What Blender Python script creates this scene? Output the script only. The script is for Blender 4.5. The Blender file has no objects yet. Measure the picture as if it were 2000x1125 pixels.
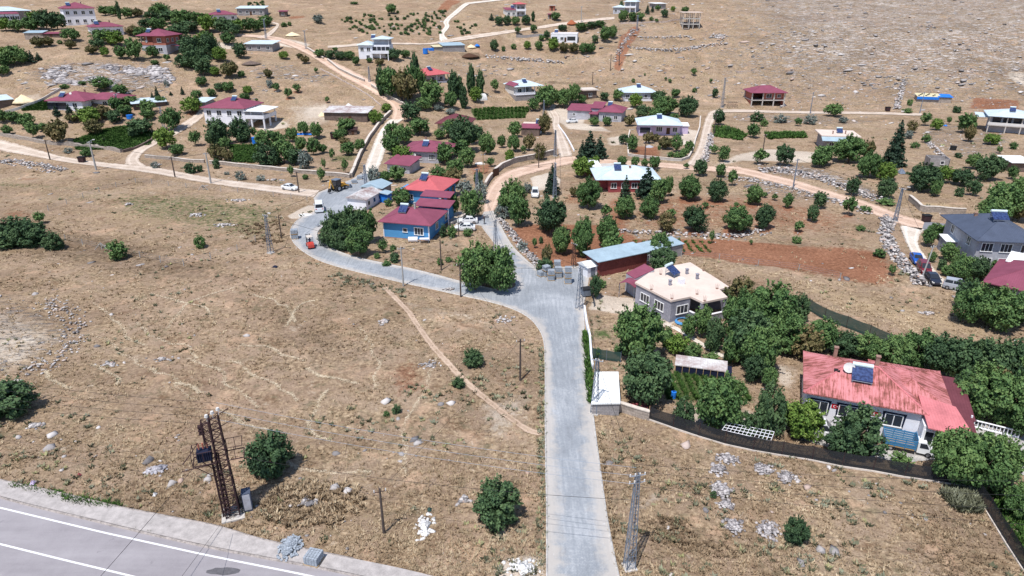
import bpy, bmesh, math, random
import numpy as np
from mathutils import Vector, Matrix
from mathutils.geometry import tessellate_polygon
R = math.radians
SC = bpy.context.scene
COL = SC.collection
# ------------------------------------------------------------ camera, sky, sun
CAMH = 45.0
TH = R(23.7)
FPX = 1333.0
cam = bpy.data.cameras.new("camera")
camo = bpy.data.objects.new("camera", cam)
COL.objects.link(camo)
camo.location = (0, 0, CAMH)
camo.rotation_euler = (R(90) - TH, 0, 0)
cam.sensor_width = 36
cam.lens = 36 * FPX / 2000
cam.clip_start = 0.5
cam.clip_end = 5000
SC.camera = camo
SUN_EL, SUN_AZ = R(65), R(30)      # sun behind the camera, a little to its left
sdir = Vector((-math.sin(SUN_AZ) * math.cos(SUN_EL), -math.cos(SUN_AZ) * math.cos(SUN_EL), math.sin(SUN_EL)))
w = bpy.data.worlds.new("World")
SC.world = w
w.use_nodes = True
nt = w.node_tree
sky = nt.nodes.new("ShaderNodeTexSky")
sky.sky_type = 'NISHITA'
sky.sun_disc = False
sky.sun_elevation = SUN_EL
sky.sun_rotation = math.atan2(sdir.x, sdir.y)
sky.altitude = 1200
nt.links.new(sky.outputs[0], nt.nodes["Background"].inputs[0])
nt.nodes["Background"].inputs[1].default_value = 0.13
sl = bpy.data.lights.new("sun", 'SUN')
sl.energy = 4.4
sl.angle = R(0.55)
sl.color = (1.0, 0.965, 0.92)
so = bpy.data.objects.new("sun", sl)
COL.objects.link(so)
so.location = (0, 0, 200)
so.rotation_euler = sdir.to_track_quat('Z', 'Y').to_euler()
SC.view_settings.view_transform = 'Standard'
SC.view_settings.look = 'None'
SC.view_settings.exposure = 0.15
SC.view_settings.gamma = 1.0
SC.render.filter_size = 1.1
random.seed(7)
RNG = np.random.default_rng(11)

# ------------------------------------------------------------ terrain height
_t = np.array([-0.75, -0.2, 0.05, 0.4])
_P = [[(0, 0), (195, 0), (215, 3), (235, 9), (270, 23), (320, 30), (420, 39), (600, 62), (1500, 190)],
      [(0, 0), (218, 0), (240, 4), (258, 8), (275, 13.5), (296, 17.5), (330, 24), (400, 34), (450, 39), (650, 66), (1500, 190)],
      [(0, 0), (268, 0), (290, 4), (310, 10), (340, 20), (380, 31), (450, 38.5), (650, 66), (1500, 200)],
      [(0, 0), (285, 0), (310, 5), (340, 18), (363, 27), (430, 39), (600, 72), (1500, 230)]]
_ys = np.arange(0, 1500, 4.0)
_k = np.exp(-0.5 * (np.arange(-8, 9) * 4 / 7.0) ** 2); _k /= _k.sum()
_C = []
for p in _P:
    a = np.interp(_ys, [q[0] for q in p], [q[1] for q in p])
    b = np.convolve(np.pad(a, 8, mode='edge'), _k, mode='valid')
    _C.append(b)
_C = np.array(_C)

def H0(x, y):
    x = np.asarray(x, float); y = np.asarray(y, float)
    s = np.clip(x / np.maximum(y, 60), -0.75, 0.4)
    hs = np.stack([np.interp(y, _ys, c) for c in _C])
    i = np.clip(np.searchsorted(_t, s, side='right') - 1, 0, 2)
    f = (s - _t[i]) / (_t[i + 1] - _t[i])
    f = f * f * (3 - 2 * f)
    a = np.take_along_axis(hs, i[None, ...], 0)[0]
    b = np.take_along_axis(hs, (i + 1)[None, ...], 0)[0]
    return a * (1 - f) + b * f

def _hash(ix, iy, s):
    n = (ix.astype(np.int64) * 374761393 + iy.astype(np.int64) * 668265263 + s * 974711) & 0x7fffffff
    n = ((n ^ (n >> 13)) * 1274126177) & 0x7fffffff
    return ((n ^ (n >> 16)) & 0xffff) / 65535.0

def vn(x, y, sc, s=0):
    x = np.asarray(x, float) / sc; y = np.asarray(y, float) / sc
    ix = np.floor(x); iy = np.floor(y)
    fx = x - ix; fy = y - iy
    fx = fx * fx * (3 - 2 * fx); fy = fy * fy * (3 - 2 * fy)
    a = _hash(ix, iy, s); b = _hash(ix + 1, iy, s); c = _hash(ix, iy + 1, s); d = _hash(ix + 1, iy + 1, s)
    return (a * (1 - fx) + b * fx) * (1 - fy) + (c * (1 - fx) + d * fx) * fy

SN, CS = math.sin(TH), math.cos(TH)

def ray(u, v):
    a = (u - 1000) / FPX; b = (562.5 - v) / FPX
    return Vector((a, CS + b * SN, -SN + b * CS))

def proj(x, y, z):
    x = np.asarray(x, float); y = np.asarray(y, float); z = np.asarray(z, float) - CAMH
    dep = y * CS - z * SN
    up = y * SN + z * CS
    dep = np.where(dep < 1, 1, dep)
    return 1000 + FPX * x / dep, 562.5 - FPX * up / dep

def hit(u, v, hf):
    """point where the sight line through photo point (u, v) meets the ground hf"""
    d = ray(u, v)
    ts = np.arange(20, 1400, 1.0)
    z = CAMH + d.z * ts - hf(d.x * ts, d.y * ts)
    idx = np.nonzero(z < 0)[0]
    t = ts[idx[0]] if len(idx) else 1300.0
    lo, hi = t - 1.0, t
    for _ in range(12):
        m = (lo + hi) / 2
        if CAMH + d.z * m - float(hf(np.array([d.x * m]), np.array([d.y * m]))[0]) < 0: hi = m
        else: lo = m
    return Vector((d.x * hi, d.y * hi, CAMH + d.z * hi))

def plane_hit(u, v, z):
    d = ray(u, v)
    t = (z - CAMH) / d.z
    return Vector((d.x * t, d.y * t, z))

def sdist(px, py, poly):
    """signed distance (inside positive) of points to a world polygon"""
    n = len(poly); ins = np.zeros(px.shape, bool); dm = np.full(px.shape, 1e9)
    for i in range(n):
        x0, y0 = poly[i]; x1, y1 = poly[(i + 1) % n]
        if abs(y1 - y0) > 1e-9:
            c = ((y0 > py) != (y1 > py)) & (px < (x1 - x0) * (py - y0) / (y1 - y0) + x0)
            ins ^= c
        dx, dy = x1 - x0, y1 - y0
        L = dx * dx + dy * dy + 1e-12
        t = np.clip(((px - x0) * dx + (py - y0) * dy) / L, 0, 1)
        dm = np.minimum(dm, np.hypot(px - x0 - t * dx, py - y0 - t * dy))
    return np.where(ins, dm, -dm)

# ------------------------------------------------------------ road outlines (photo points, projected on the ground)
def smooth(pts, n=6):
    out = []
    P = [pts[0]] + list(pts) + [pts[-1]]
    for i in range(1, len(P) - 2):
        p0, p1, p2, p3 = [np.array(q, float) for q in P[i - 1:i + 3]]
        for k in range(n):
            t = k / n
            out.append(tuple(0.5 * ((2 * p1) + (-p0 + p2) * t + (2 * p0 - 5 * p1 + 4 * p2 - p3) * t * t + (-p0 + 3 * p1 - 3 * p2 + p3) * t ** 3)))
    out.append(tuple(pts[-1]))
    return out

PAVED_W = smooth([(1068, 1150), (1068, 1125), (1068, 1000), (1066, 900), (1065, 800), (1065, 720), (1062, 665), (1048, 636), (1028, 617), (995, 601), (950, 588), (900, 577), (850, 566), (790, 553), (740, 541), (690, 529), (650, 518), (620, 507), (595, 493), (577, 478), (568, 463), (568, 450), (574, 438), (588, 425)], 4)
PAVED_M = [(588, 425), (606, 419), (624, 404), (612, 388), (622, 376), (652, 364), (688, 350), (706, 338), (737, 336), (728, 352), (722, 372), (716, 384), (700, 400), (690, 412), (668, 424), (640, 437)]
PAVED_I = smooth([(640, 437), (624, 448), (619, 460), (628, 473), (660, 491), (700, 504), (760, 517), (800, 525), (850, 537), (890, 548), (925, 556), (960, 565), (990, 567), (1008, 560), (1003, 545), (990, 515), (975, 490), (962, 470), (948, 452), (941, 442)], 3)
PAVED_D = [(941, 442), (924, 438), (893, 446), (888, 436), (912, 424), (940, 424), (945, 414), (963, 412)]
PAVED_E = smooth([(963, 412), (972, 430), (985, 455), (1000, 480), (1022, 503), (1048, 526)], 4)
PAVED_P = [(1048, 526), (1060, 534), (1100, 522), (1152, 519), (1150, 545), (1145, 575), (1139, 600)]
PAVED_R = smooth([(1139, 600), (1141, 640), (1144, 690), (1150, 740), (1158, 810), (1167, 880), (1180, 975), (1192, 1050), (1208, 1125), (1214, 1150)], 3)
PAVED = PAVED_W + PAVED_M[1:] + PAVED_I[1:] + PAVED_D[1:] + PAVED_E[1:] + PAVED_P[1:] + PAVED_R[1:]
hi0 = lambda u, v: hit(u, v, H0)
# strips: name, material key, left edge, right edge
STRIPS = [
 ("dirt_road", "white", [(706, 340), (716, 312), (731, 275), (748, 246), (762, 233)],
                       [(738, 338), (752, 300), (757, 268), (774, 245), (791, 233)]),
 ("dirt_road", "pink", [(762, 234), (763, 232), (766, 215), (748, 196), (705, 170), (660, 146), (615, 116), (580, 97), (545, 84), (500, 74), (430, 71)],
                       [(790, 234), (792, 232), (794, 208), (776, 186), (735, 163), (695, 141), (650, 119), (615, 99), (580, 84), (540, 72), (430, 64)]),
 ("dirt_road", "sand", [(-60, 262), (0, 272), (60, 288), (120, 305), (200, 317), (300, 326), (400, 345), (500, 358), (570, 366), (625, 371)],
                       [(-60, 285), (0, 296), (60, 306), (130, 318), (200, 327), (300, 340), (400, 358), (500, 372), (565, 381), (612, 386)]),
 ("farm_track", "sand", [(243, 321), (246, 308), (268, 288), (312, 266), (350, 244), (378, 226), (390, 214)],
                        [(290, 326), (272, 312), (288, 293), (330, 272), (365, 252), (395, 232), (402, 216)]),
 ("dirt_road", "pink", [(944, 414), (944, 395), (950, 372), (966, 350), (990, 334), (1030, 322), (1065, 315), (1098, 306), (1116, 304)],
                       [(965, 414), (974, 396), (983, 378), (996, 362), (1016, 347), (1045, 338), (1080, 329), (1120, 320), (1122, 318)]),
 ("farm_track", "sand", [(1092, 308), (1088, 292), (1084, 268), (1078, 245), (1080, 232), (1072, 214), (1078, 205)],
                        [(1120, 306), (1113, 286), (1101, 262), (1094, 245), (1094, 228), (1084, 212), (1092, 204)]),
 ("dirt_road", "pink", [(1116, 304), (1200, 312), (1290, 317), (1340, 321), (1400, 325), (1440, 325), (1500, 339), (1560, 354), (1620, 372), (1700, 396), (1758, 418), (1806, 432)],
                       [(1121, 319), (1200, 323), (1290, 328), (1340, 333), (1400, 336), (1445, 341), (1500, 354), (1560, 370), (1620, 390), (1690, 414), (1748, 436), (1800, 450)]),
 ("side_street", "asph", [(1806, 432), (1840, 437), (1880, 440)], [(1800, 450), (1835, 452), (1880, 452)]),
 ("farm_track", "sand", [(1338, 322), (1352, 305), (1364, 282), (1372, 250), (1379, 228), (1392, 216), (1440, 214), (1500, 216), (1600, 218), (1700, 219), (1800, 222)],
                        [(1364, 330), (1376, 308), (1383, 283), (1390, 252), (1396, 236), (1408, 222), (1445, 220), (1500, 221), (1600, 223), (1700, 224), (1800, 227)]),
 ("farm_track", "white", [(1755, 440), (1764, 465), (1776, 490), (1792, 520), (1808, 545), (1840, 562), (1870, 572)],
                         [(1808, 447), (1796, 465), (1796, 482), (1812, 505), (1830, 530), (1850, 548), (1880, 562)]),
 ("farm_track", "sand", [(640, 90), (700, 86), (760, 84), (830, 85), (860, 80), (900, 72), (950, 65), (1010, 57), (1060, 50), (1100, 44), (1200, 33)],
                        [(640, 95), (700, 91), (760, 88), (830, 88), (870, 84), (910, 79), (960, 71), (1015, 62), (1060, 56), (1100, 50), (1200, 38)]),
 ("farm_track", "white", [(858, 82), (858, 66), (868, 52), (866, 42), (885, 24), (905, 8), (925, 4), (1010, -6)],
                         [(880, 80), (868, 68), (878, 54), (878, 42), (896, 26), (914, 11), (930, 7), (1015, -3)]),
 ("farm_track", "sand", [(500, 74), (520, 66), (540, 50), (528, 46)], [(512, 76), (530, 70), (546, 50), (536, 44)]),
]
ROADPOLYS = []
def w2(pts): return [tuple(hi0(u, v).xy) for u, v in pts]
PAVED_XY = w2(PAVED)
ROADPOLYS.append(PAVED_XY)
STRIP_XY = []
for s in STRIPS:
    L = w2(s[2]); Rr = w2(s[3])
    STRIP_XY.append((L, Rr))
    ROADPOLYS.append(L + Rr[::-1])
# the asphalt highway in the lower left: straight edges measured in the photo
KERB = smooth([(-140, 925), (0, 972), (184, 1018), (400, 1068), (637, 1113), (760, 1140), (1000, 1190)], 4)
WALKTOP = smooth([(-140, 900), (0, 938), (107, 961), (239, 992), (380, 1019), (435, 1031), (515, 1055), (650, 1084), (777, 1110), (860, 1130), (1000, 1165)], 4)
KERB_XY = w2(KERB); WALK_XY = w2(WALKTOP)
ROADPOLYS.append(WALK_XY + [(120, 5), (-160, 5)])
YARD = [(1560, 858), (1600, 838), (1700, 868), (1790, 880), (1850, 838), (1855, 815), (1900, 822), (1995, 850), (2080, 872), (2080, 960), (1990, 925), (1930, 900), (1850, 895), (1760, 905), (1640, 880)]
YARD_XY = w2(YARD)
ROADPOLYS.append(YARD_XY)

# ------------------------------------------------------------ terrain grid
def axis(lo, hi, s0, k, c):
    out = [c]; x = c
    while x < hi: x += s0 + (x - c) * k; out.append(x)
    x = c
    while x > lo: x -= s0 + (c - x) * k; out.insert(0, x)
    return np.array(out)
GX = axis(-620, 620, 0.6, 0.008, 0)
GY = axis(-40, 1100, 0.55, 0.0085, 45)
MX, MY = np.meshgrid(GX, GY)
flat = np.zeros(MX.shape)
for poly in ROADPOLYS:
    P = np.array(poly); m = 6
    sel = (MX > P[:, 0].min() - m) & (MX < P[:, 0].max() + m) & (MY > P[:, 1].min() - m) & (MY < P[:, 1].max() + m)
    if not sel.any(): continue
    d = sdist(MX[sel], MY[sel], poly)
    flat[sel] = np.maximum(flat[sel], np.clip((d + 2.2) / 1.2, 0, 1))
micro = (vn(MX, MY, 9, 1) - .5) * .5 + (vn(MX, MY, 3.1, 2) - .5) * .28 + (vn(MX, MY, 1.3, 3) - .5) * .12
hillk = np.clip((MY - 230) / 120, 0, 1)
micro += hillk * ((vn(MX, MY, 26, 4) - .5) * 2.4 + (vn(MX, MY, 7, 5) - .5) * 1.0)
MZ = H0(MX, MY) + micro * (1 - flat)

def gz(x, y):
    x = np.asarray(x, float); y = np.asarray(y, float)
    i = np.clip(np.searchsorted(GX, x) - 1, 0, len(GX) - 2)
    j = np.clip(np.searchsorted(GY, y) - 1, 0, len(GY) - 2)
    fx = np.clip((x - GX[i]) / (GX[i + 1] - GX[i]), 0, 1); fy = np.clip((y - GY[j]) / (GY[j + 1] - GY[j]), 0, 1)
    return (MZ[j, i] * (1 - fx) + MZ[j, i + 1] * fx) * (1 - fy) + (MZ[j + 1, i] * (1 - fx) + MZ[j + 1, i + 1] * fx) * fy
def gz1(x, y): return float(gz(np.array([x]), np.array([y]))[0])
_gc = {}
def G(u, v):
    k = (round(u, 1), round(v, 1))
    if k not in _gc: _gc[k] = hit(u, v, gz)
    return _gc[k].copy()
def mpp(p):
    """metres per photo pixel at point p"""
    return (p.y * CS - (p.z - CAMH) * SN) / FPX
def height_to(p, v):
    """height above p whose top shows at photo row v"""
    lo, hi = 0.0, 60.0
    for _ in range(24):
        m = (lo + hi) / 2
        if float(proj(p.x, p.y, p.z + m)[1]) > v: lo = m
        else: hi = m
    return lo

# ------------------------------------------------------------ ground cover regions (photo polygons): channel, strength, soft edge
REG = [
 ("soil", .9, 1.5, [(985, 450), (1040, 440), (1120, 440), (1190, 440), (1260, 470), (1260, 492), (1150, 515), (1100, 522), (1050, 505), (1005, 475)]),
 ("soil", 1.0, 1.5, [(1225, 464), (1300, 466), (1400, 465), (1520, 475), (1560, 480), (1570, 530), (1500, 520), (1380, 505), (1290, 495), (1215, 492)]),
 ("soil", .78, 4, [(1540, 478), (1640, 482), (1730, 490), (1758, 525), (1740, 560), (1640, 548), (1540, 528)]),
 ("soil", .9, 1.5, [(1198, 135), (1212, 70), (1240, 48), (1252, 56), (1228, 100), (1212, 138)]),
 ("soil", .8, 2, [(1900, 192), (1990, 196), (1992, 214), (1890, 214)]),
 ("soil", .47, 8, [(1190, 372), (1500, 372), (1700, 420), (1700, 470), (1500, 462), (1200, 462)]),
 ("soil", .6, 3, [(1180, 385), (1240, 385), (1240, 500), (1160, 500)]),
 ("soil", .7, 2, [(1230, 285), (1290, 285), (1295, 312), (1235, 308)]),
 ("soil", .6, 2, [(870, 30), (905, 2), (870, 0), (850, 20)]),
 ("soil", .6, 2, [(560, 29), (600, 31), (598, 37), (560, 37)]),
 ("soil", .5, 2, [(20, 343), (90, 345), (70, 354), (20, 352)]),
 ("soil", .5, 2, [(0, 412), (60, 408), (75, 425), (0, 430)]),
 ("soil", .5, 3, [(760, 700), (830, 690), (860, 770), (760, 790), (730, 740)]),
 ("soil", .6, 2, [(910, 322), (965, 320), (965, 340), (915, 345)]),
 ("soil", .5, 2, [(1095, 375), (1180, 385), (1175, 405), (1095, 400)]),
 ("rock", .8, 45, [(1300, -60), (2400, -60), (2400, 214), (1700, 208), (1560, 203), (1400, 150), (1370, 90), (1400, 40)]),
 ("rock", .5, 40, [(1050, -60), (1400, -60), (1400, 60), (1330, 160), (1180, 150), (1060, 160), (1080, 30)]),
 ("rock", .8, 5, [(58, 140), (100, 125), (170, 118), (250, 122), (330, 132), (345, 150), (330, 172), (265, 180), (200, 172), (120, 166), (60, 158)]),
 ("rock", .6, 3, [(480, 130), (560, 122), (640, 148), (660, 162), (560, 160), (490, 150)]),
 ("rock", .5, 3, [(480, 170), (540, 166), (530, 190), (480, 192)]),
 ("rock", .35, 3, [(850, 118), (1010, 110), (1120, 120), (1150, 155), (1020, 155), (900, 150)]),
 ("rock", .6, 3, [(1800, 240), (1900, 245), (1990, 275), (1940, 310), (1870, 305), (1800, 280)]),
 ("rock", .85, 2, [(1478, 322), (1560, 320), (1650, 345), (1740, 385), (1690, 382), (1600, 356), (1500, 336)]),
 ("rock", .6, 2, [(1420, 222), (1500, 224), (1600, 226), (1740, 240), (1640, 246), (1430, 236)]),
 ("rock", .6, 2, [(1430, 340), (1500, 355), (1600, 385), (1590, 396), (1480, 372), (1420, 352)]),
 ("rock", .55, 3, [(-200, 560), (0, 572), (60, 585), (120, 600), (170, 640), (100, 700), (60, 745), (0, 742), (-200, 740)]),
 ("rock", .4, 3, [(1190, 425), (1300, 440), (1480, 452), (1490, 466), (1320, 464), (1200, 452)]),
 ("rock", .3, 5, [(700, 40), (870, 20), (880, 70), (700, 80)]),
 ("green", 1, 1, [(140, 272), (200, 252), (250, 245), (305, 262), (292, 284), (240, 294), (150, 292)]),
 ("green", 1, .8, [(42, 208), (80, 196), (96, 196), (98, 214), (45, 217)]),
 ("green", .9, 1, [(448, 284), (510, 282), (520, 302), (500, 318), (450, 316)]),
 ("green", 1, .8, [(918, 214), (960, 208), (1035, 208), (1025, 228), (930, 234)]),
 ("green", .75, .6, [(1300, 726), (1425, 730), (1482, 786), (1295, 784)]),
 ("green", .6, 2, [(1392, 246), (1430, 250), (1460, 262), (1450, 275), (1395, 268)]),
 ("green", .6, 2, [(1495, 260), (1570, 258), (1575, 270), (1500, 272)]),
 ("green", .45, 3, [(-100, 345), (0, 350), (120, 360), (240, 372), (235, 382), (100, 372), (-100, 365)]),
 ("green", .4, 4, [(90, 378), (260, 372), (380, 375), (390, 395), (250, 395), (100, 392)]),
 ("green", .6, 1.5, [(1152, 636), (1200, 640), (1205, 668), (1152, 660)]),
 ("green", .9, 1.5, [(1925, 958), (2000, 965), (2100, 1060), (2010, 1090), (1960, 1020)]),
 ("green", .4, 2, [(195, 108), (330, 105), (330, 125), (200, 118)]),
 ("green", .5, 1.5, [(1240, 640), (1290, 645), (1280, 700), (1230, 690)]),
 ("green", .5, 1.5, [(640, 305), (700, 300), (700, 315), (640, 318)]),
 ("green", .4, 2, [(985, 318), (1040, 308), (1060, 313), (1000, 325)]),
 ("green", .5, 4, [(1845, 960), (1905, 958), (1915, 1000), (1860, 985)]),
 ("green", .35, 3, [(1250, 1010), (1340, 1020), (1420, 1050), (1440, 1080), (1330, 1060), (1255, 1045)]),
 ("pale", 1, .8, [(1165, 578), (1235, 582), (1318, 632), (1300, 640), (1225, 612), (1150, 604)]),
 ("pale", 1, 1, [(1036, 348), (1070, 338), (1095, 350), (1090, 368), (1045, 372)]),
 ("pale", 1, .6, [(560, 422), (600, 402), (625, 402), (625, 412), (604, 424), (572, 428)]),
 ("pale", .9, 2, [(520, 240), (560, 236), (565, 248), (520, 258), (500, 250)]),
 ("pale", .8, 2, [(590, 212), (640, 205), (640, 230), (600, 230)]),
 ("pale", .8, 2, [(420, 80), (470, 84), (450, 96), (420, 92)]),
 ("pale", 1, 2, [(520, 70), (560, 75), (610, 88), (575, 94), (530, 84)]),
 ("pale", .7, 2, [(1086, 236), (1130, 238), (1180, 248), (1200, 260), (1110, 252)]),
 ("pale", .6, 2, [(1180, 268), (1225, 262), (1222, 285), (1185, 285)]),
 ("pale", .9, 1, [(1330, 250), (1362, 255), (1358, 285), (1320, 280)]),
 ("pale", 1, 1, [(985, 1098), (1062, 1085), (1064, 1135), (960, 1135)]),
 ("pale", .7, 2, [(1505, 700), (1560, 720), (1556, 765), (1510, 750)]),
 ("pale", .6, 1.5, [(1300, 790), (1470, 795), (1560, 850), (1500, 860), (1330, 830)]),
 ("pale", .8, 1, [(870, 410), (938, 415), (905, 436), (875, 432)]),
 ("pale", .8, 1.5, [(1065, 210), (1150, 215), (1140, 240), (1080, 240)]),
 ("pale", .6, 2, [(1205, 985), (1290, 955), (1310, 975), (1250, 1010)]),
 ("pale", .5, 3, [(30, 182), (95, 178), (90, 200), (30, 206)]),
 ("pale", .5, 2, [(1730, 445), (1760, 450), (1780, 500), (1760, 500)]),
 ("pale", .5, 3, [(740, 590), (800, 620), (800, 640), (730, 600)]),
 ("pale", .7, 2, [(1500, 290), (1600, 295), (1590, 318), (1450, 315), (1380, 330), (1440, 300)]),
 ("pale", .8, 2, [(1960, 140), (2100, 130), (2100, 170), (1990, 165)]),
 ("pale", .5, 5, [(-200, 578), (60, 592), (140, 625), (152, 660), (110, 700), (60, 738), (-200, 742)]),
 ("pale", .52, 4, [(700, 578), (760, 575), (900, 602), (985, 620), (1010, 650), (930, 640), (800, 610)]),
 ("pale", .48, 3, [(900, 780), (1055, 740), (1060, 800), (1000, 880), (930, 860)]),
 ("pale", .48, 6, [(545, 205), (640, 190), (740, 205), (640, 250), (560, 262)]),
 ("green", .46, 8, [(150, 372), (400, 370), (600, 400), (560, 500), (420, 470), (200, 430)]),
 ("green", .44, 8, [(1155, 610), (1290, 650), (1560, 640), (1560, 720), (1290, 715), (1160, 690)]),
 ("dark", .5, 6, [(0, 425), (150, 430), (300, 470), (560, 540), (540, 575), (300, 560), (0, 520)]),
 ("dark", .5, 8, [(400, 600), (700, 620), (860, 720), (800, 780), (500, 700)]),
 ("dark", .5, 5, [(0, 880), (120, 880), (260, 930), (250, 960), (60, 930)]),
 ("gold", .8, 5, [(520, 960), (700, 920), (860, 980), (1050, 960), (1062, 1090), (700, 1080), (500, 1040)]),
 ("gold", .8, 3, [(110, 408), (260, 402), (400, 430), (300, 450), (150, 430)]),
 ("gold", .8, 3, [(1300, 505), (1500, 525), (1700, 565), (1870, 600), (1990, 650), (1990, 690), (1750, 660), (1600, 600), (1450, 540)]),
 ("gold", 1, 1, [(1778, 392), (1860, 396), (1880, 410), (1790, 410)]),
 ("gold", .6, 5, [(1180, 830), (1500, 880), (1890, 950), (1980, 1100), (1230, 1120)]),
 ("gold", .5, 5, [(0, 840), (400, 900), (430, 1000), (0, 930)]),
 ("dark", .8, 1.5, [(1570, 276), (1650, 268), (1700, 278), (1660, 284), (1600, 284)]),
 ("dark", .9, 1.2, [(895, 103), (935, 100), (940, 112), (905, 116)]),
 ("dark", .5, 2, [(465, 120), (520, 115), (520, 128), (470, 132)]),
 ("dark", .5, 2, [(1420, 275), (1480, 273), (1480, 282), (1420, 284)]),
 ("dark", .5, 2, [(1640, 385), (1690, 375), (1680, 395), (1640, 400)]),
 ("dark", .6, 1.5, [(1060, 155), (1160, 158), (1155, 168), (1065, 166)]),
]
for _u, _v, _r in [(1344, 391, 22), (1398, 394, 20), (1471, 400, 20), (1356, 451, 24), (1437, 453, 28), (1490, 447, 20), (1538, 407, 12), (1377, 407, 12), (1300, 453, 18), (1438, 405, 10), (1560, 453, 12), (1656, 421, 12), (527, 171, 9), (540, 179, 8), (564, 193, 10), (580, 181, 9), (640, 201, 8), (1354, 148, 8), (1030, 478, 12), (377, 221, 14), (675, 339, 10)]:
    REG.append(("soil", .85, .8, [(_u + _r * math.cos(a), _v + _r * .38 * math.sin(a)) for a in np.linspace(0, 2 * math.pi, 9)[:-1]]))
CH = {"soil": 0, "rock": 1, "green": 2, "pale": 3, "gold": 4, "dark": 5}
ATT = np.zeros((6,) + MX.shape)
for ch, st, so_, poly in REG:
    P = w2(poly); A = np.array(P)
    if ch == "gold": so_ *= 2; st *= .62
    m = so_ + 1
    sel = (MX > A[:, 0].min() - m) & (MX < A[:, 0].max() + m) & (MY > A[:, 1].min() - m) & (MY < A[:, 1].max() + m)
    if not sel.any(): continue
    d = sdist(MX[sel], MY[sel], P)
    c = CH[ch]
    ATT[c][sel] = np.maximum(ATT[c][sel], st * np.clip(d / so_ * .5 + .5, 0, 1))
def att(ch, x, y):
    i = np.clip(np.searchsorted(GX, x), 0, len(GX) - 1); j = np.clip(np.searchsorted(GY, y), 0, len(GY) - 1)
    return ATT[CH[ch]][j, i]
def onroad(x, y, m=0.0):
    x = np.asarray(x, float); y = np.asarray(y, float)
    r = np.zeros(x.shape, bool)
    for poly in ROADPOLYS:
        P = np.array(poly)
        sel = (x > P[:, 0].min() - m) & (x < P[:, 0].max() + m) & (y > P[:, 1].min() - m) & (y < P[:, 1].max() + m)
        if sel.any():
            r[sel] |= sdist(x[sel], y[sel], poly) > -m
    return r
# ------------------------------------------------------------ node helpers
def new_mat(name):
    m = bpy.data.materials.new(name); m.use_nodes = True
    nt = m.node_tree; b = nt.nodes["Principled BSDF"]
    b.inputs["Roughness"].default_value = .9
    b.inputs["Specular IOR Level"].default_value = .25
    return m, nt, b
def nd(nt, t, **k):
    n = nt.nodes.new("ShaderNode" + t)
    for a, v in k.items():
        if a.startswith("i_"): n.inputs[a[2:].replace("_", " ")].default_value = v
        else: setattr(n, a, v)
    return n
def noise(nt, vec, scale, detail=4, rough=.6, dist=0.0):
    n = nd(nt, "TexNoise"); n.inputs["Scale"].default_value = scale; n.inputs["Detail"].default_value = detail
    n.inputs["Roughness"].default_value = rough; n.inputs["Distortion"].default_value = dist
    nt.links.new(vec, n.inputs["Vector"]); return n.outputs["Fac"]
def ramp(nt, fac, stops):
    r = nd(nt, "ValToRGB"); e = r.color_ramp.elements
    while len(e) > 1: e.remove(e[-1])
    e[0].position = stops[0][0]; e[0].color = (*stops[0][1], 1) if len(stops[0][1]) == 3 else stops[0][1]
    for p, c in stops[1:]:
        x = e.new(p); x.color = (*c, 1)
    nt.links.new(fac, r.inputs["Fac"]); return r.outputs["Color"]
def mix(nt, f, a, b, mode='MIX'):
    m = nd(nt, "Mix", data_type='RGBA', blend_type=mode)
    for s, i in ((f, 0), (a, 6), (b, 7)):
        if isinstance(s, (int, float)): m.inputs[i].default_value = s
        elif isinstance(s, tuple): m.inputs[i].default_value = (*s, 1)
        else: nt.links.new(s, m.inputs[i])
    return m.outputs[2]
def mth(nt, op, a, b=0.0, c=None, clamp=False):
    m = nd(nt, "Math", operation=op, use_clamp=clamp)
    for s, i in ((a, 0), (b, 1), (c, 2)):
        if s is None: continue
        if isinstance(s, (int, float)): m.inputs[i].default_value = s
        else: nt.links.new(s, m.inputs[i])
    return m.outputs[0]
def sstep(nt, x, a, b):
    m = nd(nt, "MapRange", interpolation_type='SMOOTHSTEP')
    nt.links.new(x, m.inputs[0]); m.inputs[1].default_value = a; m.inputs[2].default_value = b
    return m.outputs[0]
def bump(nt, b, h, st, dist=.1):
    n = nd(nt, "Bump"); n.inputs["Strength"].default_value = st; n.inputs["Distance"].default_value = dist
    nt.links.new(h, n.inputs["Height"]); nt.links.new(n.outputs[0], b.inputs["Normal"])
def tc(nt, out="Object"): return nd(nt, "TexCoord").outputs[out]
def geo(nt): return nd(nt, "NewGeometry").outputs["Position"]
def mapping(nt, v, scale=(1, 1, 1), rot=(0, 0, 0)):
    m = nd(nt, "Mapping"); m.inputs["Scale"].default_value = scale; m.inputs["Rotation"].default_value = rot
    nt.links.new(v, m.inputs["Vector"]); return m.outputs[0]
def sr(r, g, b):
    f = lambda c: (c / 255 / 12.92) if c / 255 < .04045 else ((c / 255 + .055) / 1.055) ** 2.4
    return (f(r), f(g), f(b))
M = {}
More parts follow.
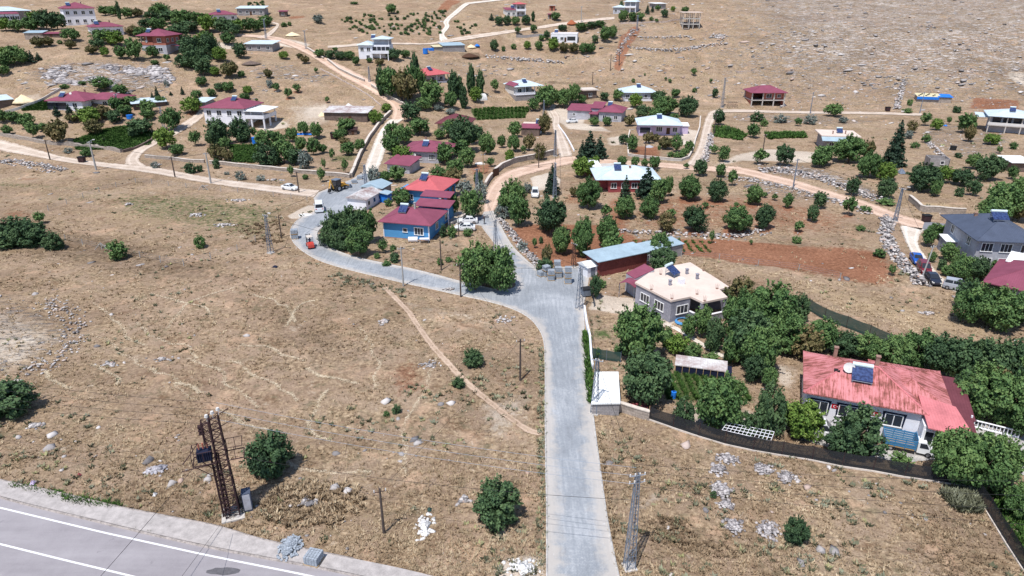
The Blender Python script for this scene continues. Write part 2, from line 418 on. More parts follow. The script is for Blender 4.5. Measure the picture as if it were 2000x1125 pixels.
def plain(key, c, rough=.8, var=.18, scale=1.5, metal=0.0, spec=.25, pattern=None, c2=None, bs=.3):
    """surface with worn colour variation; pattern: corrugated, blocks, bricks, stone, planks"""
    m, nt, b = new_mat(key)
    v = geo(nt)
    n = noise(nt, v, scale, 5, .65)
    n2 = noise(nt, v, scale * 7, 3, .6)
    f = mth(nt, 'ADD', mth(nt, 'MULTIPLY', n, .7), mth(nt, 'MULTIPLY', n2, .3))
    lo = tuple(x * (1 - var * 1.5) for x in c); hi = tuple(min(1, x * (1 + var)) for x in c)
    if c2: lo = c2
    col = ramp(nt, f, [(.32, lo), (.62, hi)])
    uv = tc(nt, "UV")
    if pattern == "corrugated" or pattern == "planks":
        wv = nd(nt, "TexWave", wave_type='BANDS', bands_direction='X')
        wv.inputs["Scale"].default_value = 1.1 if pattern == "corrugated" else .9
        wv.inputs["Distortion"].default_value = 0
        nt.links.new(uv, wv.inputs["Vector"])
        col = mix(nt, mth(nt, 'MULTIPLY', sstep(nt, wv.outputs["Fac"], .75, 1), .22), col, tuple(x * .55 for x in c))
        bump(nt, b, wv.outputs["Fac"], bs, .06)
    elif pattern in ("blocks", "bricks", "stone"):
        br = nd(nt, "TexBrick")
        br.inputs["Color1"].default_value = (1, 1, 1, 1); br.inputs["Color2"].default_value = (.72, .72, .72, 1)
        br.inputs["Mortar"].default_value = (.45, .45, .45, 1) if pattern != "bricks" else (1, .95, .9, 1)
        br.inputs["Scale"].default_value = 1
        br.inputs["Brick Width"].default_value = {"blocks": .42, "bricks": .26, "stone": .5}[pattern]
        br.inputs["Row Height"].default_value = {"blocks": .21, "bricks": .13, "stone": .3}[pattern]
        br.inputs["Mortar Size"].default_value = .018
        vv = uv
        if pattern == "stone":
            vv = mix(nt, .12, uv, nd(nt, "TexNoise").outputs["Color"])
        nt.links.new(vv, br.inputs["Vector"])
        col = mix(nt, .8, col, br.outputs["Color"], 'MULTIPLY')
        bump(nt, b, br.outputs["Fac"], -bs, .05)
    else:
        bump(nt, b, f, bs, .04)
    nt.links.new(col, b.inputs["Base Color"])
    b.inputs["Roughness"].default_value = rough
    b.inputs["Metallic"].default_value = metal
    b.inputs["Specular IOR Level"].default_value = spec
    M[key] = m
    return m

# ---- ground
def ground_mat():
    m, nt, b = new_mat("ground")
    p = geo(nt)
    A = nd(nt, "Attribute", attribute_name="cov_a"); B = nd(nt, "Attribute", attribute_name="cov_b")
    sa = nd(nt, "SeparateColor"); sb = nd(nt, "SeparateColor")
    nt.links.new(A.outputs["Color"], sa.inputs[0]); nt.links.new(B.outputs["Color"], sb.inputs[0])
    soil, rock, green = sa.outputs; gold, dark, pale = sb.outputs
    nbig = noise(nt, p, .035, 4, .6)
    nmid = noise(nt, p, .28, 6, .68, .4)
    nfin = noise(nt, p, 1.9, 6, .75, .3)
    nvf = noise(nt, p, 9, 4, .75)
    st = noise(nt, mapping(nt, p, (.55, 1.9, 1), (0, 0, R(12))), 1.0, 5, .7)
    earth = ramp(nt, nfin, [(.30, (.075, .052, .036)), (.43, (.21, .150, .100)), (.54, (.36, .268, .180)), (.66, (.56, .44, .31))])
    earth2 = ramp(nt, nvf, [(.3, (.15, .108, .078)), (.5, (.32, .235, .170)), (.7, (.52, .41, .32))])
    col = mix(nt, sstep(nt, nmid, .40, .62), earth, earth2)
    col = mix(nt, mth(nt, 'MULTIPLY', sstep(nt, nbig, .45, .7), .5), col, ramp(nt, nfin, [(.3, (.20, .135, .10)), (.7, (.50, .36, .27))]))
    # sparse grey green weeds and pinkish bare spots
    col = mix(nt, mth(nt, 'MULTIPLY', sstep(nt, noise(nt, p, .45, 5, .75), .53, .66), .62), col, (.150, .135, .085))
    col = mix(nt, mth(nt, 'MULTIPLY', sstep(nt, noise(nt, p, .15, 6, .75), .55, .64), .65), col, (.50, .345, .245))
    col = mix(nt, mth(nt, 'MULTIPLY', sstep(nt, noise(nt, p, .21, 6, .75, .6), .56, .66), .6), col, (.165, .098, .060))
    col = mix(nt, mth(nt, 'MULTIPLY', sstep(nt, noise(nt, p, .33, 6, .8, .4), .60, .68), .5), col, (.60, .52, .43))
    ng = noise(nt, p, .9, 5, .75)
    def mask(a, w=.55):
        x = mth(nt, 'ADD', a, mth(nt, 'MULTIPLY', mth(nt, 'SUBTRACT', ng, .5), w))
        return sstep(nt, x, .32, .62)
    straw = ramp(nt, noise(nt, mapping(nt, p, (1, 2.6, 1), (0, 0, R(25))), 3.2, 5, .75), [(.3, (.22, .155, .095)), (.5, (.45, .34, .215)), (.68, (.66, .54, .37))])
    col = mix(nt, mth(nt, 'MULTIPLY', mask(gold, .9), .8), col, straw)
    redc = ramp(nt, nfin, [(.3, (.14, .060, .036)), (.55, (.285, .130, .078)), (.75, (.41, .22, .14))])
    col = mix(nt, mth(nt, 'MULTIPLY', mask(soil, .8), .9), col, redc)
    # rock: pale limestone ribs running across the slope
    rr = noise(nt, mapping(nt, p, (.22, 1.3, .5), (0, 0, R(-47))), 1.0, 8, .8, .5)
    rf = noise(nt, mapping(nt, p, (.5, 2.0, 1), (0, 0, R(-44))), 1.3, 6, .8)
    rx = mth(nt, 'ADD', mth(nt, 'MULTIPLY', rr, .62), mth(nt, 'MULTIPLY', rf, .38))
    thr = mth(nt, 'SUBTRACT', .60, mth(nt, 'MULTIPLY', rock, .15))
    rm = mth(nt, 'MULTIPLY', sstep(nt, mth(nt, 'SUBTRACT', rx, thr), 0, .05), mth(nt, 'GREATER_THAN', rock, .04))
    rockc = ramp(nt, nvf, [(.32, (.30, .28, .28)), (.5, (.56, .52, .51)), (.66, (.78, .73, .71))])
    col = mix(nt, mth(nt, 'MULTIPLY', rm, .75), col, rockc)
    palec = ramp(nt, nvf, [(.3, (.42, .36, .30)), (.6, (.66, .59, .52)), (.75, (.8, .75, .7))])
    col = mix(nt, mth(nt, 'MULTIPLY', mask(pale, .5), .85), col, palec)
    greenc = ramp(nt, nfin, [(.3, (.022, .05, .016)), (.55, (.05, .105, .028)), (.75, (.12, .17, .055))])
    col = mix(nt, mth(nt, 'MULTIPLY', mask(green, .9), .85), col, greenc)
    col = mix(nt, mth(nt, 'MULTIPLY', mask(dark, 1.1), .62), col, mix(nt, nfin, (.05, .038, .03), (.20, .145, .10)))
    col = mix(nt, 1.0, col, ramp(nt, noise(nt, mapping(nt, p, (.6, 1, 1)), .075, 7, .7, .8), [(.34, (.80, .765, .72)), (.5, (1.03, 1.0, .955)), (.64, (1.18, 1.18, 1.15))]), 'MULTIPLY')
    col = mix(nt, .55, col, ramp(nt, noise(nt, p, 3.3, 8, .85), [(.3, (.45, .43, .42)), (.48, (.95, .95, .95)), (.7, (1.6, 1.6, 1.6))]), 'MULTIPLY')
    nt.links.new(col, b.inputs["Base Color"])
    h = mth(nt, 'ADD', mth(nt, 'MULTIPLY', nvf, .4), mth(nt, 'ADD', nfin, mth(nt, 'MULTIPLY', rm, .9)))
    bump(nt, b, h, .9, .22)
    b.inputs["Roughness"].default_value = 1; b.inputs["Specular IOR Level"].default_value = .05
    return m

def mesh_np(name, V, F, mat=None, attrs=None, parent=None, loops_n=None):
    """V (n,3), F (m,k) arrays -> linked object"""
    me = bpy.data.meshes.new(name)
    V = np.asarray(V, np.float32); F = np.asarray(F, np.int32)
    k = F.shape[1]
    me.vertices.add(len(V)); me.vertices.foreach_set("co", V.ravel())
    me.loops.add(F.size); me.loops.foreach_set("vertex_index", F.ravel())
    me.polygons.add(len(F)); me.polygons.foreach_set("loop_start", np.arange(0, F.size, k, dtype=np.int32))
    me.update(calc_edges=True)
    if attrs:
        for n_, a in attrs.items():
            c = np.ones((len(V), 4), np.float32); c[:, :a.shape[1]] = a
            at = me.color_attributes.new(n_, 'FLOAT_COLOR', 'POINT'); at.data.foreach_set("color", c.ravel())
    if mat: me.materials.append(mat)
    o = bpy.data.objects.new(name, me); COL.objects.link(o)
    if parent: o.parent = parent
    return o
def tag(o, label=None, cat=None, group=None, kind=None):
    if label: o["label"] = label
    if cat: o["category"] = cat
    if group: o["group"] = group
    if kind: o["kind"] = kind
    return o

M["ground"] = ground_mat()
nx, ny = len(GX), len(GY)
V = np.stack([MX, MY, MZ], -1).reshape(-1, 3)
ii = (np.arange(ny - 1)[:, None] * nx + np.arange(nx - 1)[None, :]).ravel()
F = np.stack([ii, ii + 1, ii + nx + 1, ii + nx], 1)
Aa = ATT.reshape(6, -1).T
g = mesh_np("ground", V, F, M["ground"], {"cov_a": Aa[:, [0, 1, 2]], "cov_b": Aa[:, [4, 5, 3]]})
g.data.polygons.foreach_set("use_smooth", np.ones(len(F), bool))
tag(g, kind="structure")

# ---- road materials
def paver_mat():
    m, nt, b = new_mat("grey_pavers"); p = geo(nt)
    n1 = noise(nt, p, .12, 5, .65, .5); n2 = noise(nt, mapping(nt, p, (3, .25, 1)), 1, 4, .7); n3 = noise(nt, p, 6, 4, .7)
    f = mth(nt, 'ADD', mth(nt, 'MULTIPLY', n1, .45), mth(nt, 'ADD', mth(nt, 'MULTIPLY', n2, .3), mth(nt, 'MULTIPLY', n3, .25)))
    col = ramp(nt, f, [(.36, (.225, .240, .262)), (.5, (.325, .345, .372)), (.62, (.48, .495, .52))])
    br = nd(nt, "TexBrick"); br.inputs["Scale"].default_value = 1; br.inputs["Brick Width"].default_value = .24; br.inputs["Row Height"].default_value = .16
    br.inputs["Mortar Size"].default_value = .014; br.inputs["Color1"].default_value = (1, 1, 1, 1); br.inputs["Color2"].default_value = (.8, .82, .85, 1); br.inputs["Mortar"].default_value = (.6, .6, .6, 1)
    nt.links.new(p, br.inputs["Vector"])
    col = mix(nt, .6, col, br.outputs["Color"], 'MULTIPLY')
    ed = nd(nt, "Attribute", attribute_name="edge").outputs["Fac"]
    dust = mth(nt, 'MULTIPLY', sstep(nt, mth(nt, 'ADD', ed, mth(nt, 'MULTIPLY', noise(nt, p, .7, 5, .75), 1.1)), .85, 1.4), .7)
    col = mix(nt, dust, col, (.52, .47, .42))
    ch = sstep(nt, noise(nt, p, 1.3, 6, .8, .8), .61, .70)
    col = mix(nt, mth(nt, 'MULTIPLY', ch, .55), col, (.64, .64, .65))
    nt.links.new(col, b.inputs["Base Color"]); bump(nt, b, n3, .3, .02)
    M["paver"] = m
paver_mat()
def dirt_mat(key, c1, c2, c3, dirv=(1, 1, 1)):
    m, nt, b = new_mat(key); p = geo(nt)
    f = mth(nt, 'ADD', mth(nt, 'MULTIPLY', noise(nt, p, .25, 5, .7), .5), mth(nt, 'MULTIPLY', noise(nt, p, 2.5, 5, .7), .5))
    col = ramp(nt, f, [(.36, c1), (.5, c2), (.63, c3)])
    ac = nd(nt, "Attribute", attribute_name="across").outputs["Fac"]
    # wheel tracks, lighter; ragged verges
    w_ = mth(nt, 'MULTIPLY', mth(nt, 'PINGPONG', mth(nt, 'MULTIPLY', ac, 2.0), .5), 2.0)
    col = mix(nt, mth(nt, 'MULTIPLY', sstep(nt, mth(nt, 'ADD', w_, mth(nt, 'MULTIPLY', noise(nt, p, .8, 4, .7), .5)), .85, 1.15), .35), col, tuple(min(.85, x * 1.25) for x in c3))
    nt.links.new(col, b.inputs["Base Color"]); bump(nt, b, f, .5, .08)
    e = mth(nt, 'MULTIPLY', mth(nt, 'MINIMUM', ac, mth(nt, 'SUBTRACT', 1, ac)), 5)
    al = sstep(nt, mth(nt, 'ADD', e, mth(nt, 'MULTIPLY', mth(nt, 'SUBTRACT', noise(nt, p, 1.1, 5, .75), .5), 4.2 if key == 'path' else 2.4)), .1, .45)
    nt.links.new(al, b.inputs["Alpha"])
    M[key] = m
dirt_mat("pink", (.40, .265, .19), (.55, .385, .29), (.66, .50, .40))
dirt_mat("sand", (.37, .285, .215), (.52, .42, .34), (.64, .55, .47))
dirt_mat("white", (.46, .39, .32), (.62, .54, .46), (.74, .68, .62))
dirt_mat("path", (.31, .22, .155), (.44, .32, .235), (.55, .42, .32))
plain("asph", sr(128, 128, 135), .9, .1, .3)
def hwy():
    m, nt, b = new_mat("highway_asphalt"); p = geo(nt)
    # the lane direction follows the kerb
    n1 = noise(nt, mapping(nt, p, (.05, .5, 1), (0, 0, R(14))), 1, 5, .6); n2 = noise(nt, p, 14, 3, .7); n3 = noise(nt, p, .5, 5, .7)
    f = mth(nt, 'ADD', mth(nt, 'MULTIPLY', n1, .5), mth(nt, 'ADD', mth(nt, 'MULTIPLY', n2, .2), mth(nt, 'MULTIPLY', n3, .3)))
    col = ramp(nt, f, [(.35, (.25, .23, .245)), (.65, (.375, .35, .365))])
    col = mix(nt, mth(nt, 'MULTIPLY', sstep(nt, noise(nt, p, .35, 5, .7), .64, .68), .35), col, (.16, .15, .165))
    nt.links.new(col, b.inputs["Base Color"]); bump(nt, b, n2, .3, .01); M["hwy"] = m
hwy()
plain("walk", (.42, .385, .37), .95, .2, 1.2)
plain("kerb", (.47, .45, .43), .9, .25, 2.5)
plain("kerb_old", (.33, .29, .27), .95, .4, 3)
plain("white_line", (.78, .78, .78), .7, .12, 6)
plain("yardpave", (.50, .475, .45), .9, .15, .8, pattern="blocks")
plain("patch", (.12, .115, .125), .9, .2, 2)

def resample(P, n):
    P = np.array([tuple(p)[:2] for p in P]); d = np.r_[0, np.cumsum(np.hypot(*np.diff(P, axis=0).T))]
    t = np.linspace(0, d[-1], n); return np.stack([np.interp(t, d, P[:, 0]), np.interp(t, d, P[:, 1])], 1)
def smooth_xy(P, n=5): return [tuple(q) for q in smooth([tuple(p)[:2] for p in P], n)]
def strip(name, L, Rr, mat, off=.05, step=1.5, k=6, kind="structure"):
    L = smooth_xy(L); Rr = smooth_xy(Rr)
    ln = sum(math.dist(a, b) for a, b in zip(L, L[1:]))
    n = max(4, int(ln / step)); A = resample(L, n); B = resample(Rr, n)
    f = np.linspace(0, 1, k + 1)
    X = A[:, None, 0] * (1 - f) + B[:, None, 0] * f; Y = A[:, None, 1] * (1 - f) + B[:, None, 1] * f
    Z = gz(X, Y) + off * (1 + np.clip((Y - 150) / 60, 0, 3)) 
    V = np.stack([X, Y, Z], -1).reshape(-1, 3); kk = k + 1
    i = (np.arange(n - 1)[:, None] * kk + np.arange(k)[None, :]).ravel()
    F = np.stack([i, i + kk, i + kk + 1, i + 1], 1)
    ac = np.broadcast_to(f, X.shape).reshape(-1, 1)
    o = mesh_np(name, V, F, mat, {"across": np.repeat(ac, 3, 1)})
    o.data.polygons.foreach_set("use_smooth", np.ones(len(F), bool))
    nrm = o.data.polygons[0].normal
    if nrm.z < 0: o.data.flip_normals()
    if kind: tag(o, kind=kind)
    return o
for s, (L, Rr) in zip(STRIPS, STRIP_XY): strip(s[0], L, Rr, M[s[1]])
def offset_line(P, w):
    P = np.array([tuple(p)[:2] for p in P]); T = np.gradient(P, axis=0); T /= np.linalg.norm(T, axis=1)[:, None] + 1e-9
    return P + np.stack([-T[:, 1], T[:, 0]], 1) * w
def px_line(pts): return [tuple(G(u, v).xy) for u, v in pts]
def path(name, pts, w, mat, off=.03):
    P = resample(smooth_xy(px_line(pts)), 60)
    return strip(name, offset_line(P, w / 2), offset_line(P, -w / 2), mat, off, 1.0, 4)
path("footpath", [(752, 562), (775, 585), (800, 612), (822, 645), (850, 682), (880, 715), (905, 742), (940, 772), (985, 808), (1030, 840), (1058, 848)], 1.0, M["path"], .06)
path("garden_path", [(1300, 632), (1335, 650), (1370, 672), (1400, 690), (1430, 706)], .9, M["white"], .06)

# paved road: one flat sheet with a fine grid so dust can gather along its edges
def paved():
    P = np.array(PAVED_XY)
    sel_y = (GY > P[:, 1].min() - 2) & (GY < P[:, 1].max() + 2)
    tri = tessellate_polygon([[Vector((x, y, 0)) for x, y in PAVED_XY]])
    bm = bmesh.new(); vs = [bm.verts.new((x, y, .055)) for x, y in PAVED_XY]
    for t in tri:
        try: bm.faces.new([vs[i] for i in t])
        except ValueError: pass
    ys = list(np.arange(40, 185, 3.0)); xs = list(np.arange(-60, 40, 3.0))
    for y in ys: bmesh.ops.bisect_plane(bm, geom=bm.verts[:] + bm.edges[:] + bm.faces[:], plane_co=(0, y, 0), plane_no=(0, 1, 0))
    for x in xs: bmesh.ops.bisect_plane(bm, geom=bm.verts[:] + bm.edges[:] + bm.faces[:], plane_co=(x, 0, 0), plane_no=(1, 0, 0))
    bmesh.ops.recalc_face_normals(bm, faces=bm.faces)
    me = bpy.data.meshes.new("paved_road"); bm.to_mesh(me); bm.free()
    co = np.empty(len(me.vertices) * 3); me.vertices.foreach_get("co", co); co = co.reshape(-1, 3)
    d = np.abs(sdist(co[:, 0], co[:, 1], PAVED_XY))
    e = np.clip(1 - d / 1.6, 0, 1); c = np.repeat(e[:, None], 4, 1).astype(np.float32)
    at = me.color_attributes.new("edge", 'FLOAT_COLOR', 'POINT'); at.data.foreach_set("color", c.ravel())
    me.materials.append(M["paver"])
    if me.polygons[0].normal.z < 0: me.flip_normals()
    o = bpy.data.objects.new("paved_road", me); COL.objects.link(o); tag(o, kind="structure")
paved()
def kerb(name, pts, mat, w=.16, h=.13, xy=False, z0=0.0):
    P = np.array(pts if xy else [tuple(hi0(u, v).xy) for u, v in pts])
    ln = np.hypot(*np.diff(P, axis=0).T).sum(); P = resample(P, max(3, int(ln / 1.0)))
    A = offset_line(P, w / 2); B = offset_line(P, -w / 2); n = len(P)
    Z = gz(P[:, 0], P[:, 1]) + z0
    V = np.concatenate([np.c_[A, Z - .2], np.c_[A, Z + h], np.c_[B, Z + h], np.c_[B, Z - .2]]); F = []
    for i in range(n - 1):
        for a, b in ((0, 1), (1, 2), (2, 3)): F.append((a * n + i, a * n + i + 1, b * n + i + 1, b * n + i))
    F += [(0, n, 2 * n, 3 * n), (n - 1, 4 * n - 1, 3 * n - 1, 2 * n - 1)]
    o = mesh_np(name, V, F, mat); bm = bmesh.new(); bm.from_mesh(o.data); bmesh.ops.recalc_face_normals(bm, faces=bm.faces); bm.to_mesh(o.data); bm.free()
    tag(o, kind="structure"); return o
kerb("kerb", PAVED_W[3:], M["kerb"]); kerb("kerb", PAVED_I, M["kerb"]); kerb("kerb", PAVED_E, M["kerb"]); kerb("kerb", PAVED_R[:-2], M["kerb"])

# highway
KX = resample(KERB_XY, 90); WX = resample(WALK_XY, 90)
strip("sidewalk", KX, WX, M["walk"], .10, 1.2, 3)
lo_ = offset_line(KX, -30)
def hw_strip(name, a, b, mat, off): return strip(name, offset_line(KX, a), offset_line(KX, b), mat, off, 1.2, 3)
_s = 1 if offset_line(KX, 5)[40][1] < KX[40][1] else -1
hw_strip("highway", _s * .05, _s * 34, M["hwy"], .03)
kerb("highway_kerb", [tuple(p) for p in KX], M["kerb_old"], .2, .15, xy=True)
kerb("highway_kerb", [tuple(p) for p in WX[:70]], M["kerb_old"], .14, .13, xy=True)
def pxline_xy(p0, p1, n=30):
    a = hi0(*p0).xy; b = hi0(*p1).xy; d = (b - a)
    return np.array([tuple(a + d * t) for t in np.linspace(-.6, 1.5, n)])
for nm, p in (("edge_line", [(0, 992), (200, 1040), (400, 1084), (590, 1122)]), ("lane_line", [(0, 1063), (125, 1094), (250, 1124)])):
    Q = [tuple(hi0(u, v).xy) for u, v in p]
    a, b = np.array(Q[0]), np.array(Q[-1]); Q = [tuple(a + (a - b) * .5)] + Q + [tuple(b + (b - a) * .8)]
    Q = resample(Q, 40)
    strip(nm, offset_line(Q, .09), offset_line(Q, -.09), M["white_line"], .036, 1.5, 1)
Q = G(437, 1116)
pts = [(Q.x + math.cos(a) * 1.5 * random.uniform(.8, 1.1), Q.y + math.sin(a) * .45 * random.uniform(.8, 1.1)) for a in np.linspace(0, 2 * math.pi, 18)[:-1]]
mesh = bpy.data.meshes.new("asphalt_patch"); mesh.from_pydata([(x, y, .036) for x, y in pts], [], [list(range(len(pts)))]); mesh.materials.append(M["patch"])
o = bpy.data.objects.new("asphalt_patch", mesh); COL.objects.link(o); tag(o, kind="structure")
def flat_poly(name, xy, mat, off, kind="structure"):
    bm = bmesh.new(); vs = [bm.verts.new((x, y, 0)) for x, y in xy]
    for t in tessellate_polygon([[Vector((x, y, 0)) for x, y in xy]]):
        try: bm.faces.new([vs[i] for i in t])
        except ValueError: pass
    P = np.array(xy)
    for c in np.arange(P[:, 0].min(), P[:, 0].max(), 1.5): bmesh.ops.bisect_plane(bm, geom=bm.verts[:] + bm.edges[:] + bm.faces[:], plane_co=(c, 0, 0), plane_no=(1, 0, 0))
    for c in np.arange(P[:, 1].min(), P[:, 1].max(), 1.5): bmesh.ops.bisect_plane(bm, geom=bm.verts[:] + bm.edges[:] + bm.faces[:], plane_co=(0, c, 0), plane_no=(0, 1, 0))
    uvl = bm.loops.layers.uv.new("UVMap")
    for f in bm.faces:
        for l in f.loops: l[uvl].uv = l.vert.co.xy
    for v in bm.verts: v.co.z = gz1(v.co.x, v.co.y) + off
    me = bpy.data.meshes.new(name); bm.to_mesh(me); bm.free(); me.materials.append(mat)
    if me.polygons[0].normal.z < 0: me.flip_normals()
    o = bpy.data.objects.new(name, me); COL.objects.link(o)
    if kind: tag(o, kind=kind)
    return o
flat_poly("paved_yard", YARD_XY, M["yardpave"], .04)
# ------------------------------------------------------------ mesh builder
class MB:
    def __init__(s): s.v = []; s.f = []
    def add(s, vs, fs):
        n = len(s.v); s.v += [tuple(p) for p in vs]; s.f += [tuple(i + n for i in f) for f in fs]; return s
    def box(s, x0, x1, y0, y1, z0, z1):
        return s.add([(x0, y0, z0), (x1, y0, z0), (x1, y1, z0), (x0, y1, z0), (x0, y0, z1), (x1, y0, z1), (x1, y1, z1), (x0, y1, z1)],
                     [(0, 3, 2, 1), (4, 5, 6, 7), (0, 1, 5, 4), (1, 2, 6, 5), (2, 3, 7, 6), (3, 0, 4, 7)])
    def fbox(s, fr, a0, a1, b0, b1, c0, c1):
        """box in a face frame: a along the wall, b up, c outward"""
        o, ex, ez, en = fr; P = []
        for c in (c0, c1):
            for a, b in ((a0, b0), (a1, b0), (a1, b1), (a0, b1)): P.append(o + ex * a + ez * b + en * c)
        return s.add(P, [(0, 3, 2, 1), (4, 5, 6, 7), (0, 1, 5, 4), (1, 2, 6, 5), (2, 3, 7, 6), (3, 0, 4, 7)])
    def bar(s, p, q, r, n=4, r2=None):
        p = Vector(p); q = Vector(q); d = (q - p)
        if d.length < 1e-6: return s
        d.normalize(); u = d.orthogonal().normalized() if abs(d.z) < .99 else Vector((1, 0, 0)); v = d.cross(u)
        r2 = r if r2 is None else r2; P = []
        for c, rr in ((p, r), (q, r2)):
            for i in range(n):
                a = 2 * math.pi * (i + .5) / n; P.append(c + (u * math.cos(a) + v * math.sin(a)) * rr)
        F = [tuple(range(n))[::-1], tuple(range(n, 2 * n))] + [(i, (i + 1) % n, n + (i + 1) % n, n + i) for i in range(n)]
        return s.add(P, F)
    def prism(s, xy, z0, z1):
        n = len(xy)
        a = sum(xy[i][0] * xy[(i + 1) % n][1] - xy[(i + 1) % n][0] * xy[i][1] for i in range(n))
        if a < 0: xy = xy[::-1]
        P = [(x, y, z0) for x, y in xy] + [(x, y, z1) for x, y in xy]
        return s.add(P, [tuple(range(n))[::-1], tuple(range(n, 2 * n))] + [(i, (i + 1) % n, n + (i + 1) % n, n + i) for i in range(n)])
    def loft(s, rings, cap=True):
        n = len(rings[0]); m = len(rings); P = [p for r in rings for p in r]; F = []
        for j in range(m - 1):
            for i in range(n): F.append((j * n + i, j * n + (i + 1) % n, (j + 1) * n + (i + 1) % n, (j + 1) * n + i))
        if cap: F += [tuple(range(n))[::-1], tuple((m - 1) * n + i for i in range(n))]
        return s.add(P, F)
    def build(s, name, mat, parent=None, loc=None, smooth=False, recalc=True):
        me = bpy.data.meshes.new(name); me.from_pydata(s.v, [], s.f)
        if recalc:
            bm = bmesh.new(); bm.from_mesh(me); bmesh.ops.recalc_face_normals(bm, faces=bm.faces); bm.to_mesh(me); bm.free()
        uvl = me.uv_layers.new(name="UVMap"); data = uvl.data; co = me.vertices
        for p in me.polygons:
            n = p.normal
            t = Vector((0, 0, 1)).cross(n)
            if t.length < .05: t = Vector((1, 0, 0))
            t.normalize(); b = n.cross(t)
            for li in p.loop_indices:
                c = co[me.loops[li].vertex_index].co; data[li].uv = (c.dot(t), c.dot(b))
            if smooth: p.use_smooth = True
        for m_ in (mat if isinstance(mat, (list, tuple)) else [mat]): me.materials.append(m_)
        o = bpy.data.objects.new(name, me); COL.objects.link(o)
        if parent: o.parent = parent
        if loc: o.location = loc
        return o
def empty(name, loc, rz=0.0, label=None, cat=None, group=None):
    o = bpy.data.objects.new(name, None); COL.objects.link(o); o.location = loc; o.rotation_euler = (0, 0, rz)
    o.empty_display_size = .5
    return tag(o, label, cat, group)
def dup(root, loc, rz=0.0, scale=None, label=None, group=None, cat=None):
    def cp(o, par):
        c = o.copy(); COL.objects.link(c)
        if par: c.parent = par
        for ch in o.children: cp(ch, c)
        return c
    r = cp(root, None); r.location = loc; r.rotation_euler = (0, 0, rz)
    if scale: r.scale = scale
    tag(r, label, cat, group); return r

# ------------------------------------------------------------ building materials
plain("maroon", sr(136, 76, 94), .75, .12, .5, pattern="corrugated", spec=.12, bs=.15)
plain("darkmaroon", sr(108, 62, 70), .75, .15, .5, pattern="corrugated", spec=.12, bs=.15)
plain("redroof", sr(192, 100, 104), .7, .1, .4, pattern="corrugated", spec=.15)
plain("pinkroof", sr(198, 120, 124), .7, .15, .7, pattern="corrugated", spec=.1)
plain("paleroof", sr(196, 210, 218), .6, .12, .6, pattern="corrugated", spec=.3)
plain("greyroof", sr(78, 86, 104), .6, .12, .5, pattern="corrugated", spec=.25)
plain("galv", sr(160, 180, 192), .55, .12, .5, pattern="corrugated", spec=.35)
plain("rustsheet", sr(205, 205, 205), .7, .1, .35, pattern="corrugated", c2=sr(130, 88, 80), spec=.2)
plain("whitesheet", sr(236, 238, 238), .6, .06, .6, pattern="corrugated", spec=.25)
plain("white", sr(232, 232, 238), .85, .06, .6)
plain("offwhite", sr(214, 212, 210), .85, .1, .8)
plain("cream", sr(205, 195, 160), .85, .1, .8)
plain("lavender", sr(196, 180, 206), .85, .07, .8)
plain("blue", sr(84, 150, 204), .8, .07, .8)
plain("bluetarp", sr(35, 120, 215), .5, .2, 2, spec=.4)
plain("render_grey", sr(150, 150, 160), .9, .22, .5, c2=sr(105, 105, 115))
plain("render_light", sr(178, 180, 190), .9, .12, .5, c2=sr(150, 148, 152))
plain("blockwall", sr(165, 160, 160), .9, .15, .8, pattern="blocks")
plain("brickwall", sr(178, 112, 96), .9, .15, .8, pattern="bricks")
plain("stonewall", sr(170, 158, 148), .95, .25, 1.5, pattern="stone")
plain("darkstone", sr(120, 104, 96), .95, .25, 1.5, pattern="stone")
plain("maroonwall", sr(122, 66, 62), .8, .2, .6, pattern="planks")
plain("brickred", sr(150, 76, 78), .9, .12, .8)
plain("concrete", sr(190, 184, 178), .9, .15, .6)
plain("slab", sr(214, 196, 184), .92, .08, .35)
plain("frame_white", sr(235, 235, 235), .6, .03, 1)
plain("frame_dark", sr(30, 36, 60), .7, .05, 1)
plain("tank", sr(205, 222, 226), .35, .05, 1, spec=.5)
plain("chimney", sr(150, 120, 108), .9, .2, 2)
plain("black", (.02, .02, .022), .8, .2, 2)
plain("darkwood", sr(86, 62, 48), .9, .2, 2)
plain("wood", sr(178, 150, 112), .9, .2, 2)
plain("steel", sr(125, 135, 150), .6, .1, 2, metal=.3)
plain("rust", sr(62, 44, 46), .85, .3, 2)
plain("polewood", sr(84, 74, 70), .9, .25, 3)
plain("poleconc", sr(168, 166, 164), .9, .12, 3)
plain("flagred", sr(190, 30, 45), .8, .05, 1)
plain("capstone", sr(205, 195, 185), .95, .15, 1.5)
plain("rubble", sr(196, 180, 170), .95, .2, 1.3, c2=sr(120, 104, 98))
plain("rockgrey", sr(190, 186, 190), .95, .2, 1.1, c2=sr(112, 110, 118))
plain("plaster_white", sr(218, 216, 214), .9, .05, 2)
plain("sandpile", sr(232, 212, 176), .95, .1, 1)
plain("redsoil", sr(160, 95, 66), .95, .15, 1)
plain("tyre", (.018, .018, .02), .85, .1, 3)
plain("rim", sr(170, 172, 178), .4, .1, 3, metal=.6)
plain("paverstack", sr(168, 176, 186), .9, .12, 4, pattern="blocks")
m_, nt_, b_ = new_mat("glass"); b_.inputs["Base Color"].default_value = (.03, .035, .045, 1); b_.inputs["Roughness"].default_value = .15; b_.inputs["Specular IOR Level"].default_value = .5; M["glass"] = m_
m_, nt_, b_ = new_mat("collector"); 
_c = ramp(nt_, noise(nt_, tc(nt_, "UV"), 3), [(.4, (.02, .03, .09)), (.6, (.05, .08, .2))]); nt_.links.new(_c, b_.inputs["Base Color"]); b_.inputs["Roughness"].default_value = .25; b_.inputs["Specular IOR Level"].default_value = .6; M["collector"] = m_
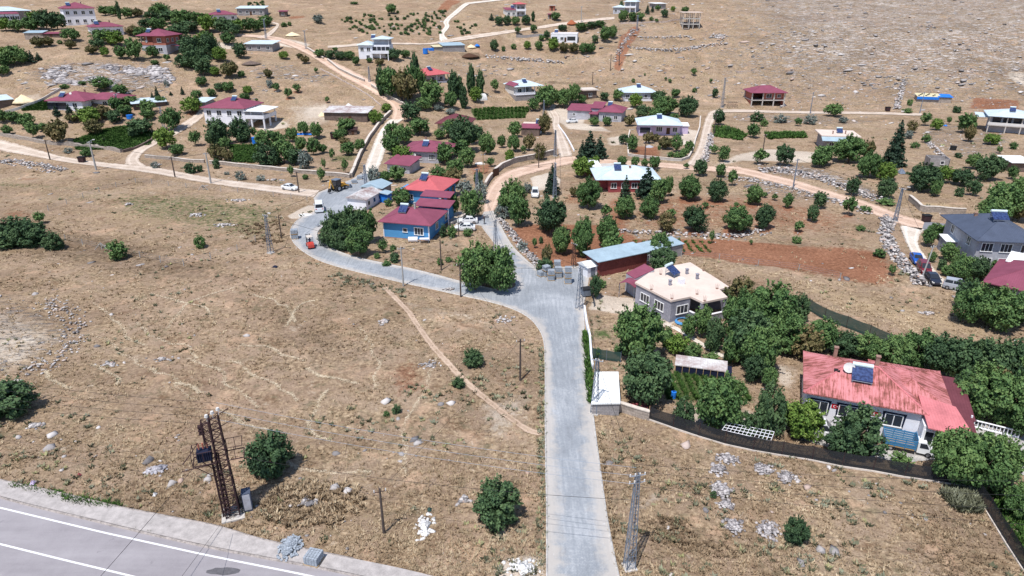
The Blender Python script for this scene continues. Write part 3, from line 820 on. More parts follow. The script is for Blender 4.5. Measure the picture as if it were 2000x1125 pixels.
# weathered red roof of the big house: rust streaks run down the slope
def weathered():
    m, nt, b = new_mat("weathered_roof"); uv = tc(nt, "UV"); p = geo(nt)
    s = noise(nt, mapping(nt, uv, (5, .45, 1)), 1, 5, .75); k = noise(nt, p, .45, 5, .7)
    f = mth(nt, 'ADD', mth(nt, 'MULTIPLY', s, .6), mth(nt, 'MULTIPLY', k, .45))
    col = ramp(nt, f, [(.46, sr(200, 134, 137)), (.52, sr(190, 118, 118)), (.57, sr(142, 86, 78)), (.65, sr(104, 66, 60))])
    wv = nd(nt, "TexWave"); wv.inputs["Scale"].default_value = 1.2; nt.links.new(uv, wv.inputs["Vector"])
    nt.links.new(col, b.inputs["Base Color"]); bump(nt, b, wv.outputs["Fac"], .3, .05); b.inputs["Roughness"].default_value = .7; b.inputs["Specular IOR Level"].default_value = .15
    M["weathered"] = m
weathered()

# ------------------------------------------------------------ house builder
class House:
    def __init__(s, name, label, cat, pl, pr, group=None, dz=0.0):
        A = G(*pl); B = G(*pr)
        d = (B - A); s.W = math.hypot(d.x, d.y); s.rot = math.atan2(d.y, d.x)
        s.z = min(A.z, B.z) + dz
        s.e = empty(name, (A.x, A.y, s.z), s.rot, label, cat, group)
        s.blk = (0, 0, s.W, 8)
    def local(s, p):
        dx, dy = p.x - s.e.location.x, p.y - s.e.location.y; c, n = math.cos(-s.rot), math.sin(-s.rot)
        return (dx * c - dy * n, dx * n + dy * c)
    def walls(s, x0, y0, w, d, h, mat, z0=-3.0, name="wall"):
        s.blk = (x0, y0, w, d)
        return MB().box(x0, x0 + w, y0, y0 + d, z0, h).build(name, M[mat], s.e)
    def frame(s, face, blk=None):
        x0, y0, w, d = blk or s.blk; Z = Vector((0, 0, 1))
        return {'f': (Vector((x0, y0, 0)), Vector((1, 0, 0)), Z, Vector((0, -1, 0))), 'r': (Vector((x0 + w, y0, 0)), Vector((0, 1, 0)), Z, Vector((1, 0, 0))),
                'l': (Vector((x0, y0 + d, 0)), Vector((0, -1, 0)), Z, Vector((-1, 0, 0))), 'b': (Vector((x0 + w, y0 + d, 0)), Vector((-1, 0, 0)), Z, Vector((0, 1, 0)))}[face]
    def win(s, face, a, z, w=1.2, h=1.2, mull=1, fm="frame_white", blk=None, bord=.09):
        fr = s.frame(face, blk); m = MB()
        m.fbox(fr, a - w / 2 - bord, a + w / 2 + bord, z + h, z + h + bord, -.05, .07); m.fbox(fr, a - w / 2 - bord, a - w / 2, z, z + h, -.05, .07)
        m.fbox(fr, a + w / 2, a + w / 2 + bord, z, z + h, -.05, .07); m.fbox(fr, a - w / 2 - .16, a + w / 2 + .16, z - .1, z, -.05, .14)
        for i in range(mull):
            c = a - w / 2 + w * (i + 1) / (mull + 1); m.fbox(fr, c - .04, c + .04, z, z + h, -.05, .05)
        o = m.build("window", M[fm], s.e)
        MB().fbox(fr, a - w / 2, a + w / 2, z, z + h, -.05, .02).build("pane", M["glass"], o)
    def wins(s, face, n, z, w=1.2, h=1.2, **k):
        blk = k.get('blk') or s.blk; L = blk[2] if face in 'fb' else blk[3]
        for i in range(n): s.win(face, L * (i + .5) / n, z, w, h, **k)
    def door(s, face, a, z=0, w=1.0, h=2.1, mat="darkwood"):
        fr = s.frame(face); o = MB().fbox(fr, a - w / 2, a + w / 2, z, z + h, -.05, .05).build("door", M[mat], s.e)
        MB().fbox(fr, a + w / 2 - .18, a + w / 2 - .1, z + 1, z + 1.1, .05, .12).build("handle", M["steel"], o)
    def hip(s, x0, y0, w, d, z, rh, mat, over=.6, k=None, name="roof"):
        x0 -= over; y0 -= over; w += 2 * over; d += 2 * over
        if k is None: k = min(w, d) / 2
        t = .14
        if w >= d: r0, r1 = (x0 + k, y0 + d / 2), (x0 + w - k, y0 + d / 2)
        else: r0, r1 = (x0 + w / 2, y0 + k), (x0 + w / 2, y0 + d - k)
        if abs(r0[0] - r1[0]) + abs(r0[1] - r1[1]) < .05: r1 = (r0[0] + .06, r0[1])
        V = [(x0, y0, z), (x0 + w, y0, z), (x0 + w, y0 + d, z), (x0, y0 + d, z), (x0, y0, z + t), (x0 + w, y0, z + t), (x0 + w, y0 + d, z + t), (x0, y0 + d, z + t), (*r0, z + rh), (*r1, z + rh)]
        if w >= d: F = [(4, 5, 9, 8), (5, 6, 9), (6, 7, 8, 9), (7, 4, 8)]
        else: F = [(4, 5, 8), (5, 6, 9, 8), (6, 7, 9), (7, 4, 8, 9)]
        m = MB().add(V, F + [(0, 3, 2, 1), (0, 1, 5, 4), (1, 2, 6, 5), (2, 3, 7, 6), (3, 0, 4, 7)])
        m.bar(V[8], V[9], .09)
        prs = ((4, 8), (7, 8), (5, 9), (6, 9)) if w >= d else ((4, 8), (5, 8), (6, 9), (7, 9))
        for a, b in prs: m.bar(V[a], V[b], .07)
        s.r = (x0, y0, w, d, z + t, rh - t, k)
        return m.build(name, M[mat], s.e)
    def zroof(s, x, y):
        x0, y0, w, d, z, rh, k = s.r
        q = min((x - x0) / k, (x0 + w - x) / k, (y - y0) / k, (y0 + d - y) / k) if (w >= d and abs(k - d / 2) < 1e-6) or w < d else min((x - x0) / k, (x0 + w - x) / k, (y - y0) / (d / 2), (y0 + d - y) / (d / 2))
        return z + rh * max(0, min(1, q))
    def shed(s, x0, y0, w, d, z0, z1, mat, over=.3, axis='y', name="roof"):
        """single slope, z0 at the front (or left), z1 at the back (or right)"""
        x0 -= over; y0 -= over; w += 2 * over; d += 2 * over; t = .12
        q = [z0, z0, z1, z1] if axis == 'y' else [z0, z1, z1, z0]
        P = [(x0, y0), (x0 + w, y0), (x0 + w, y0 + d), (x0, y0 + d)]
        V = [(*p, zz) for p, zz in zip(P, q)] + [(*p, zz + t) for p, zz in zip(P, q)]
        return MB().add(V, [(0, 3, 2, 1), (4, 5, 6, 7), (0, 1, 5, 4), (1, 2, 6, 5), (2, 3, 7, 6), (3, 0, 4, 7)]).build(name, M[mat], s.e)
    def gable(s, x0, y0, w, d, z, rh, mat, over=.4, name="roof"):
        x0 -= over; y0 -= over; w += 2 * over; d += 2 * over
        V = [(x0, y0, z), (x0 + w, y0, z), (x0 + w, y0 + d, z), (x0, y0 + d, z), (x0, y0 + d / 2, z + rh), (x0 + w, y0 + d / 2, z + rh)]
        return MB().add(V, [(0, 1, 5, 4), (2, 3, 4, 5), (0, 4, 3), (1, 2, 5), (0, 3, 2, 1)]).build(name, M[mat], s.e)
    def slabroof(s, x0, y0, w, d, z, t, mat, over=.15, name="roof"):
        return MB().box(x0 - over, x0 + w + over, y0 - over, y0 + d + over, z, z + t).build(name, M[mat], s.e)
    def cols(s, pts, z0, z1, mat="concrete", r=.16):
        for x, y in pts: MB().box(x - r, x + r, y - r, y + r, z0, z1).build("column", M[mat], s.e)
    def rail(s, x0, y0, x1, y1, z, h=.9, mat="white", t=.1):
        MB().box(min(x0, x1) - t, max(x0, x1) + t, min(y0, y1) - t, max(y0, y1) + t, z, z + h).build("parapet", M[mat], s.e)
    def solar(s, x, y, z, face=1, w=1.7, yaw=0.0):
        """solar water heater: frame > tank, collector; leans on its stand facing the front"""
        c, n = math.cos(yaw), math.sin(yaw)
        T = lambda a, b, h: Vector((x + a * c - b * n * .9, y + a * n + b * c * .9, z + h * .8))
        m = MB()
        for a in (-w / 2 + .1, w / 2 - .1):
            m.bar(T(a, -1.0, -.3), T(a, -1.0, .25), .04); m.bar(T(a, .75, -.3), T(a, .75, 1.55), .04); m.bar(T(a, -1.0, .2), T(a, .75, 1.35), .04)
        m.bar(T(-w / 2, -1.0, .1), T(w / 2, -1.0, .1), .05); m.bar(T(-w / 2, .75, .5), T(w / 2, .75, .5), .04)
        o = m.build("solar_heater", M["steel"], s.e)
        q = MB()
        a0, a1 = -w / 2, w / 2
        P = [T(a0, -1.05, .22), T(a1, -1.05, .22), T(a1, .65, 1.32), T(a0, .65, 1.32)]
        q.add(P + [p + Vector((0, 0, .1)) for p in P], [(0, 3, 2, 1), (4, 5, 6, 7), (0, 1, 5, 4), (1, 2, 6, 5), (2, 3, 7, 6), (3, 0, 4, 7)])
        q.build("collector", M["collector"], o)
        MB().bar(T(a0, .8, 1.65), T(a1, .8, 1.65), .24, 10).build("tank", M["tank"], o, smooth=False)
        return o
    def chim(s, x, y, z, h=.9, r=.22, mat="chimney"):
        m = MB().box(x - r, x + r, y - r, y + r, z - .8, z + h); m.box(x - r - .06, x + r + .06, y - r - .06, y + r + .06, z + h, z + h + .1)
        m.build("chimney", M[mat], s.e)
    def dish(s, x, y, z, r=.5, az=-1.0):
        m = MB(); rings = []
        for k in range(4):
            rr = r * k / 3 + .01; rings.append([(x + rr * math.cos(a) , y - .15 + (rr * rr) * -.25 + rr * math.sin(a) * .35, z + .5 + rr * math.sin(a) * .9) for a in np.linspace(0, 2 * math.pi, 13)[:-1]])
        m.loft(rings, cap=False); m.bar((x, y, z - .6), (x, y - .1, z + .5), .04); m.bar((x, y - .1, z + .3), (x, y - .7, z + .65), .02)
        m.build("satellite_dish", M["offwhite"], s.e)
    def box(s, name, mat, *a): return MB().box(*a).build(name, M[mat], s.e)

MG = "houses with maroon roofs"
def simple(label, pl, pr, d, h, wall, roof, rh=1.6, nwin=3, side='', solar=None, name="house", cat="house", kind='hip', over=.6, fm="frame_white", storeys=1, group=None, dz=0.0, chim=True, door=None, dish=False):
    o = House(name, label, cat, pl, pr, group, dz)
    o.walls(0, 0, o.W, d, h, wall)
    sh = h / storeys
    for k in range(storeys):
        if nwin: o.wins('f', nwin, k * sh + sh * .33, 1.3, min(1.3, sh * .42), fm=fm)
        for f in side: o.wins(f, 2, k * sh + sh * .33, 1.2, min(1.3, sh * .42), fm=fm)
    if door is not None: o.door('f', o.W * door)
    if kind == 'hip': o.hip(0, 0, o.W, d, h, rh, roof, over)
    elif kind == 'shed': o.shed(0, 0, o.W, d, h, h + rh, roof, over)
    elif kind == 'gable': o.gable(0, 0, o.W, d, h, rh, roof, over)
    elif kind == 'flat': o.slabroof(0, 0, o.W, d, h, .25, roof, over)
    if kind == 'hip':
        if solar: x, y = o.W * solar[0], d * solar[1]; o.solar(x, y, o.zroof(x, y - .4))
        if chim: x, y = o.W * .68, d * .55; o.chim(x, y, o.zroof(x, y), .8)
        if dish: o.dish(o.W * .3, d * .3, o.zroof(o.W * .3, d * .3))
    elif solar: o.solar(o.W * solar[0], d * solar[1], h + .25)
    return o

# ---- far upper left
o = House("long_building", "long pale metal roofed building at the far upper left edge", "building", (-25, 44), (62, 38))
o.walls(0, 0, o.W, 12, 4.5, "stonewall"); o.hip(0, 0, o.W, 12, 4.5, 1.8, "paleroof"); o.walls(2, -4, o.W * .55, 4.2, 3.4, "white"); o.wins('f', 5, 1.2, 1.6, 1.2); o.shed(2, -4, o.W * .55, 4.2, 3.4, 4.3, "maroon")
o = simple("big white two storey house with maroon hip roof among trees, far upper left", (130, 50), (190, 46), 13, 7, "white", "maroon", 2.6, 4, 'r', (.22, .2), storeys=2, group=MG)
o.box("balcony", "white", -3, 0, 2, 6, 3.2, 3.5); o.rail(-3, 2, -3, 6, 3.5)
o = simple("white bungalow with a split maroon roof below the big far left house", (183, 70), (243, 68), 10, 3.4, "white", "maroon", 1.8, 3, 'r', (.2, .25), group=MG)
o = House("shed", "low shed with grey sheet roof and red lean-to, upper left orchard", "shed", (50, 78), (120, 74))
o.walls(0, 0, o.W * .5, 6, 2.6, "stonewall"); o.shed(0, 0, o.W * .5, 6, 2.6, 3.2, "galv"); o.walls(o.W * .5 + .02, 0, o.W * .5, 5, 2.0, "darkstone"); o.shed(o.W * .45, 0, o.W * .55, 5, 2.2, 2.6, "maroon"); o.door('f', 3)
o = House("house", "two storey house, raw brick above grey plaster, with maroon hip roof", "house", (278, 99), (328, 107), MG)
W = o.W; o.walls(0, 0, W, 11, 3.6, "render_light"); o.walls(W * .5, .02, W * .5 - .02, 10.9, 7.0, "brickwall", 3.6); o.blk = (W * .5, 0, W * .5, 11)
o.wins('f', 1, 4.7, 1.5, 1.4); o.wins('r', 3, 4.7, 1.3, 1.3); o.wins('f', 1, 1.2, 1.6, 1.4); o.walls(.02, 3, W * .5, 7.9, 7.0, "brickwall", 3.6); o.box("balcony", "brickwall", 0, W * .5, -.1, .15, 3.6, 4.7)
o.cols([(.3, .2), (W * .25, .2)], 4.7, 7); o.box("awning", "maroon", W + .2, W + 4, 3, 7, 3.2, 3.35); o.hip(0, 0, W, 11, 7, 2.4, "maroon", 1.1); o.solar(W * .28, 2.2, o.zroof(W * .28, 1.8)); o.dish(W * .25, .1, 4.6)
o = House("house", "white L-shaped bungalow with wide maroon roof and glazed porch, left side", "house", (97, 214), (164, 218), MG)
W = o.W; o.walls(0, 0, W, 11, 3.4, "white"); o.wins('r', 1, 1.2, 1.5, 1.4); o.win('f', W * .78, 1.3, 1.4, 1.4); o.win('f', W * .12, .9, 3.4, 1.9, 5, fm="frame_dark"); o.win('f', W * .38, .9, 3.4, 1.9, 5, fm="frame_dark")
o.walls(W - .02, 6, 9, 8, 3.0, "white"); o.win('f', 4, 1.2, 1.4, 1.2); o.hip(0, 0, W + 1, 12, 3.4, 2.4, "maroon", .7); rr_ = o.r; o.hip(W - 3, 5, 13, 9, 3.2, 1.7, "maroon", .5, name="roof"); o.r = rr_
o.solar(W * .33, 2.4, o.zroof(W * .33, 2)); o.chim(W * .7, 8, o.zroof(W * .7, 8)); o.dish(W * .5, 4, o.zroof(W * .5, 4) - .3, .45)
simple("grey stone shed with pale sheet roof beside the sand heap, left edge", (-12, 216), (27, 204), 8, 3, "darkstone", "paleroof", .7, 0, name="shed", cat="shed", kind='shed', over=.4)
simple("low stone hut under a tilted pale sheet roof among left orchard trees", (262, 216), (324, 206), 6, 2.2, "darkstone", "paleroof", .8, 0, name="shed", cat="shed", kind='shed', door=.5)
o = House("house", "white two storey house with maroon hip roof and raised terrace on posts", "house", (402, 241), (482, 250), MG)
W = o.W; o.walls(0, 0, W, 12, 6.2, "white"); o.wins('f', 4, 3.9, 1.5, 1.5); o.hip(0, 0, W, 12, 6.2, 2.6, "maroon", .7); o.solar(W * .62, 4.5, o.zroof(W * .62, 4))
o.box("terrace", "white", W, W + 6.5, 0, 9, 3.0, 3.3); o.cols([(W + 2, .3), (W + 6.2, .3), (W + 6.2, 4.5), (W + 6.2, 8.7), (W + 2, 8.7)], -2, 3, "white", .22)
for a in ((W, .1, W + 6.5, .1), (W + 6.4, 0, W + 6.4, 9)): o.rail(*a, 3.3, .9)
o.cols([(W + 6.2, .3), (W + 6.2, 8.7), (W + 2, .3)], 4.2, 5.4, "white", .12); o.hip(W + .3, 0, 6.5, 9, 5.4, 1.1, "whitesheet", .5)
simple("small pale roofed shed just left of the white terrace house", (380, 212), (403, 214), 6, 2.5, "blockwall", "paleroof", .6, 0, name="shed", cat="shed", kind='shed', door=.5)
o = House("shed", "long open cattle shed with patchy rusty white metal roof", "shed", (634, 235), (718, 239))
W = o.W; o.walls(0, 0, W, 8, 2.9, "darkstone"); o.shed(0, 0, W, 8, 3.1, 4.0, "rustsheet", .5); o.door('f', W * .6)
o = House("house", "maroon roofed bungalow in front of the long far grey barn", "house", (413, 42), (464, 40), MG)
o.walls(0, 0, o.W, 10, 3, "offwhite"); o.wins('f', 3, 1); o.hip(0, 0, o.W, 10, 3, 1.8, "maroon"); o.solar(o.W * .35, 3, o.zroof(o.W * .35, 2.6))
o = simple("long grey block barn with pale roof, farthest up the left slope", (464, 30), (517, 31), 9, 3.6, "blockwall", "paleroof", 1.0, 4, name="barn", cat="barn", kind='shed', door=.5)
simple("tiny hut with red roof standing alone beside the far left field", (546, 33), (560, 33), 4, 2.6, "darkstone", "maroon", .4, 1, name="hut", cat="hut", kind='shed')
o = simple("long grey block barn with pale roof beside the pink dirt road", (480, 99), (533, 102), 8, 3.2, "blockwall", "paleroof", .9, 3, name="barn", cat="barn", kind='shed')
# ---- upper middle
o = House("house", "white two storey villa with pale blue roofs beside the pink dirt road", "house", (700, 117), (760, 119))
W = o.W; o.walls(0, 1.5, W * .44, 9, 6, "white"); o.win('f', W * .12, 3.8, 1.3, 1.3); o.win('f', W * .33, 3.8, 1.3, 1.3); o.win('f', W * .3, .9, 1.3, 1.2); o.hip(0, 1.5, W * .44, 9, 6, 1.4, "paleroof", .6); o.solar(W * .42, 7, 8.4); rr_ = o.blk
o.walls(W * .44, 3, W * .56, 7.5, 6.0, "white"); o.wins('f', 4, 3.6, 1.4, 1.6, fm="frame_dark"); o.box("balcony", "white", W * .44, W, 0, 3, 2.8, 3.1); o.rail(W * .44, .1, W, .1, 3.1, .9); o.cols([(W * .46, .3), (W * .72, .3), (W - .3, .3)], -2, 2.8, "white")
o.walls(W * .46, 5, W * .5, 5.5, 8.2, "render_light", 6.0); o.cols([(W * .46, 3.3), (W * .97, 3.3)], 6, 8.2, "white", .1); o.hip(W * .44, 3, W * .56, 7.5, 8.2, 1.2, "paleroof", .5)
o = House("barn", "long grey barn with galvanised roof above the dark manure heap", "barn", (866, 101), (908, 102))
W = o.W; o.walls(0, 0, W, 7, 3, "blockwall"); o.shed(0, 0, W, 7, 3, 3.8, "galv"); o.walls(-4, 1, 4, 5, 2.5, "blockwall"); o.shed(-4, 1, 4, 5, 2.5, 3, "cream"); o.box("tarpaulin", "bluetarp", -6.5, -4.2, .5, 5, 0, 2)
o = House("house", "house with weathered red roof and shaded balcony beside the tall poplars", "house", (830, 161), (877, 161))
W = o.W; o.walls(0, 2.5, W, 8, 3.4, "offwhite"); o.wins('f', 3, 1.1); o.box("balcony", "white", 0, W, 0, 2.5, -.4, 0); o.rail(0, .1, W, .1, 0, .8); o.cols([(.2, .2), (W / 2, .2), (W - .2, .2)], .8, 3.4, "white", .12); o.hip(0, 0, W, 10.5, 3.4, 2.4, "redroof", .5); o.solar(W * .42, 3.4, o.zroof(W * .42, 3))
o = House("house", "two storey house with pale standing seam roof, one slope maroon", "house", (1007, 198), (1045, 197))
W = o.W; o.walls(0, 0, W, 11, 2.6, "blockwall"); o.walls(.02, 1.8, W * .5, 9, 5.8, "offwhite", 2.6); o.win('f', W * .3, 3.4, 1.5, 1.4); o.walls(W * .5, 3.4, W * .5, 7.5, 5.8, "render_light", 2.6); o.win('f', W * .25, 3.4, 1.4, 1.4, 2)
o.box("balcony", "white", 0, W, -.2, 2, 2.6, 2.8); o.rail(0, 0, W, 0, 2.8, .8); o.cols([(.2, .1), (W * .5, .1), (W - .2, .1)], 3.6, 5.8, "white", .12); o.door('f', W * .6); o.hip(0, 0, W + 3, 11, 5.8, 2.2, "paleroof", .6); o.solar(W * .6, 3, o.zroof(W * .6, 2.6)); o.shed(-.7, .2, 2.2, 9, 5.9, 7.0, "maroon", 0, 'x', name="roof")
o = simple("small flat roofed brown stone house between the trees, right of the pale roofed house", (1140, 195), (1165, 192), 6, 3.6, "darkstone", "slab", .3, 1, kind='flat', door=.3)
o.slabroof(-.3, -.3, o.W + .6, 6.6, 3.9, .12, "capstone", .2)
m = MB(); Pn = House("polytunnel", "small white arched polytunnel standing on bare ground left of the pale roofed house", "polytunnel", (931, 196), (952, 196))
rings = [[(x, 2.2 - 2.2 * math.cos(a), 2.4 * math.sin(a)) for a in np.linspace(0, math.pi, 12)] for x in (0, Pn.W * .5, Pn.W)]
m.loft(rings); m.build("cover", M["offwhite"], Pn.e)
for x in np.linspace(0, Pn.W, 4):
    m = MB()
    pts_ = [(x, 2.2 - 2.25 * math.cos(a), 2.45 * math.sin(a)) for a in np.linspace(0, math.pi, 9)]
    for a, b in zip(pts_, pts_[1:]): m.bar(a, b, .05)
    m.build("hoop", M["poleconc"], Pn.e)
o = House("house", "far two storey house with red upper roof and low red wing", "house", (990, 33), (1027, 33))
W = o.W; o.walls(0, 1, W * .5, 8, 3.4, "offwhite"); o.wins('f', 2, 1); o.shed(0, 1, W * .5, 8, 3.4, 4.4, "maroon", .4); o.solar(W * .4, 5, 4.3); o.walls(W * .5, 2, W * .5, 7, 6.2, "render_light"); o.wins('f', 2, 1); o.wins('f', 2, 3.8, 1.4, 1.4)
o.box("balcony", "white", W * .5, W, 0, 2, 2.8, 3.1); o.rail(W * .5, .1, W, .1, 3.1, .8); o.cols([(W * .52, .2), (W * .98, .2)], -2, 6.2, "white", .14); o.hip(W * .5, 0, W * .5, 9, 6.2, .9, "redroof", .5)
simple("tiny brown brick hut up the slope behind the far red roofed house", (1073, 21), (1083, 21), 3, 2.6, "brickwall", "concrete", .2, 0, name="hut", cat="hut", kind='flat', door=.5)
simple("tiny maroon roofed shed at the bend of the far track", (1070, 37), (1079, 37), 3, 2.2, "blockwall", "maroon", .3, 0, name="shed", cat="shed", kind='shed', door=.5)
o = House("house", "white flat roofed bungalow behind a line of orchard trees, upper middle", "house", (1076, 83), (1127, 85))
W = o.W; o.walls(0, 0, W, 9, 4, "white"); o.win('f', W * .13, 1.4, 2.6, 1.6, 3); o.win('f', W * .42, 1.6, 1.4, 1.2); o.door('f', W * .55, .6); o.box("recess_shade", "glass", W * .62, W * .93, -.04, .5, 1.3, 3.1)  # dark slab imitates the shade inside a recess; the wall is not cut
for a in ((0, .1, W, .1), (0, 8.9, W, 8.9), (.1, 0, .1, 9), (W - .1, 0, W - .1, 9)): o.rail(*a, 4, .5)
o.box("roof", "slab", 0, W, 0, 9, 3.9, 4.02); o.solar(W * .18, 3, 4.6)
o = House("house", "far two storey grey house with pale hip roof near the top edge", "house", (1197, 27), (1241, 25))
W = o.W; o.walls(0, 0, W * .5, 9, 3.2, "render_light"); o.wins('f', 2, 1); o.hip(0, 0, W * .5, 9, 3.2, 1.2, "paleroof"); o.walls(W * .5, 2, W * .5, 8, 6.0, "render_light"); o.box("balcony", "concrete", W * .5, W, 0, 2, 2.9, 3.2); o.rail(W * .5, .1, W, .1, 3.2, .8); o.cols([(W * .51, .2), (W * .75, .2), (W * .99, .2)], -2, 6, "white"); o.hip(W * .5, 0, W * .5, 10, 6, 1.6, "paleroof")
simple("small far shed with pale roof among the trees near the top edge", (1279, 18), (1300, 17), 6, 2.8, "blockwall", "whitesheet", .4, 1, name="shed", cat="shed", kind='shed')
# concrete skeleton
o = House("building_frame", "unfinished three storey concrete frame on the rocky slope", "building frame", (1332, 57), (1366, 57))
W, D, hh = o.W, 8.0, height_to(G(1350, 57), 25)
xs = [0.2, W * .38, W * .62, W - .2]
o.cols([(x, y) for x in xs for y in (.2, D / 2, D - .2)], -2, hh)
for k in (1, 2): 
    z = hh * k / 3
    m = MB()
    for y in (.2, D / 2, D - .2): m.box(0, W, y - .14, y + .14, z - .4, z)
    for x in xs: m.box(x - .14, x + .14, 0, D, z - .39, z - .01)
    m.build("beam", M["concrete"], o.e)
o.slabroof(0, 0, W, D, hh, .3, "slab", .7); o.box("wall", "blockwall", .4, W - .4, D - .5, D - .2, -2, hh / 3 - .4)
o.box("stair_core", "render_grey", W * .45, W * .55, D * .5, D - .6, 0, hh * .66)
# open brick house with maroon roof
o = House("unfinished_house", "unfinished open two storey house with maroon roof at the foot of the rocky hill", "house", (1466, 208), (1531, 209), MG)
W = o.W; D = 10; o.cols([(x, y) for x in (.2, W * .34, W * .67, W - .2) for y in (.2, D - .2)], -2, 5.6, "concrete", .2)
o.box("slab", "concrete", 0, W, 0, D, 2.5, 2.8); o.box("wall", "brickwall", W * .36, W - .4, 1.2, 1.4, 2.8, 5.6); o.box("wall", "brickwall", .4, .6, 1, D, -2, 5.6); o.box("wall", "brickwall", .4, W - .4, D - .6, D - .4, -2, 5.6); o.box("wall", "brickwall", W - .5, W - .3, 1, D, -2, 5.6)
o.blk = (W * .36, 1.2, W * .6, 4); o.win('f', W * .18, 3.5, 2, 1.5, 1); o.win('f', W * .48, 3.7, 1.3, 1.1); o.hip(0, 0, W, D, 5.6, 2.4, "maroon", .7)
# ---- right middle
o = House("house", "house with pale ribbed hip roof and solar heater, left of big green trees", "house", (1216, 194), (1270, 196))
W = o.W; o.walls(0, 0, W, 9, 3.1, "render_light"); o.wins('f', 3, 1.1); o.hip(0, 0, W + 2, 10, 3.1, 2.2, "paleroof", .7); o.solar(W * .62, 4, o.zroof(W * .62, 4) - .2); o.rail(0, -2.2, W, -2.2, 0, .7)
o = House("house", "long grey house with three joined maroon roofs beside the middle track", "house", (1108, 232), (1215, 236), MG)
W = o.W; o.walls(0, 0, W * .42, 8, 3.2, "render_light"); o.win('f', W * .12, 1.4, .9, .8); o.shed(0, 0, W * .42, 8, 3.2, 4.4, "maroon", .4); o.walls(W * .42 + .02, 1, W * .2, 8, 4.2, "render_grey"); o.shed(W * .42, 1, W * .2, 8, 4.2, 5.4, "maroon", .3)
o.walls(W * .6, -2.5, W * .4, 11, 3.6, "render_light"); o.wins('f', 2, 1.2); o.hip(W * .6, -2.5, W * .4, 11, 3.6, 2.0, "maroon", .6); o.solar(W * .74, 4.2, o.zroof(W * .74, 4.2) - .2); o.shed(W * .42, -2.2, W * .18, 3, 2.5, 2.9, "maroon", .2)
o = House("house", "lavender bungalow with pale blue hip roof and low porch", "house", (1247, 265), (1328, 266))
W = o.W; o.walls(0, 0, W * .3, 10, 3.6, "lavender"); o.win('f', W * .15, 1.2, 3.2, 1.5, 4, fm="frame_dark"); o.walls(W * .3 + .02, 1.6, W * .7, 9, 3.6, "lavender"); o.win('f', W * .2, 1.2, 1.9, 1.5, 2); o.door('f', W * .42, .4, 1.2); o.win('f', W * .58, 1.2, 1.5, 1.4)
o.hip(0, 0, W, 11, 3.6, 2.3, "paleroof", .7); o.solar(W * .5, 4, o.zroof(W * .5, 4) - .3); o.gable(0, -.3, W * .3, 5, 3.5, 1.0, "paleroof", .4); o.walls(W + .1, 4, 3, 4, 2.6, "lavender"); o.shed(W + .1, 4, 3, 4, 2.7, 3.1, "whitesheet")
o = House("shed", "small garden shed with maroon sheet roof and a water heater on its flat part", "shed", (1018, 264), (1053, 266))
W = o.W; o.walls(0, 0, W, 3.5, 2.4, "darkstone"); o.shed(0, 0, W, 3.5, 2.5, 3.3, "maroon", .25); o.walls(0, 3.6, W, 4, 3, "offwhite"); o.slabroof(0, 3.8, W, 4, 3.0, .2, "slab"); o.solar(W * .85, 5, 3.2, w=1.6); o.door('f', W * .3)
o = House("house", "cream house with dark maroon hip roof behind the tall leafy tree", "house", (855, 255), (912, 262), MG)
o.walls(0, 0, o.W, 10, 3.2, "cream"); o.wins('f', 3, 1, 1.3, 1.3, mull=2); o.hip(0, 0, o.W, 10, 3.2, 2.6, "darkmaroon", .8)
o = House("house", "grey house with low maroon roof and white dish, above the red roofed blue house", "house", (806, 316), (857, 320), MG)
W = o.W; o.walls(0, 0, W, 11, 3.3, "render_light"); o.wins('f', 2, 1.1, 1.6, 1.4, mull=3); o.walls(-3, 4, 3.1, 7, 3.3, "render_light"); o.hip(-3, 0, W + 5, 11, 3.3, 2.0, "maroon", .7); o.solar(W * .42, 2.8, o.zroof(W * .42, 2.2)); o.dish(W * .1, -.9, 1.8, .75); o.chim(W * .3, 6, o.zroof(W * .3, 6))
simple("low maroon roofed outbuilding half hidden by trees beside the middle road", (757, 336), (800, 340), 6, 2.3, "render_light", "maroon", 1.0, 2, name="outbuilding", cat="outbuilding", kind='shed', group=MG)
o = House("house", "blue walled house with faded bright red roof behind the maroon roofed blue house", "house", (795, 396), (859, 403))
W = o.W; o.walls(0, 0, W, 10, 3.4, "blue"); o.win('f', W * .12, 1, 1.2, 1.2); o.wins('r', 3, 1.1, 1.1, 1.3, fm="frame_dark"); o.hip(0, 0, W, 10, 3.4, 1.9, "redroof", .8); o.solar(W * .38, 3.4, o.zroof(W * .38, 3)); o.dish(W + .2, .2, 1.8, .5); o.walls(-2.5, 2, 2.6, 4, 2.8, "blue")
o = House("house", "bright blue bungalow with maroon roof facing the fork of the paved road", "house", (750, 463), (839, 471))
W = o.W; o.walls(0, 0, W, 8.6, 3.3, "blue"); o.win('f', W * .48, 1.5, .8, .7, 0); o.win('f', W * .78, 1.15, 1.7, 1.35, 2, bord=.16); o.wins('r', 1, 1.2, 1.3, 1.3)
o.box("corner_trim", "white", W - .18, W + .04, -.04, .14, -.5, 3.3); o.box("corner_trim", "white", -.04, .14, -.04, .14, -.5, 3.3)
o.box("plinth", "chimney", .1, W - .1, -.05, 0, -1.5, .15); o.hip(0, 0, W, 8.6, 3.3, 1.9, "maroon", .75); r1_ = o.r; o.solar(W * .34, 3.0, o.zroof(W * .34, 2.6)); o.chim(W * .55, 4, o.zroof(W * .55, 4), 1.2, .16, "poleconc")
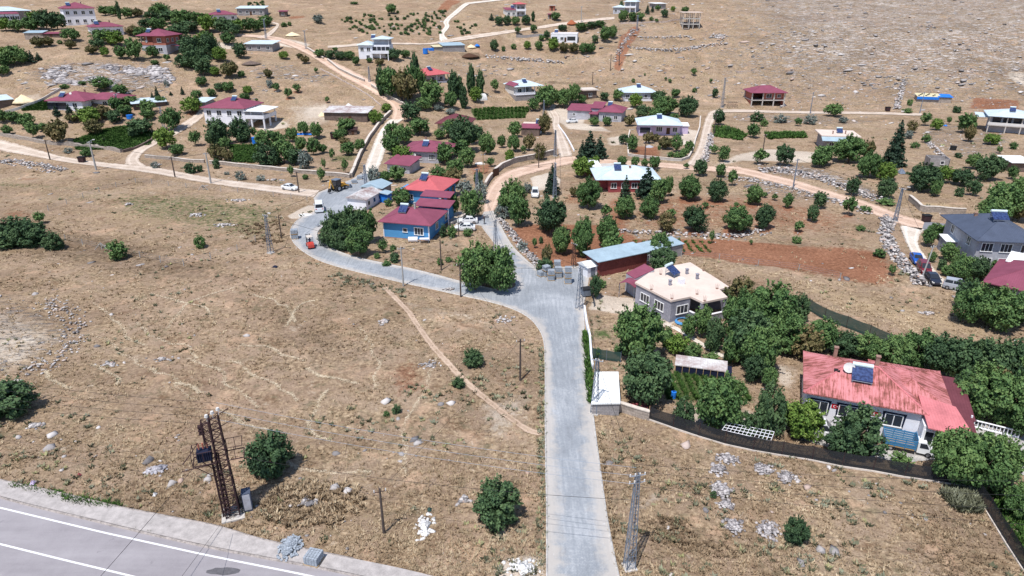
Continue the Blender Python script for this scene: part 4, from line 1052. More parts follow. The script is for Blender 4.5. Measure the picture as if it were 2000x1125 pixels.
o.walls(W * .35, 8.62, W * .62, 7, 3.4, "blue"); o.blk = (W * .35, 8.62, W * .62, 7); o.win('r', 2, 1, 1.2, 1.3, 0, bord=.2); o.shed(W * .32, 8.9, W * .8, 3.6, 4.1, 4.6, "maroon", .1); o.shed(W * .3, 13.2, W * .68, 3.0, 4.9, 5.4, "maroon", .1)
o.cols([(W * 1.08, 9.2)], -1, 4.2, "white", .08)
o = House("shed", "long low white outbuilding with rusty sheet roof beside the grey paved road", "shed", (716, 411), (765, 382))
W = o.W; o.walls(0, 0, W * .62, 4.6, 2.5, "white"); o.wins('f', 3, .9, .9, .9, mull=0); o.gable(0, 0, W * .62, 4.6, 2.5, .9, "rustsheet", .4); o.walls(W * .62 + .02, 0, W * .38, 5.2, 3.0, "stonewall"); o.gable(W * .62, 0, W * .38, 5.2, 3.0, .9, "galv", .35)
o.box("tarpaulin", "bluetarp", W * .5, W * .66, -2.2, -.1, -.5, 2.0); o.shed(W * .48, -2.3, W * .2, 2.4, 2.1, 2.5, "galv", .15)
o = House("house", "brick red walled house with pale metal roof among pine trees", "house", (1188, 376), (1248, 376))
W = o.W; o.walls(0, 0, W, 9, 3.1, "brickred"); o.wins('f', 3, 1.1); o.walls(-2.6, 2.5, 2.7, 6, 2.8, "brickred"); o.hip(-2.6, 0, W + 7, 10, 3.2, 2.2, "paleroof", .7); o.solar(W * .33, 3.6, o.zroof(W * .33, 3.2)); o.chim(W * .75, 4, o.zroof(W * .75, 4), .4)
o = House("shed", "small open shed with white slatted sheet roof and red wall by the pines", "shed", (1145, 344), (1172, 344))
W = o.W; o.walls(0, 0, W, 4.5, 1.9, "maroonwall"); o.shed(-.4, 0, W + .6, 6.5, 2.1, 2.6, "whitesheet", .3); o.walls(W + .1, .3, 4.2, 5, 1.9, "concrete"); o.slabroof(W + .1, .3, 4.2, 5, 1.9, .15, "concrete")
o = House("shed", "long shed with galvanised roof and dark red corrugated wall beside the paved yard", "shed", (1170, 541), (1262, 521))
W = o.W; o.walls(0, 0, W, 4.0, 2.7, "maroonwall"); o.shed(-.6, -.4, W + .6, 4.6, 2.9, 3.2, "galv", .1); o.walls(W + .1, .6, 8.5, 3.2, 2.4, "blockwall"); o.shed(W + .1, .6, 8.5, 3.2, 2.6, 2.9, "galv", .2); o.win('f', .9, .9, .7, .9)
o = House("hut", "small white gabled hut at the left end of the long red shed", "hut", (1147, 543), (1168, 538))
W = o.W; o.walls(0, 0, W, 2.6, 1.9, "white"); o.gable(0, 0, W, 2.6, 1.9, .6, "whitesheet", .25); o.door('f', W * .5, 0, .9, 1.7, "steel")
# grey flat-roofed house: outline measured at roof height
o = House("house", "unfinished grey plastered house with large flat pinkish roof slab", "house", (1312, 626), (1420, 612))
HZ = 3.6
OUT = [(1311, 589), (1349, 581), (1373, 592), (1421, 582), (1405, 567), (1424, 562), (1400, 546), (1372, 529), (1348, 514), (1279, 527), (1240, 553)]
ol = [o.local(plane_hit(u, v, HZ)) for u, v in OUT]
c0 = (sum(p[0] for p in ol) / len(ol), sum(p[1] for p in ol) / len(ol))
MB().prism(ol, HZ - .3, HZ).build("roof", M["slab"], o.e)
ins = [(c0[0] + (p[0] - c0[0]) * .975, c0[1] + (p[1] - c0[1]) * .975) for p in ol]
body = [ins[0], ins[1]] + [(ins[1][0] + .3, ins[1][1] + 3.2), (ins[5][0] - 1.0, ins[4][1] + .4)] + ins[5:]
MB().prism(body, -2, HZ - .3).build("wall", M["render_grey"], o.e)
def seg_frame(a, b):
    a = Vector((*a, 0)); b = Vector((*b, 0)); ex = (b - a).normalized(); return (a, ex, Vector((0, 0, 1)), Vector((ex.y, -ex.x, 0))), (b - a).length
def fr_win(o, fr, a, z, w, h, mull=2):
    o.frame_bak = o.frame; o.frame = lambda f, blk=None: fr; o.win('f', a, z, w, h, mull, bord=.1); o.frame = o.frame_bak
fr, L = seg_frame(ins[-1], ins[0])
for a in (.28, .68): fr_win(o, fr, L * a, 1.1, 1.8, 1.25)
fr, L = seg_frame(ins[0], ins[1]); fr_win(o, fr, L * .6, 1.1, 1.9, 1.25)
for p, q in ((ins[1], ins[2]), (ins[2], ins[3])):
    fr, L = seg_frame(p, q); MB().fbox(fr, 0, L, -.2, 1.1, -.2, 0).build("parapet", M["render_grey"], o.e); MB().fbox(fr, -.05, L + .05, 1.1, 1.22, -.26, .06).build("sill", M["white"], o.e)
MB().prism([ins[1], ins[2], ins[3], ins[4], (ins[4][0] - 2, ins[4][1] + .5), (ins[1][0] + .3, ins[1][1] + 3)], -2, .05).build("porch_floor", M["concrete"], o.e)
o.cols([(ins[2][0], ins[2][1] + .15), (ins[3][0] - .15, ins[3][1] + .15)], -2, HZ - .3, "render_grey", .2)
def rebar(x, y):
    m = MB()
    for dx in (-.12, .12):
        for dy in (-.12, .12): m.bar((x + dx, y + dy, HZ), (x + dx * 1.5, y + dy * 1.5, HZ + .8), .016)
    m.box(x - .15, x + .15, y - .15, y + .15, HZ, HZ + .12); m.build("rebar_stub", M["chimney"], o.e)
for u, v in ((1272, 568), (1312, 586), (1361, 577), (1376, 590), (1400, 566), (1361, 545), (1290, 538), (1374, 531)): rebar(*o.local(plane_hit(u, v, HZ)))
for u, v in ((1308, 559), (1361, 547), (1341, 537)): x, y = o.local(plane_hit(u, v, HZ)); o.chim(x, y, HZ, .8, .18, "render_grey")
x, y = o.local(plane_hit(1312, 540, HZ)); o.solar(x, y, HZ + .3, w=1.7, yaw=.5)
x, y = o.local(plane_hit(1330, 556, HZ)); m = MB().box(x - .4, x + .4, y - .4, y + .4, HZ, HZ + .9); m.build("water_tank", M["white"], o.e)
o = House("shed", "grey lean-to with a steep maroon sheet roof against the flat roofed house", "shed", (1226, 558), (1243, 570))
W = o.W; p_ = [o.local(plane_hit(u, v, z)) for (u, v), z in zip(((1223, 534), (1240, 545), (1278, 527), (1259, 516)), (3.0, 3.0, 4.2, 4.2))]
V_ = [(*p_[0], 3.0), (*p_[1], 3.0), (*p_[2], 4.2), (*p_[3], 4.2)]
MB().add(V_ + [(a, b, c + .12) for a, b, c in V_], [(0, 3, 2, 1), (4, 5, 6, 7), (0, 1, 5, 4), (1, 2, 6, 5), (2, 3, 7, 6), (3, 0, 4, 7)]).build("roof", M["maroon"], o.e)
MB().add([(a, b, -1) for a, b, c in V_] + V_, [(0, 3, 2, 1), (4, 5, 6, 7), (0, 1, 5, 4), (1, 2, 6, 5), (2, 3, 7, 6), (3, 0, 4, 7)]).build("wall", M["render_light"], o.e)
o = House("canopy", "small arched maroon canopy on posts left of the flat roofed house", "canopy", (1207, 580), (1238, 588))
W = o.W; m = MB(); rings = []
for k in range(7):
    a = k / 6; rings.append([(W * a, 0, 2.3 + .55 * math.sin(math.pi * a)), (W * a, 2.6, 2.3 + .55 * math.sin(math.pi * a)), (W * a, 2.6, 2.38 + .55 * math.sin(math.pi * a)), (W * a, 0, 2.38 + .55 * math.sin(math.pi * a))])
m.loft(rings); m.build("roof", M["maroon"], o.e)
for x in (.1, W - .1):
    for y in (.1, 2.5): MB().bar((x, y, -.3), (x, y, 2.4), .05).build("post", M["steel"], o.e)
o = House("house", "two storey grey house with large dark slate grey roof, right edge", "house", (1897, 524), (2012, 531))
W = o.W; o.walls(0, 0, W, 13, 5.4, "render_light"); 
for a in (.16, .48, .82): o.win('f', W * a, 3.4, 1.7, 1.4, 2, bord=.12)
for a in (.2, .5, .8): o.win('f', W * a, .7, 1.7, 1.4, 2)
o.wins('l', 2, 3.4, 1.1, 1.4); o.hip(0, 0, W, 13, 5.4, 2.4, "greyroof", .9); o.solar(W * .5, 5.0, o.zroof(W * .5, 4.6), w=2.6); o.chim(W * .3, 9, o.zroof(W * .3, 9), .5); o.walls(-1.8, 7, 1.8, 3, 2.4, "render_grey"); o.shed(-1.8, 7, 1.8, 3, 2.5, 2.8, "whitesheet", .2)
o = House("house", "low house with glossy maroon roof and white ridge sheet, right edge", "house", (1962, 596), (2060, 618), MG)
W = o.W; o.walls(0, 0, W, 12, 3, "render_grey"); o.wins('f', 3, 1); o.hip(-3, 0, W + 3, 12, 3, 2.6, "maroon", .6); o.walls(-2, 10, 5, 3.4, 3.2, "white"); o.shed(-2, 10, 5, 3.4, 3.9, 4.5, "whitesheet", .4)
# big weathered house, lower right
o = House("house", "white bungalow with large rust streaked red roof and two small flags on its wall", "house", (1566, 824), (1785, 866))
W = o.W; D = 9.0; o.walls(0, 0, W, D, 4.0, "white")
for a, w_, mu in ((.13, 1.5, 1), (.42, 2.6, 2), (.78, 1.6, 1)):
    o.win('f', W * a, 1.75, w_, 1.35, mu)
    fr = o.frame('f'); m = MB(); x = W * a
    m.fbox(fr, x - w_ / 2 - .34, x + w_ / 2 + .34, 3.2, 3.38, -.05, .06)
    for sg in (-1, 1):
        for k in range(5): m.fbox(fr, x + sg * (w_ / 2 + .12) - (.05 if sg > 0 else .2 - .02 * k), x + sg * (w_ / 2 + .12) + (.2 - .02 * k if sg > 0 else .05), 3.2 - .33 * (k + 1), 3.2 - .33 * k - .03, -.05, .05)
    m.build("window_surround", M["frame_dark"], o.e)
for a in (.27, .625):
    fr = o.frame('f'); x = W * a; fl = MB().fbox(fr, x - .42, x + .42, 2.55, 3.1, 0, .05).build("flag", M["flagred"], o.e)
    m = MB(); c_ = Vector((x - .1, -.06, 2.83))
    P = []; A_ = np.linspace(.5, 2 * math.pi - .5, 14)
    outer = [(c_.x + .16 * math.cos(t), -.065, c_.z + .16 * math.sin(t)) for t in A_]; inner = [(c_.x + .04 + .125 * math.cos(t), -.065, c_.z + .125 * math.sin(t)) for t in A_]
    n_ = len(A_); m.add(outer + inner, [(i, i + 1, n_ + i + 1, n_ + i) for i in range(n_ - 1)])
    st = [(x + .14 + (.085 if k % 2 == 0 else .035) * math.cos(k * math.pi / 5 + math.pi), -.065, 2.83 + (.085 if k % 2 == 0 else .035) * math.sin(k * math.pi / 5 + math.pi)) for k in range(10)]
    m.add(st, [tuple(range(10))]); m.build("crescent_and_star", M["white"], fl)
o.hip(0, 0, W, D, 4.0, 2.2, "weathered", .5, k=W * .42); r1_ = o.r
sx, sy = W * .47, D * .30
o.solar(sx, sy, o.zroof(sx, sy) - .1, w=2.1); o.dish(W * .35, D * .36, o.zroof(W * .35, D * .36) + .1, .6); o.chim(W * .26, D * .93, o.zroof(W * .26, D * .93), 1.3, .2); o.chim(W * .62, D * .62, o.zroof(W * .62, D * .62), 1.2, .2)
x = W * .25; MB().box(x - .3, x + .3, D * .35 - .25, D * .35 + .25, o.zroof(x, D * .35) - .1, o.zroof(x, D * .35) + .12).build("roof_hatch", M["black"], o.e)
m = MB(); X0, Y0, WW, DD, zz, rh_, kk = r1_
for a, b in (((X0, Y0, zz), (X0 + kk, Y0 + DD / 2, zz + rh_)), ((X0 + WW, Y0, zz), (X0 + WW - kk, Y0 + DD / 2, zz + rh_)), ((X0 + kk, Y0 + DD / 2, zz + rh_), (X0 + WW - kk, Y0 + DD / 2, zz + rh_))): m.bar(a, b, .11)
m.build("ridge_cap", M["pinkroof"], o.e)
o.walls(W + .02, 1.5, 3.2, 8.0, 3.8, "white"); o.hip(W - 4, 1.2, 6.6, 8.4, 4.0, 1.4, "weathered", .5)
o.walls(W + .04, -1.6, 3.2, 3.0, 3.4, "white"); o.win('f', 1.5, 1.3, 2.4, 1.5, 2, fm="frame_white", bord=.16)
V_ = [(W - .3, 2.2, 4.75), (W + 3.2, 1.6, 4.4), (W + 4.6, -2.4, 3.3), (W + .3, -2.2, 3.5)]
MB().add(V_ + [(a, b, c + .12) for a, b, c in V_], [(0, 3, 2, 1), (4, 5, 6, 7), (0, 1, 5, 4), (1, 2, 6, 5), (2, 3, 7, 6), (3, 0, 4, 7)]).build("porch_roof", M["pinkroof"], o.e)
o.shed(W + 3.3, 1.6, 1.9, 7.6, 3.2, 3.9, "darkmaroon", .1); o.shed(W + 3.6, -1.4, 1.3, 2.6, 2.95, 3.3, "darkmaroon", .1)
o.cols([(W + 5.0, 2), (W + 5.0, 9)], -.5, 3.6, "white", .08)
# white roofed shed by the lattice pole
o = House("shed", "low shed with bright white flat sheet roof beside the lattice pole", "shed", (1156, 801), (1213, 800))
W = o.W; zr = 1.6
_p = [o.local(plane_hit(u, v, zr + .2)) for u, v in ((1155, 786), (1212, 785), (1208, 724), (1161, 724))]
_c = (sum(q[0] for q in _p) / 4, sum(q[1] for q in _p) / 4); MB().prism([(_c[0] + (q[0] - _c[0]) * .94, _c[1] + (q[1] - _c[1]) * .96) for q in _p], -1.5, zr).build("wall", M["blockwall"], o.e)
MB().prism(_p, zr, zr + .18).build("roof", M["whitesheet"], o.e)
o = House("henhouse", "low patched metal hen house behind the potato rows", "hen house", (1318, 728), (1428, 742))
W = o.W; m = MB(); o.walls(0, 0, W, 1.8, 1.0, "frame_dark"); o.shed(0, 0, W * .9, 2.0, 1.1, 1.4, "rustsheet", .1)
for k in range(9): o.cols([(W * k / 8, -.12)], -.2, 1.1, "wood", .03)
o = House("blockhouse", "roofless grey blockwork box standing among the right hand trees", "unfinished hut", (1813, 326), (1851, 329))
W = o.W
for a in ((0, 0, W, 0), (0, 4, W, 4), (0, 0, 0, 4), (W, 0, W, 4)): MB().box(min(a[0], a[2]) - .1, max(a[0], a[2]) + .1, min(a[1], a[3]) - .1, max(a[1], a[3]) + .1, -1, 2.6 + (.003 if a[0] == a[2] else 0)).build("wall", M["blockwall"], o.e)
o.blk = (0, -.1, W, 4); o.win('f', W * .65, 1.1, .8, .8, 0)
o = House("house", "flat roofed house with slanting blue awning left of the tall spruce", "house", (1608, 295), (1672, 296))
W = o.W; o.walls(0, 1.5, W, 9, 4.2, "blockwall"); o.wins('f', 2, 1.2); o.slabroof(-.5, 1.5, W + 1, 9, 4.2, .3, "slab", .5); V_ = [(-1, -1, 3.2), (W * .8, -1, 3.2), (W * .8, 1.4, 4.2), (-1, 1.4, 4.2)]
MB().add(V_ + [(a, b, c + .1) for a, b, c in V_], [(0, 3, 2, 1), (4, 5, 6, 7), (0, 1, 5, 4), (1, 2, 6, 5), (2, 3, 7, 6), (3, 0, 4, 7)]).build("awning", M["galv"], o.e); o.solar(W * .55, 6, 4.6)
o.chim(W * .3, 4, 4.5, .8, .15); o.chim(W * .7, 4.5, 4.5, .9, .15)
o = House("house", "two storey house with pale blue roof and dark glazed terrace, right edge", "house", (1932, 259), (2015, 266))
W = o.W; o.walls(0, 2.5, W, 9, 5.6, "render_light"); o.wins('f', 4, 3.4, 2.2, 1.5, mull=2, fm="frame_dark"); o.box("terrace", "concrete", -1, W, 0, 2.5, 2.5, 2.8); o.rail(-1, .1, W, .1, 2.8, .8, "offwhite"); o.cols([(-.8, .2), (W * .35, .2), (W * .7, .2)], -2, 5.4, "concrete"); o.hip(-1, 0, W + 1, 12, 5.6, 2.0, "paleroof", .7); o.solar(W * .45, 4, o.zroof(W * .45, 4)); o.shed(-4, 5, 4, 7, 4.4, 4.9, "paleroof", .3)
o = House("shed", "grey hut covered by a weighted blue and cream tarpaulin on the stony slope", "shed", (1791, 199), (1857, 202))
W = o.W; o.walls(0, 0, W, 5, 2.2, "stonewall"); o.shed(0, 0, W * .66, 5, 2.3, 3.0, "cream", .35); o.shed(W * .62, 0, W * .38, 5, 2.35, 2.9, "bluetarp", .4); o.box("tarpaulin", "bluetarp", -.4, W * .62, -.45, -.33, 1.3, 2.4)
for k in range(8): x = .5 + k * W * .07; MB().bar((x, 1 + (k % 3) * 1.3, 2.45 + (1 + (k % 3) * 1.3) * .14), (x, 1 + (k % 3) * 1.3, 2.7 + (1 + (k % 3) * 1.3) * .14), .35, 8).build("roof_weight", M["tyre"], o.e)
simple("white roofed open shelter at the right edge beneath the tree line", (1973, 336), (2012, 337), 6, 2.6, "darkstone", "whitesheet", .4, 0, name="shelter", cat="shelter", kind='shed', over=.6)
# ------------------------------------------------------------ foliage
def leaf_mat(key, c1, c2, c3, tr=.0):
    m, nt, b = new_mat(key)
    t = nd(nt, "Attribute", attribute_name="tint").outputs["Fac"]
    oi = nd(nt, "ObjectInfo").outputs["Random"]
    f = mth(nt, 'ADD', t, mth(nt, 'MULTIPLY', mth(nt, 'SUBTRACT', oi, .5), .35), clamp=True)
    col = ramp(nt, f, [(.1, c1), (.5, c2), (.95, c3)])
    nt.links.new(col, b.inputs["Base Color"]); b.inputs["Roughness"].default_value = .7; b.inputs["Specular IOR Level"].default_value = .2
    M[key] = m
leaf_mat("leaf", (.042, .086, .030), (.084, .158, .052), (.16, .245, .082))
leaf_mat("leaf_bright", (.055, .11, .02), (.11, .19, .035), (.19, .27, .06))
leaf_mat("leaf_dark", (.030, .060, .030), (.056, .106, .047), (.10, .16, .068))
leaf_mat("leaf_silver", (.11, .14, .125), (.19, .225, .20), (.30, .335, .30))
leaf_mat("leaf_conif", (.016, .034, .024), (.030, .058, .036), (.055, .09, .052))
leaf_mat("leaf_autumn", (.07, .08, .03), (.13, .12, .05), (.22, .17, .08))
plain("bark", (.17, .125, .09), .95, .3, 3)
plain("bark_pale", (.34, .29, .24), .95, .3, 3)

def quads(C, N, S, rng, tint, asp=1.0):
    """leaf clumps: a bent pair of faces at each centre C facing N with size S"""
    n = len(C); a = rng.normal(size=(n, 3)); N = N + a * .75; N /= np.linalg.norm(N, axis=1)[:, None]
    U = np.cross(N, rng.normal(size=(n, 3))); U /= np.linalg.norm(U, axis=1)[:, None] + 1e-9; W = np.cross(N, U)
    S = S[:, None]; b = N * S * .35
    P = np.stack([C - U * S - W * S * asp * .5, C + U * S * .1 - W * S * asp + b, C + U * S + W * S * asp * .4, C - U * S * .2 + W * S * asp + b * .6], 1)
    return P.reshape(-1, 3), np.arange(4 * n).reshape(n, 4), np.repeat(tint, 4)
def crown_mesh(name, seed, n=2600, lobes=13, size=.042, z0=.16, mat="leaf", shape=(1, 1), top=.8, ragged=.5, hollow=.55):
    rng = np.random.default_rng(seed); C = []; N = []; T = []
    for k in range(lobes):
        az = k * 2.4 + rng.uniform(-.5, .5); h = (k + .5) / lobes
        rad = .33 * math.sqrt(max(.05, 1 - (2 * h - 1) ** 2 * .8)) * rng.uniform(.55, 1.15)
        c = np.array([math.cos(az) * rad * shape[0], math.sin(az) * rad * shape[0], z0 + (1 - z0) * (.18 + h * .64)])
        r = rng.uniform(.10, .22) * (1.15 - .45 * h)
        m = n // lobes; d = rng.normal(size=(m, 3)); d /= np.linalg.norm(d, axis=1)[:, None]
        q = rng.uniform(hollow, 1.08, m) ** .7 * (1 + ragged * .35 * rng.standard_normal(m).clip(-1, 1.6) * .5)
        C.append(c + d * (r * q)[:, None] * np.array([1, 1, .9])); N.append(d * 1.0 + np.array([0, 0, .45])); T.append(np.full(m, rng.uniform(.25, .75)) + rng.normal(0, .16, m) )
    for k in range(26):
        az = rng.uniform(0, 6.283); el = rng.uniform(-.1, 1.45); d = np.array([math.cos(az) * math.cos(el), math.sin(az) * math.cos(el), math.sin(el)])
        m = max(4, n // 170); t = rng.uniform(.6, 1.12, m)[:, None]; b0 = np.array([0, 0, z0 + (1 - z0) * .45])
        C.append(b0 + d * t * np.array([.47 * shape[0], .47 * shape[0], (1 - z0) * .53]) + rng.normal(0, .018, (m, 3))); N.append(np.tile(d + np.array([0, 0, .5]), (m, 1))); T.append(np.full(m, rng.uniform(.4, .8)))
    C = np.concatenate(C); N = np.concatenate(N); T = np.concatenate(T)
    s = 1.0 / max(1e-3, (np.percentile(np.abs(C[:, :2]), 98) * 2)); C[:, :2] *= s
    zz = np.percentile(C[:, 2], 99.3); zl = np.percentile(C[:, 2], 1); C[:, 2] = z0 + (C[:, 2] - zl) / (zz - zl) * (1 - z0)
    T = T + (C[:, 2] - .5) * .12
    P, F, Tt = quads(C, N, rng.uniform(.6, 1.35, len(C)) * size, rng, T)
    me = mesh_np(name, P, F, M[mat], {"tint": np.repeat(Tt[:, None], 3, 1)})
    COL.objects.unlink(me); return me
def conifer_mesh(name, seed, levels=16, size=.05, mat="leaf_conif", droop=.25, dens=1.0, z0=.06):
    rng = np.random.default_rng(seed); C = []; N = []; T = []
    for k in range(levels):
        h = k / (levels - 1); R_ = .5 * (1 - h) ** .85 + .02; nb = int(14 * (1 - h) + 5)
        for j in range(nb):
            az = rng.uniform(0, 6.283); L = R_ * rng.uniform(.75, 1.1); m = max(3, int(22 * dens * L / .5))
            t = rng.uniform(.15, 1, m); sp = rng.normal(0, .05, m) * t
            x = np.cos(az) * t * L - np.sin(az) * sp; y = np.sin(az) * t * L + np.cos(az) * sp
            z = z0 + (1 - z0) * (h * .97) - droop * .35 * (t * L) + rng.normal(0, .006, m)
            C.append(np.stack([x, y, z], 1)); N.append(np.tile([np.cos(az) * .5, np.sin(az) * .5, 1.0], (m, 1))); T.append(np.full(m, rng.uniform(.2, .6)) + t * .25)
    C = np.concatenate(C); N = np.concatenate(N); T = np.concatenate(T)
    P, F, Tt = quads(C, N, rng.uniform(.6, 1.3, len(C)) * size * .6, rng, T)
    me = mesh_np(name, P, F, M[mat], {"tint": np.repeat(Tt[:, None], 3, 1)}); COL.objects.unlink(me); return me
def trunk_mesh(name, seed, r=.04, hs=.45, limbs=5, mat="bark", spread=.3):
    rng = random.Random(seed); m = MB()
    p = [(0, 0, -.04), (rng.uniform(-.02, .02), rng.uniform(-.02, .02), hs * .5), (rng.uniform(-.03, .03), rng.uniform(-.03, .03), hs)]
    m.bar(p[0], p[1], r, 7, r * .8); m.bar(p[1], p[2], r * .8, 7, r * .6)
    for k in range(limbs):
        a = k * 2.4 + rng.uniform(-.4, .4); b = Vector(p[1]).lerp(Vector(p[2]), rng.uniform(.2, 1)); e = b + Vector((math.cos(a) * spread, math.sin(a) * spread, rng.uniform(.2, .4)))
        mid = b.lerp(e, .5) + Vector((0, 0, -.03)); m.bar(b, mid, r * .45, 5, r * .33); m.bar(mid, e, r * .33, 5, r * .12)
    o = m.build(name, M[mat]); COL.objects.unlink(o); return o
KIND = {}
def reg(k, crowns, trunks): KIND[k] = (crowns, trunks)
TR = [trunk_mesh("trunk", i) for i in range(3)]
TRt = [trunk_mesh("trunk", 10 + i, .035, .38, 6, "bark", .26) for i in range(2)]
TRs = [trunk_mesh("trunk", 20, .03, .8, 0)]
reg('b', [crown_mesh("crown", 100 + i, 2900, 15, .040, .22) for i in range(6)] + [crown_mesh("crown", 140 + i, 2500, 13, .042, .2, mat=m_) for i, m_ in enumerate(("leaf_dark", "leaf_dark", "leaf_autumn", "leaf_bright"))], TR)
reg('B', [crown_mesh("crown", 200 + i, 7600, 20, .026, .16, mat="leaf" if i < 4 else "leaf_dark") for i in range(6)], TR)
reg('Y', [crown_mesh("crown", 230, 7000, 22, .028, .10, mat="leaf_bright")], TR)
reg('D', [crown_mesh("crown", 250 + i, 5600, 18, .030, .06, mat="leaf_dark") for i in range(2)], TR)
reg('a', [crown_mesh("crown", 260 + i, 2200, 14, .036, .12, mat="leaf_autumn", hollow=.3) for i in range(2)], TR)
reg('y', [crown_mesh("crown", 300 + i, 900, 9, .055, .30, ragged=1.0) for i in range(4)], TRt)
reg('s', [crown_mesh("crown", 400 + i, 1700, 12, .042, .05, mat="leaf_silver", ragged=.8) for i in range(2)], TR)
reg('p', [crown_mesh("crown", 500 + i, 2600, 18, .05, .08, mat="leaf_dark") for i in range(2)], TRs)
reg('c', [conifer_mesh("crown", 600 + i, 22, .045, dens=1.6) for i in range(2)], TRs)
reg('n', [conifer_mesh("crown", 620 + i, 10, .085, droop=-.15, z0=.12) for i in range(3)], TRs)
reg('k', [crown_mesh("bush", 700 + i, 1700, 12, .045, .0) for i in range(3)] + [crown_mesh("bush", 720, 1500, 11, .045, .0, mat="leaf_dark")], None)
reg('K', [crown_mesh("bush", 730 + i, 7000, 20, .028, .0, mat="leaf_dark", hollow=.4) for i in range(3)], None)
reg('S', [crown_mesh("bush", 760, 1400, 10, .04, .0, mat="leaf_silver", ragged=.9)], None)
NAMES = {'b': ("orchard_tree", "tree"), 'B': ("walnut_tree", "tree"), 'Y': ("leafy_tree", "tree"), 'D': ("leafy_tree", "tree"), 'a': ("sparse_tree", "tree"), 'y': ("young_tree", "tree"), 's': ("silver_tree", "tree"), 'p': ("poplar_tree", "tree"), 'c': ("spruce_tree", "tree"), 'n': ("pine_tree", "tree"), 'k': ("bush", "bush"), 'K': ("bush", "bush"), 'S': ("silver_bush", "bush")}
DESC = {'b': "leafy green tree", 'B': "broad dark green walnut tree", 'Y': "bright yellow green tree", 'D': "dense dark green tree", 'a': "sparse olive tinged tree", 'y': "young thin trunked tree", 's': "silvery grey green tree", 'p': "tall narrow poplar", 'c': "conical spruce", 'n': "dark pine", 'k': "low green bush", 'K': "dense dark bush", 'S': "silvery low bush"}
ORD = "first second third fourth fifth sixth seventh eighth ninth tenth eleventh twelfth thirteenth fourteenth fifteenth sixteenth seventeenth eighteenth nineteenth twentieth".split()
